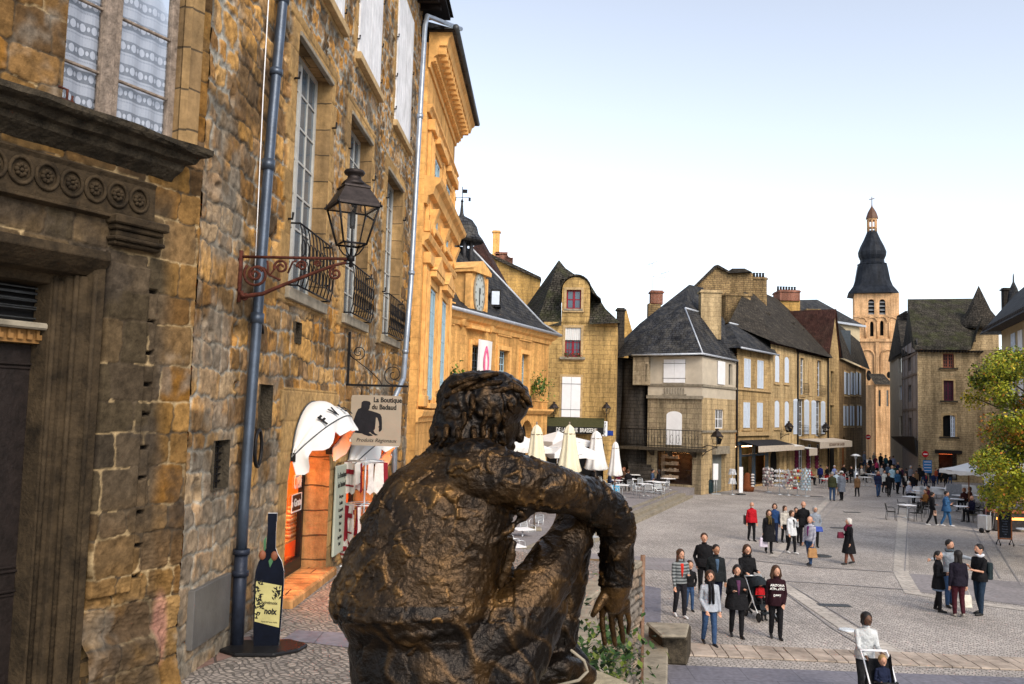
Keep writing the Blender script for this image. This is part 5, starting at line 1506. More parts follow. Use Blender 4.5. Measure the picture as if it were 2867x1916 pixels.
_cm={}
def cmat(c,rough=0.85,kind='cloth'):
 k=(tuple(round(x,3)for x in c),kind)
 if k not in _cm:
  _cm[k]=mat('%s_%d'%(kind,len(_cm)),c,rough,var=0.22,scale=9,bump=0.8 if kind=='cloth' else 0.08,bscale=11 if kind=='cloth' else 40,dist=0.05,spec=0.08 if kind=='cloth' else 0.3)
 return _cm[k]
SKIN=(0.50,0.27,0.18);SKIN2=(0.33,0.17,0.10)
HAIRS={'black':(0.012,0.010,0.010),'brown':(0.045,0.022,0.012),'grey':(0.30,0.29,0.28),'white':(0.55,0.53,0.50),'blond':(0.30,0.19,0.08),'red':(0.16,0.05,0.02)}
def rm(o,voxel,smooth=3):
 m=o.modifiers.new('join','REMESH');m.mode='VOXEL';m.voxel_size=voxel;m.use_smooth_shade=True
 if smooth:
  s=o.modifiers.new('smooth','SMOOTH');s.iterations=smooth;s.factor=0.5
 return o
def person(loc,H,rz,label,top=(0.02,0.02,0.025),top_len=0.50,legs=(0.02,0.02,0.025),hair='brown',style='short',shoes=(0.015,0.015,0.015),stride=0.0,arms=(('down',0.0),('down',0.0)),skirt=None,scarf=None,skin=SKIN,girth=1.0,sit=False,lod=1,group=None,child=False,inner=None,lean=0.0,flare=0.0,shorts=False,hood=None,hat=None,seat=0.45,bare=None,stripes=None,headturn=0.0,beard=False,glasses=False,open_front=None):
 """figure in its own frame: faces -y, feet on z=0"""
 root=thing('person',label,'person',tuple(loc),rz,group)
 girth*=1.09
 _r=random.Random(label)
 if headturn==0.0:headturn=_r.uniform(-.55,.55)
 arms=tuple((m_,a_+_r.uniform(-.25,.25))for m_,a_ in arms)
 if not sit and stride==0.0:stride=_r.choice((-1,1))*_r.uniform(.02,.05)
 vx={2:0.011,1:0.016,0:0.026}[lod]*H/1.7
 X=Vector
 hipz=0.505*H if not sit else seat+0.06*H
 up=lambda z:(z-0.505)*H+hipz
 ly=lambda z:-lean*max(0,(z-0.5))*H
 hs=0.099*H*(0.92+0.08*girth);hd=1.0 if not child else 1.28
 def torso(b,k=1.0,add=0.0,z0=0.48,z1=0.84):
  rings=[]
  for z,rx,ry in((0.47,.082,.062),(0.50,.086,.066),(0.54,.083,.062),(0.60,.074,.056),(0.66,.078,.060),(0.72,.088,.064),(0.76,.098,.061),(0.785,.094,.055),(0.805,.078,.048),(0.822,.056,.042),(0.85,.036,.036)):
   if z<z0-1e-6 or z>z1+1e-6:continue
   g_=girth if z<0.75 else(1+girth)/2
   rings.append((X((0,ly(z),up(z))),X((rx*H*g_*k+add,0,0)),X((0,ry*H*g_*k+add,0))))
  loft(b,rings,16)
 legp=[]
 for sgn in(-1,1):
  hx=sgn*0.048*H*girth**0.5
  s=stride*sgn
  if sit:
   hip=X((hx,0.0,hipz));knee=X((hx*1.5,-0.235*H,hipz+0.01*H));ank=X((hx*1.4,-0.22*H+0.03*H*sgn,0.05*H))
  else:
   hip=X((hx,0,0.50*H));knee=X((hx,-s*0.55-abs(s)*0.12-0.006*H,0.275*H));ank=X((hx*0.95,-s*1.0+(0.03*H if s<0 else 0),(0.045+(0.02 if s<-0.01 else 0))*H))
  legp.append((hip,knee,ank))
 armp=[]
 for i,sgn in enumerate((-1,1)):
  md,am=arms[i]
  sh=X((sgn*hs,ly(.8),up(0.778)))
  dl=0.165*H;df=0.150*H
  if md=='down':e=sh+X((sgn*0.022*H,-am*0.08*H+0.01*H,-dl));w=e+X((sgn*0.0,-am*0.10*H-0.03*H,-df))
  elif md=='bent':e=sh+X((sgn*0.03*H,0.0,-dl));w=e+X((-sgn*0.05*H,-0.12*H,0.03*H+am*H*0.1))
  elif md=='fwd':e=sh+X((sgn*0.01*H,-0.05*H,-0.15*H));w=e+X((-sgn*0.02*H,-0.14*H,-0.03*H+am*.1*H))
  elif md=='pocket':e=sh+X((sgn*0.05*H,0.04*H,-0.155*H));w=e+X((-sgn*0.045*H,-0.05*H,-0.12*H))
  elif md=='out':e=sh+X((sgn*0.13*H,-0.06*H,-0.03*H));w=e+X((sgn*0.13*H,-0.05*H,-0.03*H))
  elif md=='face':e=sh+X((sgn*0.03*H,-0.06*H,-0.14*H));w=e+X((-sgn*0.07*H,-0.07*H,0.12*H))
  elif md=='cross':e=sh+X((sgn*0.03*H,-0.01*H,-0.155*H));w=e+X((-sgn*0.12*H,-0.085*H,0.01*H))
  armp.append((sh,e,w))
 hz=up(0.932);hy=ly(0.95)-0.008*H;hc=X((0,hy,hz));hr=0.066*H*hd
 if child:hc.z+=0.02*H
 b=LB()
 torso(b,0.95)
 cone_chain(b,[(X((0,ly(.85),up(0.84))),0.030*H),(X((0,hy*.9,up(0.895))),0.029*H)],10,2)
 Rt=Matrix.Rotation(headturn,3,'Z')
 b.ball(hc,(hr*0.80,hr*0.98,hr*1.06),12)
 b.ball(hc+Rt@X((0,-hr*0.25,-hr*0.42)),(hr*0.60,hr*0.66,hr*0.68),10)
 b.ball(hc+Rt@X((0,-hr*0.98,-hr*0.12)),(hr*0.13,hr*0.20,hr*0.24),6)
 b.ball(hc+Rt@X((0,-hr*0.72,-hr*0.86)),(hr*0.26,hr*0.22,hr*0.18),6)
 for sgn in(-1,1):b.ball(hc+Rt@X((sgn*hr*0.82,0.05*hr,-0.08*hr)),(hr*0.10,hr*0.18,hr*0.27),6)
 for(sh,e,w),sgn in zip(armp,(-1,1)):
  cone_chain(b,[(sh,0.026*H),(e,0.020*H),(w,0.0135*H)],10,2)
  dirw=(w-e).normalized();pal=w+dirw*0.030*H
  side=dirw.cross(X((0,1,0)))if abs(dirw.y)<0.8 else dirw.cross(X((0,0,1)))
  side.normalize();nrm=dirw.cross(side)
  cone_chain(b,[(w,0.0145*H),(pal,0.018*H)],8,1)
  fr=0.0052*H if lod==2 else 0.0065*H
  for k in range(4):
   o_=side*(k-1.5)*0.0098*H;ln=(0.036,0.044,0.047,0.039)[k]*H
   p1=pal+o_+dirw*0.012*H;p2=p1+dirw*ln*0.5;p3=p2+dirw*ln*0.35+nrm*0.012*H
   cone_chain(b,[(p1,fr*1.15),(p2,fr),(p3,fr*0.85)],6,1)
  t0=w+dirw*0.018*H-side*0.016*H
  cone_chain(b,[(t0,fr*1.3),(t0+dirw*0.022*H-side*0.014*H,fr),(t0+dirw*0.035*H-side*0.012*H,fr*0.9)],6,1)
 for(hip,knee,ank)in legp:cone_chain(b,[(hip,0.044*H),(knee,0.028*H),(ank,0.019*H)],10,3)
 rm(b.build('body',cmat(skin,0.55,'skin'),root,inv=False),vx,2)
 if lod>=1:
  b=LB()
  for sgn in(-1,1):b.ball(hc+Rt@X((sgn*hr*0.33,-hr*0.86,hr*0.06)),(hr*0.12,hr*0.07,hr*0.06),6)
  b.ball(hc+Rt@X((0,-hr*0.90,-hr*0.50)),(hr*0.22,hr*0.05,hr*0.05),6)
  b.build('eyes',cmat((0.03,0.015,0.015),0.4,'skin'),root,inv=False)
 if glasses:
  b=LB()
  for sgn in(-1,1):b.tube([hc+Rt@X((sgn*hr*0.36+hr*0.2*cos(a),-hr*0.98,hr*0.05+hr*0.16*sin(a)))for a in[2*pi*k/10 for k in range(10)]],0.003,4,closed=True)
  b.build('glasses',M['black'],root,inv=False)
 hcol=HAIRS[hair]
 if style!='bald' or beard:
  b=LB()
  up_=X((0,0,1))
  if style=='short':b.ball(hc+Rt@X((0,hr*0.14,hr*0.22)),(hr*0.89,hr*0.98,hr*0.98),12)
  elif style=='bald':
   b.ball(hc+Rt@X((0,hr*0.35,-hr*0.15)),(hr*0.88,hr*0.74,hr*0.5),10)
  elif style in('bob','long','curly'):
   b.ball(hc+Rt@X((0,hr*0.16,hr*0.20)),(hr*0.96,hr*1.02,hr*1.02),12)
   dn={'bob':0.9,'long':2.5,'curly':1.7}[style];fat=1.25 if style=='curly' else 1.0
   for sgn in(-1,1):
    cone_chain(b,[(hc+Rt@X((sgn*hr*0.70,hr*0.10,hr*0.1)),hr*0.36*fat),(hc+Rt@X((sgn*hr*0.80*fat,hr*0.15,-hr*dn*0.6)),hr*0.34*fat),(hc+Rt@X((sgn*hr*0.72*fat,hr*0.1,-hr*dn)),hr*0.2*fat)],8,2)
   cone_chain(b,[(hc+Rt@X((0,hr*0.5,0)),hr*0.66),(hc+Rt@X((0,hr*0.62,-hr*dn*0.6)),hr*0.56*fat),(hc+Rt@X((0,hr*0.62,-hr*dn)),hr*0.42)],8,2)
  elif style=='tail':
   b.ball(hc+Rt@X((0,hr*0.14,hr*0.18)),(hr*0.90,hr*0.98,hr*0.98),12)
   cone_chain(b,[(hc+Rt@X((0,hr*1.0,hr*0.3)),hr*0.3),(hc+Rt@X((0,hr*1.25,-hr*0.7)),hr*0.28),(hc+Rt@X((0,hr*1.0,-hr*1.8)),hr*0.12)],8,2)
  if beard:b.ball(hc+Rt@X((0,-hr*0.52,-hr*0.74)),(hr*0.5,hr*0.42,hr*0.42),8)
  rm(b.build('hair',cmat(hcol,0.6,'hair'),root,inv=False),vx*1.1,1)
 if hat:
  b=LB();b.lathe([(hr*1.0,hr*0.25),(hr*1.02,hr*0.6),(hr*0.8,hr*1.05),(0,hr*1.2)],hc,14);b.lathe([(hr*0.9,hr*0.25),(hr*1.3,hr*0.2),(hr*1.3,hr*0.24),(hr*0.9,hr*0.3)],hc,14)
  b.build('hat',cmat(hat),root,inv=False)
 b=LB();ad=0.010*H
 torso(b,1.03,ad*.8,0.50,0.83)
 if top_len<0.50:
  rr=[]
  zt0,zb=0.60,top_len
  for k in range(6):
   t=k/5;z=zt0+(zb-zt0)*t
   f=1+flare*t
   wx=(0.080+0.012*min(1,t*2))*H*girth*f+ad*1.3;wy=(0.060+0.012*min(1,t*2))*H*girth*f+ad*1.3+abs(stride)*0.35*max(0,t-0.3)
   zz=up(z)if not sit else max(up(z),hipz-0.05*H)
   rr.append((X((0,ly(z)*0.5,zz)),X((wx,0,0)),X((0,wy,0))))
  if not sit:loft(b,rr,18)
 slv=0.93 if bare is None else bare
 for(sh,e,w)in armp:
  if slv>0.5:
   we=e.lerp(w,slv);cone_chain(b,[(sh,0.034*H),(e,0.028*H),(we,0.023*H)],10,3)
  else:cone_chain(b,[(sh,0.036*H),(sh.lerp(e,0.75),0.034*H)],10,3)
 if hood or scarf is None:b.lathe([(0.040*H,0),(0.044*H,0.012*H),(0.036*H,0.03*H)],X((0,ly(.84),up(0.83))),12)
 nm='coat' if top_len<0.46 else 'top'
 if stripes:
  m_=stripes
 else:m_=cmat(top)
 rm(b.build(nm,m_,root,inv=False),vx,2)
 if inner:
  b=LB();rr=[]
  for z,w_ in((0.60,.006),(0.66,.016),(0.72,.024),(0.77,.030),(0.80,.030)):
   rr.append((X((0,ly(z)-(0.060 if z<.75 else(.052 if z<.79 else.042))*H*girth-ad*.7,up(z))),X((w_*H,0,0)),X((0,0.010*H,0))))
  loft(b,rr,10);b.build('shirt_front',cmat(inner),root,inv=False)
 b=LB()
 if skirt:
  rr=[]
  for k in range(6):
   t=k/5;z=0.60+(skirt[1]-0.60)*t
   rr.append((X((0,0,z*H)),X(((0.085+.02*t)*H*girth,0,0)),X((0,(0.068+.02*t)*H+abs(stride)*.4*t,0))))
  loft(b,rr,18);rm(b.build('skirt',cmat(skirt[0]),root,inv=False),vx,1)
  b=LB()
 z_end=0.93
 tr_r=1.22
 for(hip,knee,ank)in legp:
  kk=knee.lerp(ank,0.15)if shorts else None
  if shorts:cone_chain(b,[(hip,0.052*H),(kk,0.036*H)],10,3)
  else:cone_chain(b,[(hip,0.054*H*girth**.5),(hip.lerp(knee,.5),0.048*H),(knee,0.039*H),(knee.lerp(ank,0.5),0.036*H),(knee.lerp(ank,0.97),0.030*H)],10,2)
 if not sit:b.ball(X((0,0,0.50*H)),(0.085*H*girth,0.064*H*girth,0.05*H),8)
 else:b.ball(X((0,0,hipz)),(0.10*H*girth,0.075*H*girth,0.055*H),8)
 if not(skirt and shorts):rm(b.build('trousers',cmat(legs),root,inv=False),vx,2)
 for(hip,knee,ank)in legp:
  b=LB();fz=ank.z-0.045*H
  tilt=0.35 if(not sit and fz>0.01*H)else 0.0
  a0=X((ank.x,ank.y+0.012*H,0.022*H+fz));a1=X((ank.x*1.1,ank.y-0.045*H,0.020*H+fz*0.6));a2=X((ank.x*1.2,ank.y-0.098*H,0.016*H+fz*0.1))
  cone_chain(b,[(a0,0.022*H),(a1,0.021*H),(a2,0.016*H)],8,2);cone_chain(b,[(ank+X((0,0,0.01*H)),0.022*H),(a0,0.021*H)],8,1)
  b.build('shoe',cmat(shoes,0.5,'shoe'),root,inv=False)
 if scarf:
  b=LB()
  rr=[X((0.050*H*cos(a),ly(.84)+0.048*H*sin(a),up(0.845)+0.008*H*sin(3*a)))for a in[2*pi*k/16 for k in range(16)]]
  b.tube(rr,0.021*H,8,closed=True)
  if len(scarf)>1:
   L_=scarf[1]
   for sgn in(-1,1):cone_chain(b,[(X((sgn*0.02*H,ly(.84)-0.055*H,up(0.84))),0.018*H),(X((sgn*0.022*H,ly(.7)-0.078*H*girth-ad,up(0.84-L_*0.5))),0.020*H),(X((sgn*0.026*H,ly(.6)-0.075*H*girth-ad,up(0.84-L_))),0.018*H)],8,2)
  b.build('scarf',cmat(scarf[0]),root,inv=False)
 root['_h']=H
 del root['_h']
 root_arms=[]
 R_=Matrix.Rotation(rz,4,'Z');Lc=Vector(loc)
 for(sh,e,w)in armp:
  d_=(w-e).normalized();root_arms.append(Lc+(R_@(w+d_*0.05*H).to_4d()).to_3d())
 PH[root.name]=(root_arms,Lc,R_)
 return root
PH={}
def face_to(px,dirdeg=0.0):
 """rz so that the figure faces the camera, turned by dirdeg"""
 return radians(dirdeg)
def bag(p,size,col,label,handle=True,kind='handbag',rz=0.0,zdrop=0.05,cat='bag',m=None):
 r=thing(kind,label,cat,(p.x,p.y,p.z-size[2]-zdrop),rz)
 b=LB();
 vs=[(-size[0]/2,-size[1]/2,0),(size[0]/2,-size[1]/2,0),(size[0]*0.42,-size[1]*0.35,size[2]),(-size[0]*0.42,-size[1]*0.35,size[2])]
 vs+=[(x,-y,z)for x,y,z in vs]
 b.add(vs,[(0,1,2,3),(5,4,7,6),(4,0,3,7),(1,5,6,2),(3,2,6,7),(4,5,1,0)])
 b.build('bag_body',m or cmat(col,0.5,'bagm'),r,inv=False,bevel=size[0]*0.06)
 if handle:
  b=LB();b.tube([(size[0]*0.3*cos(a),0,size[2]+(zdrop+0.0)*sin(a))for a in[pi*k/8 for k in range(9)]],0.008,5);b.build('strap',cmat(col,0.5,'bagm'),r,inv=False)
 return r
def stripe_mat(name,c1,c2,f,axis=2,c3=None):
 m,t,b=_nt(name);N=t.nodes.new;L=t.links.new
 tc=N('ShaderNodeTexCoord');sp=N('ShaderNodeSeparateXYZ');L(tc.outputs['Object'],sp.inputs[0])
 mu=N('ShaderNodeMath');mu.operation='MULTIPLY';mu.inputs[1].default_value=f;L(sp.outputs[axis],mu.inputs[0])
 fr=N('ShaderNodeMath');fr.operation='FRACT';L(mu.outputs[0],fr.inputs[0])
 gt=N('ShaderNodeMath');gt.operation='GREATER_THAN';gt.inputs[1].default_value=0.5;L(fr.outputs[0],gt.inputs[0])
 mx=N('ShaderNodeMixRGB');mx.inputs['Color1'].default_value=(*c1,1);mx.inputs['Color2'].default_value=(*c2,1);L(gt.outputs[0],mx.inputs['Fac'])
 L(mx.outputs[0],b.inputs['Base Color']);b.inputs['Roughness'].default_value=0.9
 return m
def facade(b,wall,u0,u1,z0,z1,holes,th=0.25):
 """wall sheet with openings and their reveals; holes (u0,u1,z0,z1[,arch])"""
 us=sorted({u0,u1}|{v for h in holes for v in h[:2]if u0<v<u1});zs=sorted({z0,z1}|{v for h in holes for v in h[2:4]if z0<v<z1})
 P=wall.P
 for i in range(len(us)-1):
  for j in range(len(zs)-1):
   cu=(us[i]+us[i+1])/2;cz=(zs[j]+zs[j+1])/2
   if any(h[0]<cu<h[1]and h[2]<cz<h[3]for h in holes):continue
   b.quad(P(us[i],zs[j]),P(us[i+1],zs[j]),P(us[i+1],zs[j+1]),P(us[i],zs[j+1]))
 for h in holes:
  reveal(b,wall,h[:4],th,off=0.0)
  if len(h)>4 and h[4]:
   r=h[4];cx=(h[0]+h[1])/2;w=(h[1]-h[0])/2;zz=h[3]-r
   arc=[(cx-w*cos(a),zz+r*sin(a))for a in[pi*k/12 for k in range(13)]]
   for d in(0.004,):
    b.poly([P(h[0],h[3],d)]+[P(a,c,d)for a,c in arc[:7]]);b.poly([P(h[1],h[3],d)]+[P(a,c,d)for a,c in arc[:5:-1]])
   for p,q in zip(arc[:-1],arc[1:]):b.quad(P(p[0],p[1],d),P(q[0],q[1],d),P(q[0],q[1],-th),P(p[0],p[1],-th))
def hpx(wall,x0,y0,x1,y1,*r):
 """opening from picture measurements: sides taken at mid height, top and bottom at mid width"""
 ym=(y0+y1)/2;xm=(x0+x1)/2
 ua=wall.uz(x0,ym)[0];ub=wall.uz(x1,ym)[0];za=wall.uz(xm,y1)[1];zb=wall.uz(xm,y0)[1]
 return(min(ua,ub),max(ua,ub),za,zb)+tuple(r)
def wall_px(xa,Ya,xb,Yb,y=1160):
 a=V(xa,y,Ya);c=V(xb,y,Yb)
 return Wall((a.x,a.y),(c.x,c.y))
def louvre_shutter(wall,u0,u1,z0,z1,root,off=0.05,m=None,n=3,arch=0.0,name='shutter'):
 b=MB();fw=0.055
 wbox(b,wall,u0,u0+fw,z0,z1-arch,off+.04,off);wbox(b,wall,u1-fw,u1,z0,z1-arch,off+.04,off)
 for k in range(n+1):
  z=z0+(z1-arch-z0-fw)*k/n;wbox(b,wall,u0+fw,u1-fw,z,z+fw,off+.04,off)
 wbox(b,wall,u0+fw,u1-fw,z0+fw,z1-arch-fw,off+0.012,off+0.002)
 zz=z0+fw
 while zz<z1-arch-fw:
  b.quad(wall.P(u0+fw,zz,off+.035),wall.P(u1-fw,zz,off+.035),wall.P(u1-fw,zz+.035,off+.014),wall.P(u0+fw,zz+.035,off+.014));zz+=0.055
 if arch:
  c=(u0+u1)/2;w=(u1-u0)/2
  b.prism([wall.P(c-w*cos(a),z1-arch+arch*sin(a),off)for a in[pi*k/10 for k in range(11)]],wall.n*0.04)
 return b.build(name,m or M['white_blue'],root)
def plank_shutter(wall,u0,u1,z0,z1,root,off=0.05,m=None,arch=0.0,n=4,bars=True):
 b=MB()
 if not arch:
  for k in range(n):
   a=u0+(u1-u0)*k/n;c=u0+(u1-u0)*(k+1)/n;wbox(b,wall,a+.004,c-(0.012 if k==n//2-1 else 0.004),z0,z1,off+.04,off)
 else:
  c=(u0+u1)/2;w=(u1-u0)/2
  b.prism([wall.P(u0,z0,off),wall.P(u1,z0,off)]+[wall.P(c+w*cos(a),z1-arch+arch*sin(a),off)for a in[pi*k/12 for k in range(13)]],wall.n*0.04)
 o=b.build('shutter',m or M['white'],root)
 if bars:
  b=MB()
  for t in(0.18,0.82):
   z=z0+(z1-z0-arch)*t;wbox(b.part(),wall,u0-0.08,u1+0.08,z,z+0.03,off+.055,off+.041)
  b.build('shutter_hinge',M['grey_iron'],o)
 return o
def pane(wall,h,root,dep=0.22,m=None,name='window'):
 b=MB();b.quad(wall.P(h[0],h[2],-dep),wall.P(h[1],h[2],-dep),wall.P(h[1],h[3],-dep),wall.P(h[0],h[3],-dep))
 return b.build(name,m or M['glass'],root)
def surround(wall,hs,root,m=None,w=.16,o=.035):
 for h in hs:
  b=MB();wbox(b,wall,h[0]-w,h[0]-.005,h[2]-.1,h[3]+w,o,-.02);wbox(b,wall,h[1]+.005,h[1]+w,h[2]-.1,h[3]+w,o,-.02);wbox(b,wall,h[0]-.005,h[1]+.005,h[3]+.005,h[3]+w,o,-.02);wbox(b,wall,h[0]-w-.05,h[1]+w+.05,h[2]-.22,h[2]-.1,o+.06,-.02)
  b.build('window_surround',m or M['trim'],root)
def sill(wall,h,root,m=None,d=0.12,e=0.12,t=0.12):
 b=MB();wbox(b,wall,h[0]-e,h[1]+e,h[2]-t,h[2]-0.003,d,-0.05);return b.build('window_sill',m or M['trim_grey'],root)
def body_box(b,wall,u0,u1,z0,z1,d0,d1):wbox(b,wall,u0,u1,z0,z1,-d0,-d1)
def roofmesh(name,polys,m,root,th=0.0,merge=True):
 b=MB()
 for p in polys:b.poly(p)
 return b.build(name,m,root,merge=merge)
def box4(b,c,w,d,h,rz=0.0,taper=1.0):
 vs=[]
 for z,k in((0,1),(h,taper)):
  for x,y in((-1,-1),(1,-1),(1,1),(-1,1)):vs.append(Vector(c)+Matrix.Rotation(rz,3,'Z')@Vector((x*w/2*k,y*d/2*k,z)))
 b.add(vs,[(3,2,1,0),(4,5,6,7),(0,1,5,4),(1,2,6,5),(2,3,7,6),(3,0,4,7)])
def chimney(root,x0,x1,ytop,ybot,Y,m,pots=0,cap=True,depth=None,rz=0.0,name='chimney'):
 a=V((x0+x1)/2,ybot,Y);t=V((x0+x1)/2,ytop,Y);w=(x1-x0)*Y/FPX;b=MB()
 d=depth or w*0.8;h=t.z-a.z
 a=a+Vector((0,d/2,0))
 box4(b,a,w,d,h,rz)
 if cap:box4(b,a+Vector((0,0,h-0.22)),w+0.18,d+0.18,0.12,rz)
 o=b.build(name,m,root)
 for k in range(pots):
  p=MB();p.lathe([(0.11,0),(0.13,0.1),(0.10,0.35),(0.13,0.5),(0.0,0.5)],(a.x-w/2+w*(k+.5)/pots,a.y,a.z+h),8)
  p.build('chimney_pot',M['black_iron'],o)
 return o
WM=wall_px(1232,39.6,1532,52.0)
hall=thing('town_hall','golden ashlar town hall with clock dormer, small belfry and slate roof','town hall',tuple(WM.a))
ze=(WM.uz(1520,938)[1]+WM.uz(1300,884)[1])/2
ua=-1.5
wm_h=[hpx(WM,1232,962,1251,1075),hpx(WM,1394,984,1423,1075),hpx(WM,1458,993,1478,1075),hpx(WM,1318,955,1350,1075)]
zt_=max(h[3]for h in wm_h[1:3]);zb_w=6.3
wm_h=[(h[0],h[1],zb_w,zt_)for h in wm_h]
arch=hpx(WM,1456,1177,1487,1290,1.3);arch=(arch[0],arch[1]+0.3,0.0,arch[3],1.2)
arch2=(arch[0]-3.6,arch[1]-3.6,0.0,arch[3],1.2);arch3=(arch[0]-7.2,arch[1]-7.2,0.0,arch[3],1.2)
b=MB();facade(b,WM,ua,WM.L,0,ze,[(h[0],h[1],h[2],h[3])for h in wm_h]+[arch,arch2,arch3],0.45)
body_box(b,WM,ua,WM.L-0.0,0,ze,0.9,10)
b.quad(WM.P(WM.L,0),WM.P(WM.L,0,-9),WM.P(WM.L,ze,-9),WM.P(WM.L,ze))
b.build('wall',M['stone_orange'],hall)
for h in wm_h:casement(WM,h,0.30,hall,M['blue_frame'],M['glass'],4,6,0.07,0.04);
for h in(arch,arch2,arch3):pane(WM,h,hall,0.44,M['dark_in'],'archway')
b=MB()
for h in wm_h:
 b.part();wbox(b,WM,h[0]-0.25,h[0]-0.02,h[2]-0.2,h[3]+0.25,0.08,0);wbox(b,WM,h[1]+0.02,h[1]+0.25,h[2]-0.2,h[3]+0.25,0.08,0);wbox(b,WM,h[0]-0.02,h[1]+0.02,h[3]+0.02,h[3]+0.25,0.08,0)
 c=(h[0]+h[1])/2
 wbox(b,WM,c-0.9,c+0.9,h[3]+0.75,h[3]+0.83,0.07,0);wbox(b,WM,c-0.9,c+0.9,h[3]+1.75,h[3]+1.83,0.07,0);wbox(b,WM,c-0.9,c-0.82,h[3]+0.83,h[3]+1.75,0.07,0);wbox(b,WM,c+0.82,c+0.9,h[3]+0.83,h[3]+1.75,0.07,0)
 for k in range(5):
  b.tube([WM.P(c-0.6+0.3*k+0.11*cos(a),h[3]+1.3+0.25*sin(a),0.03)for a in[2*pi*q/10 for q in range(10)]],0.035,5,closed=True)
b.build('window_surround',M['trim_orange'],hall)
b=MB()
corn(b,WM,ze,[(-0.5,0),(-0.5,.1),(-0.3,.15),(-0.2,.3),(0.0,.42),(0.08,.5),(0.1,0)],ua,WM.L)
zs_=WM.uz(1490,1150)[1]
corn(b,WM,zs_,[(-0.2,0),(-0.2,.12),(0,.3),(0.1,.3),(0.1,0)],ua,WM.L)
corn(b,WM,ze-3.9,[(-0.0,0),(0,.05),(0.08,.05),(0.08,0)],ua,WM.L)
b.build('cornice',M['trim_orange'],hall)
zr=V(1323,691,47).z
P=WM.P;ov=0.55
e0=P(ua,ze+.1,ov);e1=P(WM.L+ov,ze+.1,ov);e2=P(WM.L+ov,ze+.1,-10);e3=P(ua,ze+.1,-10)
rA=P(ua,zr,-4.6);rB_=V(1323,691,WM.P(WM.L-6.5,0,-4.6).y)
rB_.z=zr
def lerp(p,q,t):return p+(q-p)*t
f0,f1,f2=lerp(e0,rA,.22)-Vector((0,0,.25)),lerp(e1,rB_,.22)-Vector((0,0,.35)),lerp(e2,rB_,.22)
roofmesh('roof',[[e0,e1,f1,f0],[f0,f1,rB_,rA],[e1,e2,f2,f1],[f1,f2,rB_],[e2,e3,rA,rB_,f2]],M['slate'],hall)
b=MB();b.tube([e0,e1,e2],0.09,8);b.tube([e1,f1,rB_],0.07,6);b.build('roof_flashing',M['lead'],hall)
uc=WM.uz(1332,830)[0];zc0=WM.uz(1332,900)[1];zc1=WM.uz(1332,768)[1];zc2=WM.uz(1335,738)[1]
wd=0.78
dm=MB();wbox(dm,WM,uc-wd,uc+wd,zc0-0.3,zc1,0.15,-2.2);wbox(dm,WM,uc-wd-.2,uc-wd,zc0+.3,zc1-.1,0.2,-.1);wbox(dm,WM,uc+wd,uc+wd+.2,zc0+.3,zc1-.1,0.2,-.1)
wbox(dm,WM,uc-wd-.25,uc+wd+.25,zc1,zc1+.16,0.35,-2.0)
wbox(dm,WM,uc-wd-.25,uc+wd+.25,zc0-.45,zc0-.3,0.35,-.3)
for s_ in(-1,1):
 dm.tube([WM.P(uc+s_*(wd+.25),zc0+.5,.1),WM.P(uc+s_*(wd+.5),zc0+.1,.1),WM.P(uc+s_*(wd+.95),zc0-.2,.1),WM.P(uc+s_*(wd+.8),zc0-.4,.1)],[.12,.16,.2,.12],8)
dormer=dm.build('clock_dormer',M['trim_orange'],hall)
b=MB();b.prism([WM.P(uc-wd-.3,zc1+.16,.35),WM.P(uc+wd+.3,zc1+.16,.35),WM.P(uc,zc2+.1,.35)],WM.n*-2.4)
b.build('pediment',M['trim_orange'],dormer)
zq=WM.uz(1333,822)[1];rq=0.52
b=MB()
def disc(b,wall,u,z,o,ru,rz_,th,n=28):b.prism([wall.P(u+ru*cos(a),z+rz_*sin(a),o)for a in[2*pi*k/n for k in range(n)]],wall.n*th)
disc(b,WM,uc,zq,0.16,rq,0.95,0.04)
cf=b.build('clock_face',mat('pale_clock_face',(0.42,0.45,0.43),0.5,var=0.15),dormer)
b=MB();b.tube([WM.P(uc+(rq+.05)*cos(a),zq+1.0*sin(a),0.19)for a in[2*pi*k/28 for k in range(28)]],0.06,6,closed=True);b.build('clock_rim',M['trim_grey'],dormer)
b=MB();wbox(b,WM,uc-.03,uc+.03,zq-.6,zq,.225,.205);wbox(b,WM,uc-.04,uc+.08,zq-.05,zq+.25,.225,.205)
for k in range(12):
 a=pi*k/6;wbox(b,WM,uc+rq*.8*cos(a)-.02,uc+rq*.8*cos(a)+.02,zq+.76*sin(a)-.05,zq+.76*sin(a)+.05,.215,.202)
b.build('clock_hands',M['black_iron'],cf)
pb=V(1288,745,46.5);pt=V(1288,665,46.5);pd=V(1286,605,46.5)
bf=MB();hB=pt.z-pb.z;rB2=0.62
c0=Vector((pb.x,pb.y,pb.z))
bf.lathe([(0.85,-1.2),(0.85,0.0),(0.9,0.05),(0.9,0.15),(0,0.15)],c0,8,smooth=False)
for k in range(8):
 a=pi/8+k*pi/4;bf.tube([c0+Vector((rB2*cos(a),rB2*sin(a),0)),c0+Vector((rB2*cos(a),rB2*sin(a),hB))],0.11,6)
bf.lathe([(0.75,hB-.12),(0.8,hB),(0.0,hB)],c0,8,smooth=False)
belf=bf.build('belfry',mat('dark_belfry_lead',(0.06,0.06,0.065),0.6,0.2,var=0.4),hall)
b=MB();hD=pd.z-pt.z
b.lathe([(1.22,hB-0.25),(1.18,hB-.1),(0.95,hB+.2),(0.85,hB+hD*.5),(0.6,hB+hD*.8),(0.15,hB+hD),(0.1,hB+hD+.15),(0.04,hB+hD+.9),(0.0,hB+hD+1.0)],c0,16)
b.build('dome',M['slate'],belf)
zf=V(1288,523,46.5).z;zd=c0 .z+hB+hD
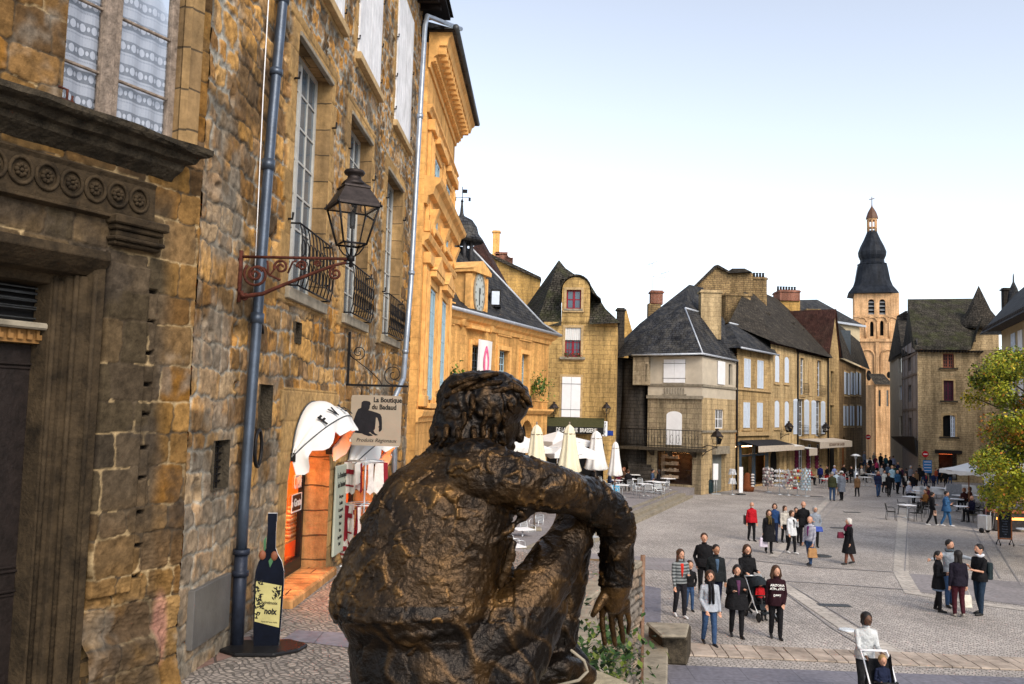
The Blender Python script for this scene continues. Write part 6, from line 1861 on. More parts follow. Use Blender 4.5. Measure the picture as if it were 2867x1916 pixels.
b=MB();b.tube([Vector((c0 .x,c0 .y,zd)),Vector((c0 .x,c0 .y,zf))],0.02,5);b.box((c0 .x+.14,c0 .y,zf-.25),(0.25,.03,.2))
zc=V(1288,553,46.5).z;b.tube([(c0 .x-.4,c0 .y,zc),(c0 .x+.4,c0 .y,zc)],0.015,4);b.box((c0 .x-.38,c0 .y,zc-.1),(.12,.03,.2));b.box((c0 .x+.4,c0 .y,zc-.1),(.12,.03,.2))
b.ball((c0 .x,c0 .y,zd+.8),.08,6)
b.build('weather_vane',M['black_iron'],hall)
b=MB();s_=V(1388,838,46.0);b.box(s_,(0.55,1.0,0.9));b.build('skylight',M['slate'],hall)
b=MB();b.box(s_+Vector((0,-0.52,0)),(0.4,0.02,0.7));b.build('skylight_pane',M['white_blue'],hall)
ub0,ub1=WM.uz(1319,1000)[0],WM.uz(1362,1000)[0];zb0,zb1=WM.uz(1340,1075)[1],WM.uz(1340,953)[1]
bn=thing('banner','white banner with pink ribbon loop hanging on the town hall front','banner',tuple(WM.P(ub0,zb1,.35)))
b=MB();n=8
for k in range(n):
 a=ub0+(ub1-ub0)*k/n;c=ub0+(ub1-ub0)*(k+1)/n;f=lambda t:0.35+0.05*sin(t*5)
 b.quad(WM.P(a-.12,zb0,f(a)),WM.P(c-.12,zb0,f(c)),WM.P(c,zb1,f(c)),WM.P(a,zb1,f(a)))
b.build('cloth',M['canvas'],bn,merge=True)
cu=(ub0+ub1)/2+.1
b=MB();b.tube([WM.P(cu+(.22*sin(pi*t)if t<1 else-.0)*(1 if t<.5 else 1)-.12+.25*t*0,zb0+(zb1-zb0)*(0.1+.75*t),.42)for t in[k/10 for k in range(11)]]+[WM.P(cu-.12-.22*sin(pi*t),zb0+(zb1-zb0)*(.85-.75*t),.42)for t in[k/10 for k in range(1,11)]],0.05,4)
b.build('ribbon_print',cmat((0.75,0.15,0.30)),bn)
for(x,y)in((1248,1075),(1487,1090)):
 u,z=WM.uz(x,y);p=WM.P(u,z,.5)
 foliage('window_plant',[p,p+Vector((.2,0,.3)),p+Vector((-.2,0,.2))],260,0.16,[M['leafgreen'],mat('plant_light_green',(0.14,0.22,0.03),0.6)],'bushy green plant on the town hall ledge %s'%('beside the ashlar mansion' if x<1300 else 'near its far corner'),'plant',9,0.28)
hb_=thing('steep_gabled_house','steep dark roofed house rising behind the town hall with ivy on its gable','house',tuple(V(1400,900,64)[:2])+(0.0,))
Y0,Y1=62,74
q=lambda x,y,Y:V(x,y,Y)
roofmesh('roof',[[q(1318,700,60),q(1343,670,62),q(1450,880,62),q(1380,900,60)],[q(1343,670,62),q(1352,672,74),q(1470,885,74),q(1450,880,62)],[q(1318,700,60),q(1300,800,66),q(1352,672,74),q(1343,670,62)]],M['redtile'],hb_)
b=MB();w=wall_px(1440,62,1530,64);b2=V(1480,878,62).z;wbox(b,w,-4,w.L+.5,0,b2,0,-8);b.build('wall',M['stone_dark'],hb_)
roofmesh('side_roof',[[q(1440,872,62),q(1530,880,64),q(1522,888,66),q(1440,872,70)],],M['lauze_moss'],hb_)
chimney(hb_,1442,1463,868,990,60.5,M['stone_rough'],0,False)
h3=thing('hillside_house','stone house with tall orange chimney above the town hall roof','house',tuple(V(1440,800,85)[:2])+(0.0,))
b=MB();b.prism([q(1370,900,85),q(1370,712,85),q(1385,722,85),q(1512,782,85),q(1512,900,85)],(0,7,0));b.prism([q(1370,900,85),q(1512,900,85),Vector((q(1512,900,85).x,85,0)),Vector((q(1370,900,85).x,85,0))],(0,7,0));b.build('wall',M['stone_far'],h3)
b=MB();b.prism([q(1368,706,84.6),q(1385,716,84.6),q(1460,750,84.6),q(1514,776,84.6),q(1516,784,84.6),q(1460,760,84.6),q(1383,724,84.6)],(0,7.6,0));b.build('roof',M['lauze'],h3)
chimney(h3,1378,1398,645,716,86,M['stone_orange'],0,True);chimney(h3,1386,1436,706,745,86,M['brick'],0,True)
b=MB();p=q(1432,712,85.5);b.lathe([(0.0,0.1),(0.4,0.0),(0.42,0.0)],p,14,mtx=Matrix.Rotation(radians(70),3,'X'));b.tube([p,p+Vector((0,0,1.5))],0.02,4);b.tube([p+Vector((-.2,0,1.3)),p+Vector((.2,0,1.3))],.015,4);b.build('satellite_dish',M['white'],h3)
WB=wall_px(1516,55.8,1724,55.2)
br=thing('brasserie_house','golden stone house with arched dormer, red windows and white shutters over a brasserie','house',tuple(WB.a))
zeB=WB.uz(1620,903)[1]
hB1=hpx(WB,1582,918,1626,1000);hB2=hpx(WB,1574,1056,1624,1168);hB3=hpx(WB,1530,1240,1690,1345)
b=MB();facade(b,WB,0,WB.L,0,zeB,[hB1,hB2,hB3],0.3)
b.quad(WB.P(0,0),WB.P(0,0,-9),WB.P(0,zeB,-9),WB.P(0,zeB));b.quad(WB.P(WB.L,0),WB.P(WB.L,0,-9),WB.P(WB.L,zeB,-9),WB.P(WB.L,zeB))
M['stone_bra']=stone('brasserie_masonry',(0.56,0.37,0.145),(0.47,0.31,0.12),(0.20,0.13,0.065),0.62,0.30,0.012,stain_amt=0.3)
b.build('wall',M['stone_bra'],br)
Lf=q(1500,912,56.2);Rt=q(1738,905,54.0);ap=q(1565,728,60);ap2=q(1600,772,60.5);bk=q(1560,735,68)
mL=q(1470,880,60);
roofmesh('roof',[[Lf,q(1572,912,55.3),q(1572,850,57.2),ap],[q(1650,908,54.9),Rt,q(1700,872,55.6),q(1655,800,58)],[ap,q(1572,850,57.2),q(1572,780,58.6),ap2],[ap2,q(1572,780,58.6),q(1655,800,58.0)],[ap,ap2,q(1655,800,58),q(1700,872,60),bk],[Rt,q(1738,905,64),bk,q(1655,800,58),q(1700,872,55.6)],[Lf,ap,bk,q(1440,905,64)],],M['lauze_moss'],br,merge=False)
u0,u1=WB.uz(1573,860)[0],WB.uz(1651,860)[0];zt1=WB.uz(1610,776)[1];zt0=WB.uz(1610,812)[1];hd=hpx(WB,1586,812,1627,865)
b=MB();facade(b,WB,u0,u1,zeB-.1,zt0+.0,[hd],.25);c=(u0+u1)/2;w_=(u1-u0)/2
arc=[WB.P(c-w_*cos(a),zt0+(zt1-zt0)*sin(a))for a in[pi*k/12 for k in range(13)]]
b.poly(arc);b.quad(WB.P(u0,zeB),WB.P(u0,zt0),WB.P(u0,zt0,-4),WB.P(u0,zeB,-4));b.quad(WB.P(u1,zeB),WB.P(u1,zt0),WB.P(u1,zt0,-4),WB.P(u1,zeB,-4))
dmr=b.build('dormer',M['stone_bra'],br)
b=MB();arc2=[WB.P(c-(w_+.12)*cos(a),zt0-.05+(zt1-zt0+.22)*sin(a),.15)for a in[pi*k/12 for k in range(13)]]+[WB.P(u1+.7,zt0-.55,.15)]
for p,q_ in zip(arc2[:-1],arc2[1:]):b.prism([p,q_,q_-Vector((0,0,.1)),p-Vector((0,0,.1))],WB.n*-2.2)
b.build('dormer_roof',M['lauze'],dmr)
casement(WB,hd,.2,br,M['red_frame'],M['glass_sky'],2,2,.09,.07);sill(WB,(hd[0],hd[1],hd[2],0),br)
casement(WB,(hB1[0],hB1[1],hB1[2],hB1[3]),.2,br,M['red_frame'],M['glass_sky'],4,4,.09,.04);sill(WB,hB1,br,None,.2,.3,.15)
b=MB();zm_=hB1[2]+(hB1[3]-hB1[2])*.58
for k in range(8):
 a=hB1[0]+(hB1[1]-hB1[0])*k/8;wbox(b,WB,a,a+(hB1[1]-hB1[0])/8-.02,zm_,hB1[3],-.05-.02*(k%2),-.1)
b.build('blind',M['canvas'],br)
foliage('flower_box',[WB.P(hB1[0]+(hB1[1]-hB1[0])*k/5,hB1[2]+.12,.12)for k in range(6)],160,.09,[mat('red_flowers',(0.35,0.03,0.02),.6),M['leafgreen']],'box of dark red flowers on the brasserie window sill','flower box',4,.08)
surround(WB,[hB1,hB2,hd],br);plank_shutter(WB,hB2[0]-.02,hB2[1]+.02,hB2[2],hB2[3],br,.05,n=2)
pane(WB,hB3,br,.29,M['dark_in'],'shopfront')
z_a0,z_a1=WB.uz(1620,1170)[1],WB.uz(1620,1196,1.4)[1];ul,ur_=WB.uz(1516,1200)[0],WB.uz(1692,1200)[0]
aw=thing('brasserie_awning','dark olive awning lettered brasserie over the cafe terrace','awning',tuple(WB.P(ul,z_a0)))
b=MB();b.quad(WB.P(ul,z_a0,.1),WB.P(ur_,z_a0,.1),WB.P(ur_,z_a1,1.4),WB.P(ul,z_a1,1.4));b.quad(WB.P(ul,z_a0-.05,.1),WB.P(ur_,z_a0-.05,.1),WB.P(ur_,z_a1-.05,1.4),WB.P(ul,z_a1-.05,1.4));b.build('canopy',cmat((0.055,0.055,0.025)),aw)
b=MB();n=22
for k in range(n):
 a=ul+(ur_-ul)*k/n;c_=ul+(ur_-ul)*(k+1)/n;b.quad(WB.P(a,z_a1-.42,1.38+.04*(k%2)),WB.P(c_,z_a1-.42,1.38+.04*((k+1)%2)),WB.P(c_,z_a1,1.4),WB.P(a,z_a1,1.4))
b.build('valance',cmat((0.02,0.02,0.02)),aw)
text('lettering','DE LA MAIRIE  BRASSERIE',.36,wall_text_mtx(WB,(ul+ur_)/2+.3,z_a1-.2,1.47),M['text_white'],aw,bold=.004,sx=.62)
u,z=WB.uz(1694,1182);z_2=WB.uz(1694,1222)[1]
hs_=thing('hotel_sign','white upright hotel sign projecting at the corner of the brasserie house','sign',tuple(WB.P(u,z_2)))
b=MB();wbox(b,WB,u-.16,u+.16,z_2,z+.05,.5,.42);b.build('sign_board',M['white'],hs_,bevel=.03)
for k,ch in enumerate('HOTEL'):text('lettering',ch,.2,wall_text_mtx(WB,u,z-.05-(z-z_2)*(k+.1)/5,.505),M['text_black'],hs_,bold=.004)
b=MB();wbox(b,WB,u-.02,u+.02,z-.1,z-.06,.42,0);b.build('bracket',M['black_iron'],hs_)
u,z=WB.uz(1707,1213);sg=thing('street_sign','small blue street name plate on the brasserie corner','sign',tuple(WB.P(u,z)));b=MB();wbox(b,WB,u-.22,u+.22,z-.15,z+.15,.04,.005);b.build('plate',cmat((.02,.05,.25)),sg,bevel=.008)
def wall_lamp(wall,px_,py_,label,s=.85,arm=.5,m='black_iron'):
 u,z=wall.uz(px_,py_);r=thing('wall_lantern',label,'street lamp',tuple(wall.P(u,z)))
 c=wall.P(u,z,arm)
 b=MB();b.tube([wall.P(u,z-.35,0),wall.P(u,z-.1,arm*.5),c],.02,5);b.tube([wall.P(u,z-.02,0),c],.02,5);b.tube([wall.P(u,z-.5,.02),wall.P(u,z+.1,.02)],.02,4)
 b.build('bracket',M[m],r);lant(r,c,s);return r
wall_lamp(WB,1552,1165,'small black lantern beside the white shutters above the brasserie awning',.85,.35)
wall_lamp(WB,1698,1165,'small black lantern at the outer corner of the brasserie house',.8,.5)
WD=wall_px(1728,62,1832,64)
dk=thing('dark_gap_house','near-black stone house set back in the narrow gap beside the brasserie','house',tuple(WD.a))  # walls, corner turret and stair share one near-black stone
b=MB();zD=WD.uz(1760,1003)[1];hh_=hpx(WD,1742,1180,1752,1200)
facade(b,WD,-.5,WD.L+3,0,zD,[hh_],.3);body_box(b,WD,-.5,WD.L+3,0,zD,.5,8)
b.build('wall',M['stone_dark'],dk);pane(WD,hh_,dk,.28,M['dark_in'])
b=MB();uu=WD.uz(1765,1100)[0]
b.lathe([(1.3,0),(1.15,3),(0.95,6),(0.9,zD-.2)],WD.P(uu,0,.5),10);b.build('corner_turret',M['stone_dark'],dk)
chimney(dk,1726,1747,862,1000,63,M['stone_dark'],0,True)
b=MB();t0=q(1752,905,90);b.lathe([(1.0,-8),(0.9,-1.5),(0.0,1.6)],t0,6,smooth=False);b.build('distant_pinnacle',M['stone_far'],dk)
WJ=wall_px(1770,60.8,1814,60.4)
jb=MB();z0_,z1_=WJ.uz(1790,1078)[1],WJ.uz(1790,1000)[1];facade(jb,WJ,0,WJ.L,z0_,z1_,[hpx(WJ,1806,1020,1813,1070)],.2);body_box(jb,WJ,0,WJ.L,z0_,z1_,.4,3);jb.build('jettied_room',M['stone_pale'],dk)
b=MB()
for k in range(12):b.box((q(1798,1340,59.5).x,58.2+.3*k,.09+.18*k),(1.6,.3,.18+.02))
b.build('stair',M['stone_dark'],dk)
GA=V(1813,1160,61.0);GB_=V(1965,1160,59.0);GC=V(2060,1160,64.2)
WG1=Wall((GA.x,GA.y),(GB_.x,GB_.y));WG2=Wall((GB_.x,GB_.y),(GC.x,GC.y))
gh=thing('grey_corner_house','grey rendered corner house with tall slate roof, balcony and lit shop window','house',(GB_.x,GB_.y,0))
zG=WG1 .uz(1890,998)[1]
zsp=WG1 .uz(1890,1112)[1];zmid=WG1 .uz(1890,1078)[1]
s1=hpx(WG1,1859,1007,1919,1072);d1=hpx(WG1,1866,1152,1909,1246,.3);w1=hpx(WG1,1838,1265,1938,1356)
b=MB();facade(b,WG1,0,WG1 .L,zsp,zG,[s1],.2);facade(b,WG2,0,WG2 .L,zsp,zG,[hpx(WG2,2008,1012,2028,1077),hpx(WG2,2040,1020,2051,1078)],.2)
body_box(b,WG1,.3,WG1 .L-.3,0,zG,1.9,7)
b.quad(WG1 .P(0,0),WG1 .P(0,0,-7),WG1 .P(0,zG,-7),WG1 .P(0,zG))
b.build('upper_wall',M['render_grey'],gh)
M['stone_gh']=stone('grey_corner_masonry',(0.38,0.31,0.20),(0.30,0.24,0.16),(0.13,0.105,0.075),.62,.34,.014,stain_amt=.3)
zlo=WG1 .uz(1890,1250)[1]
bw=hpx(WG2,2002,1147,2026,1200);dr_=hpx(WG2,1994,1272,2030,1376);dr_=(dr_[0],dr_[1],0.02,dr_[3])
b=MB();facade(b,WG1,0,WG1 .L,0,zsp,[d1,w1],.25);b.build('wall',M['stone_gh'],gh)
b=MB();facade(b,WG2,0,WG2 .L,0,zsp,[bw,dr_],.3)
M['stone_gh2']=stone('warm_corner_masonry',(0.52,0.39,0.22),(0.47,0.35,0.195),(0.2,0.15,0.09),.7,.34,.01,stain_amt=.2)
b.build('side_wall',M['stone_gh2'],gh)
plank_shutter(WG1,s1[0],s1[1],s1[2],s1[3],gh,.03,n=2);h=hpx(WG2,2008,1012,2028,1077);plank_shutter(WG2,h[0],h[1],h[2],h[3],gh,.03,n=2,bars=False)
h=hpx(WG2,2040,1020,2051,1078);pane(WG2,h,gh,.19,M['glass'])
plank_shutter(WG1,d1[0],d1[1],d1[2],d1[3],gh,.0,arch=.28,bars=False)
casement(WG2,bw,.12,gh,M['white'],M['glass'],4,2,.06,.05);pane(WG2,dr_,gh,.28,mat('grey_door_glass',(.16,.18,.18),.3),'door')
b=MB();wbox(b,WG2,dr_[0]-.1,dr_[1]+.1,dr_[3]+.02,dr_[3]+.55,.3,0);b.build('shop_sign_box',M['trim_grey'],gh)
b=MB();corn(b,WG1,zmid,[(-.1,0),(-.1,.08),(.06,.12),(.06,0)],0,WG1 .L);wbox(b,WG1,-.05,WG1 .L+.1,zsp-.12,zsp+.1,.16,0)
for k in range(8):
 u=s1[0]+(s1[1]-s1[0])*(k+.5)/8;wbox(b,WG1,u-.04,u+.04,zmid-.62,zmid-.2,.06,0)
wbox(b,WG1,s1[0]-.1,s1[1]+.1,zmid-.72,zmid-.62,.08,0);wbox(b,WG2,0,WG2 .L,zmid-.1,zmid+.06,.10,0)
zst=WG2 .uz(2010,1208)[1];wbox(b,WG2,0,WG2 .L,zst-.08,zst+.08,.1,0)
b.build('string_course',M['trim_grey'],gh)
zbal=WG1 .uz(1890,1254)[1];zrl=WG1 .uz(1890,1204)[1]
b=MB();wbox(b,WG1,-1.6,WG1 .L+.35,zbal-.2,zbal,1.0,0)
for u in(.3,1.6,3.3):b.prism([WG1 .P(u,zbal-.2,0),WG1 .P(u,zbal-.2,.8),WG1 .P(u,zbal-.6,0)],WG1 .d*.25)
bal=b.build('balcony',M['trim_dark'],gh)
b=MB();
for z in(zrl,zbal+.12):b.tube([WG1 .P(-1.5,z,0),WG1 .P(-1.5,z,.92),WG1 .P(WG1 .L+.28,z,.92),WG1 .P(WG1 .L+.28,z,0)],.025,5)
n=26
for k in range(n+1):
 u=-1.5+(WG1 .L+1.78)*k/n;b.tube([WG1 .P(u,zbal,.92),WG1 .P(u,zrl,.92)],.012,4)
 if k%2==0 and k<n:b.tube([WG1 .P(u+.13+.11*cos(a),(zbal+zrl)/2+.3*sin(a),.92)for a in[2*pi*j/10 for j in range(10)]],.012,4,closed=True)
b.build('balcony_railing',M['black_iron'],bal)
def shopwin(wall,h,root,warm=3.0,col=(1.0,.45,.15),shelves=4):
 b=MB();wbox(b,wall,h[0],h[1],h[2],h[3],-1.6,-1.62);wbox(b,wall,h[0]-.3,h[1]+.3,h[2]-.02,h[2],-.26,-1.6);wbox(b,wall,h[0]-.3,h[1]+.3,h[3],h[3]+.02,-.26,-1.6)
 wbox(b,wall,h[0]-.3,h[0]-.28,h[2],h[3],-.26,-1.6);wbox(b,wall,h[1]+.28,h[1]+.3,h[2],h[3],-.26,-1.6)
 b.build('shop_room',mat('dim_shop_interior',(0.05,0.028,0.018),.8,var=.7,scale=3),root)
 b=MB();wbox(b,wall,h[0]+.2,h[1]-.2,h[3]-.1,h[3]-.06,-.8,-1.0);b.build('shop_lamp',emit('shop_light',col,warm*1.3),root)
 w_=h[1]-h[0]
 for k in range(shelves):
  z=h[2]+.35+k*.45;b=MB();wbox(b,wall,h[0]+.1,h[0]+w_*.52,z,z+.03,-.5,-.9)
  for j in range(7):
   u=h[0]+.2+j*w_*.065;wbox(b,wall,u,u+.14,z+.031,z+.15+.1*random.random(),-.55,-.75)
  b.build('display_shelf',mat('pale_goods_%d'%k,(.55,.42,.30),.7,var=.5,scale=6),root)
 b=MB()
 for u in(h[0],h[1]-.07):wbox(b,wall,u,u+.07,h[2],h[3],-.15,-.22)
 wbox(b,wall,h[0]+.07,h[1]-.07,h[3]-.07,h[3],-.15,-.22);wbox(b,wall,h[0]+.07,h[1]-.07,h[2],h[2]+.07,-.15,-.22)
 f=b.build('window',mat('dark_brown_frame',(.03,.018,.012),.5),root)
 b=MB();b.quad(*[wall.P(u,z,-.18)for u,z in((h[0],h[2]),(h[1],h[2]),(h[1],h[3]),(h[0],h[3]))]);b.build('pane',M['clear'],f)
shopwin(WG1,w1,gh,3.2)
c=q(1968,991,58.6);l=q(1769,995,60.6);ll=q(1722,1003,62.0);r_=q(2066,1011,64.0)
t1=q(1918,863,62.2);t2=q(1974,879,64.5);apx=q(1930,797,66);apr=q(1968,806,70);k1=q(1783,905,64.5);k2=q(1768,925,66)
roofmesh('roof',[[l,c,t1,q(1790,907,63.4)],[c,r_,q(2032,940,64.8),t2,t1],[ll,l,q(1790,907,63.4),q(1748,948,64.5)],[q(1790,907,63.4),t1,t2,apr,apx],[q(1748,948,64.5),q(1790,907,63.4),apx,q(1800,905,72)],[t2,q(2032,940,64.8),q(2030,900,70),apr],[ll,q(1748,948,64.5),q(1800,905,72),q(1722,1003,75)]],M['slate'],gh,merge=False)
b=MB();b.tube([t1,t2],.08,6);b.tube([l,c,r_],.08,6);b.tube([c,t1],.06,5);b.build('roof_flashing',M['lead'],gh)
chimney(gh,1962,2019,812,950,63.4,M['stone_gh2'],0,True,.9)
ch=chimney(gh,1822,1856,813,852,72,M['brick'],0,True);chimney(gh,1815,1850,850,905,72,M['stone_rough'],0,False)
for(x,y0_,y1_,lb)in((1828,735,815,'thin rooftop television aerial with side arm standing taller of the two'),(1862,762,820,'short rooftop television aerial behind the red brick chimney')):
 r=thing('roof_aerial',lb,'aerial',tuple(q(x,y1_,72.5)));b=MB();a_=q(x,y0_,72.5);c_=q(x,y1_,72.5);b.tube([a_,c_],.025,4)
 b.tube([a_+Vector((-.4,0,-.2)),a_+Vector((.4,0,.1))],.02,4)
 for k in range(4):b.tube([a_+Vector((-.3+.2*k,0,-.35)),a_+Vector((-.3+.2*k,0,.1))],.012,4)
 if x<1850:b.tube([a_+Vector((0,0,-1.2)),a_+Vector((1.2,0,-1.3))],.02,4)
 b.build('mast',M['lead'],r)
b=MB();b.tube([WG2 .P(WG2 .L,0,.1),WG2 .P(WG2 .L,zG,.1)],.07,6);b.build('drainpipe',M['black_iron'],gh)
u,z=WG2 .uz(1983,1254);wl=thing('wall_lantern','black lantern on a long scrolled arm at the corner of the balcony','street lamp',tuple(WG2 .P(0,z)))
pc_=q(2007,1252,58.8);b=MB();b.tube([WG2 .P(.1,zbal+.1,0),pc_+Vector((-.6,0,.1)),pc_],.03,6);b.tube([WG2 .P(.1,zbal-.5,0),pc_+Vector((-.7,0,-.35)),pc_],.025,6);b.tube([WG2 .P(.1,zbal-.6,0),WG2 .P(.1,zbal+.9,.0)],.03,5)
b.build('bracket',M['black_iron'],wl);lant(wl,pc_,1.15)
RA=V(2062,1170,64.2);RD=Vector((.588,.809,0))
WRW=Wall((RA.x,RA.y),(RA.x+RD.x*27,RA.y+RD.y*27))
uR=lambda x:WRW.uz(x,1175)[0]
def row_house(x0,x1,ytop,name,label,holes,m,zfix=None,cat='house'):
 r=thing(name,label,cat,tuple(WRW.P(uR(x0),0)));a,c=uR(x0),uR(x1);zt=zfix or WRW.uz((x0+x1)/2,ytop)[1]
 b=MB();facade(b,WRW,a,c,0,zt,holes,.25);body_box(b,WRW,a,c,0,zt,1.8,9);
 b.build('wall',m,r)
 return r,a,c,zt
hA=[hpx(WRW,2082,1005,2100,1085),hpx(WRW,2119,1010,2136,1088),hpx(WRW,2080,1127,2098,1198),hpx(WRW,2118,1128,2134,1198)]
sA=[hpx(WRW,2070,1262,2150,1372)];sA=[(uR(2070),uR(2148),.1,3.2)]
M['stone_r1']=stone('row_masonry_a',(0.54,0.38,0.185),(0.44,0.305,0.15),(0.22,0.15,0.08),.7,.3,.010,stain_amt=.5)
M['stone_r2']=stone('row_masonry_b',(0.58,0.43,0.23),(0.51,0.37,0.195),(0.30,0.2,0.1),.8,.35,.008,stain_amt=.3)
rA_,a,c,zt=row_house(2062,2157,0,'shuttered_house','stone house with four pairs of louvred shutters above the blue shopfront',hA+sA,M['stone_r1'],WRW.uz(2110,985)[1])
for h in hA:
 mid=(h[0]+h[1])/2;pane(WRW,h,rA_);louvre_shutter(WRW,h[0],mid-.01,h[2],h[3],rA_,.01);louvre_shutter(WRW,mid+.01,h[1],h[2],h[3],rA_,.01)
surround(WRW,hA,rA_)
b=MB();zz=WRW.uz(2100,1089)[1];wbox(b,WRW,a,c,zz-.15,zz,.12,0);zz=WRW.uz(2110,1209)[1];wbox(b,WRW,a,c-.3,zz-.3,zz,.2,0);b.build('string_course',M['trim'],rA_)
z2=zt;
roofmesh('roof',[[q(2052,975,65),q(2040,905,68.5),q(2062,975,64.0)],[WRW.P(a-.6,zt,.5),WRW.P(c+.3,zt,.5),q(2137,928,73.5),q(2042,905,68.5)],[WRW.P(c+.3,zt,.5),WRW.P(c+.3,zt,-6),q(2137,928,73.5)],[WRW.P(a-.6,zt,.5),q(2042,905,68.5),WRW.P(a-.6,zt,-5)],[q(2042,905,68.5),q(2137,928,73.5),WRW.P(c,zt,-8),WRW.P(a,zt,-8)]],M['slate'],rA_,merge=False)
b=MB();b.tube([q(2042,905,68.5),q(2137,928,73.5)],.09,6);b.tube([WRW.P(a-.6,zt,.55),WRW.P(c+.3,zt,.55)],.08,6);b.build('roof_flashing',M['lead'],rA_)
sf=MB();u0,u1,z0,z1=sA[0]
for u in(u0,(u0+u1)*.5-.1,u1-.2):wbox(sf,WRW,u,u+.2,z0,z1,.12,-.1)
wbox(sf,WRW,u0+.2,u1-.2,2.35,2.5,.1,-.1);wbox(sf,WRW,u0-.3,u1+.1,z1,z1+.25,.2,-.1)
sf.build('shopfront',M['shopwood'],rA_);b=MB();wbox(b,WRW,u0,u1,z0,z1,-1.5,-1.52);b.build('shop_room',mat('shop_dark_green',(.05,.055,.03),.8,var=.7,scale=2),rA_)
b=MB();wbox(b,WRW,u0+.5,u1-.5,z1-.2,z1-.15,-.7,-.9);b.build('shop_lamp',emit('shop_light_b',(1,.5,.2),8),rA_)
def flat_awning(u0,u1,z0,z1,d,label,m,txt=None,drop=.45):
 r=thing('shop_awning',label,'awning',tuple(WRW.P(u0,z0)));b=MB()
 b.quad(WRW.P(u0,z0,.1),WRW.P(u1,z0,.1),WRW.P(u1,z1,d),WRW.P(u0,z1,d));b.quad(WRW.P(u0,z0-.06,.1),WRW.P(u1,z0-.06,.1),WRW.P(u1,z1-.06,d),WRW.P(u0,z1-.06,d));b.build('canopy',m,r)
 b=MB();wbox(b,WRW,u0,u1,z1-drop,z1,d+.03,d);b.build('valance',M['awn_cream'],r)
 if txt:text('lettering',txt,.36,wall_text_mtx(WRW,(u0+u1)/2,z1-drop/2,d+.04),mat('brown_letters',(.16,.09,.06),.7),r,bold=.003)
 return r
M['awn_cream']=mat('cream_valance',(.55,.48,.40),.8,var=.15)
zA=WRW.uz(2110,1232)[1]
flat_awning(uR(2064),uR(2168),zA,zA-.35,1.6,'dark slate shop awning with pale valance above the blue shopfront',cmat((.03,.03,.035)),None)
hB_=[hpx(WRW,2169,995,2181,1070,.35),hpx(WRW,2196,1000,2208,1072,.35),hpx(WRW,2168,1122,2181,1197,.35),hpx(WRW,2196,1124,2208,1196,.35),(uR(2152)+.4,uR(2183),.05,2.9,1.0),(uR(2203),uR(2212),.05,2.6),(uR(2191),uR(2196),.9,2.2)]
rB3,a,c,zt=row_house(2157,2229,0,'arched_window_house','ochre house with four round topped blue shutters and arched doorway',hB_,M['stone_r2'],WRW.uz(2190,970)[1])
for h in hB_[:4]:pane(WRW,h,rB3);plank_shutter(WRW,h[0],h[1],h[2],h[3],rB3,-.02,M['white_blue'],arch=.34,bars=False)
surround(WRW,hB_[:4],rB3)
for h in hB_[4:]:pane(WRW,h,rB3,.24,M['dark_in'],'doorway')
flat_awning(uR(2168),uR(2212),WRW.uz(2190,1243)[1],WRW.uz(2190,1243)[1]-.15,1.2,'rolled white shop awning over the arched doorway',M['canvas'],None,.3)
hC=[hpx(WRW,2240,1003,2252,1105),hpx(WRW,2287,1010,2298,1110),hpx(WRW,2234,1118,2250,1222),hpx(WRW,2283,1122,2297,1222),(uR(2237),uR(2250),.05,3.0),(uR(2262),uR(2275),.05,3.0),(uR(2287),uR(2297),.05,3.0)]
rC,a,c,zt=row_house(2229,2317,0,'french_window_house','ochre house with tall shuttered french windows and small iron balconies',hC,M['stone_r2'],WRW.uz(2272,995)[1])
for h in hC[:4]:casement(WRW,h,.2,rC,M['white_blue'],M['glass'],2,5,.08,.04);balconette(WRW,h[0]-.15,h[1]+.15,h[2]+.02,.95,rC,.02,.35,5)
for h in hC[2:4]:
 w_=h[1]-h[0];louvre_shutter(WRW,h[0]-w_*.85,h[0]-.03,h[2]+.2,h[3],rC,.03,arch=.2);louvre_shutter(WRW,h[1]+.03,h[1]+w_*.85,h[2]+.2,h[3],rC,.03,arch=.2)
surround(WRW,hC[:4],rC)
for h in hC[4:]:casement(WRW,h,.2,rC,M['white_blue'],M['glass'],2,3,.08,.05)
b=MB();u=uR(2268);wbox(b,WRW,u-.5,u+.5,WRW.uz(2268,1110)[1],WRW.uz(2268,1012)[1],.07,0);b.build('blind_panel',M['trim'],rC,bevel=.04)
b=MB()
for x in(2231,2316):b.part().tube([WRW.P(uR(x),0,.1),WRW.P(uR(x),zt,.1)],.07,6)
b.build('drainpipe',M['black_iron'],rC)
b=MB()
for x in(2225,2257,2281):
 b.part()
 for k in range(6):b.ball(WRW.P(uR(x)+.1,1.0+.3*k,.15),(.2,.1,.2),5)
b.build('textile_display',cmat((.16,.03,.07)),rC)
zA=WRW.uz(2275,1228)[1]
flat_awning(uR(2236),uR(2330),zA,zA-.2,1.8,'long cream lettered awning across the french window house',M['awn_cream'],'RESTAURANT  BAR  GLACIER',.55)
flat_awning(uR(2212),uR(2235),WRW.uz(2222,1250)[1],WRW.uz(2222,1250)[1]-.1,1.6,'short white striped awning between the two long shop awnings',M['canvas'],None,.6)
for(x,y,lb)in((2185,1215,'black lantern on a rusty arm between the arched shutters'),(2290,1215,'black lantern before the french window house balconies')):wall_lamp(WRW,x,y,lb,1.0,.7)
rf=thing('great_tile_roof','great stone tiled roof with dormers and tall chimneys over the terraced houses','roof',tuple(WRW.P(uR(2160),zt)))
e0=WRW.P(uR(2157)-.3,WRW.uz(2190,970)[1]+.05,.5);e1=WRW.P(uR(2317),zt+.05,.5)
rg0=q(2093,800,80);rg1=q(2150,828,86);rg2=q(2210,852,92);rg3=q(2247,868,96)
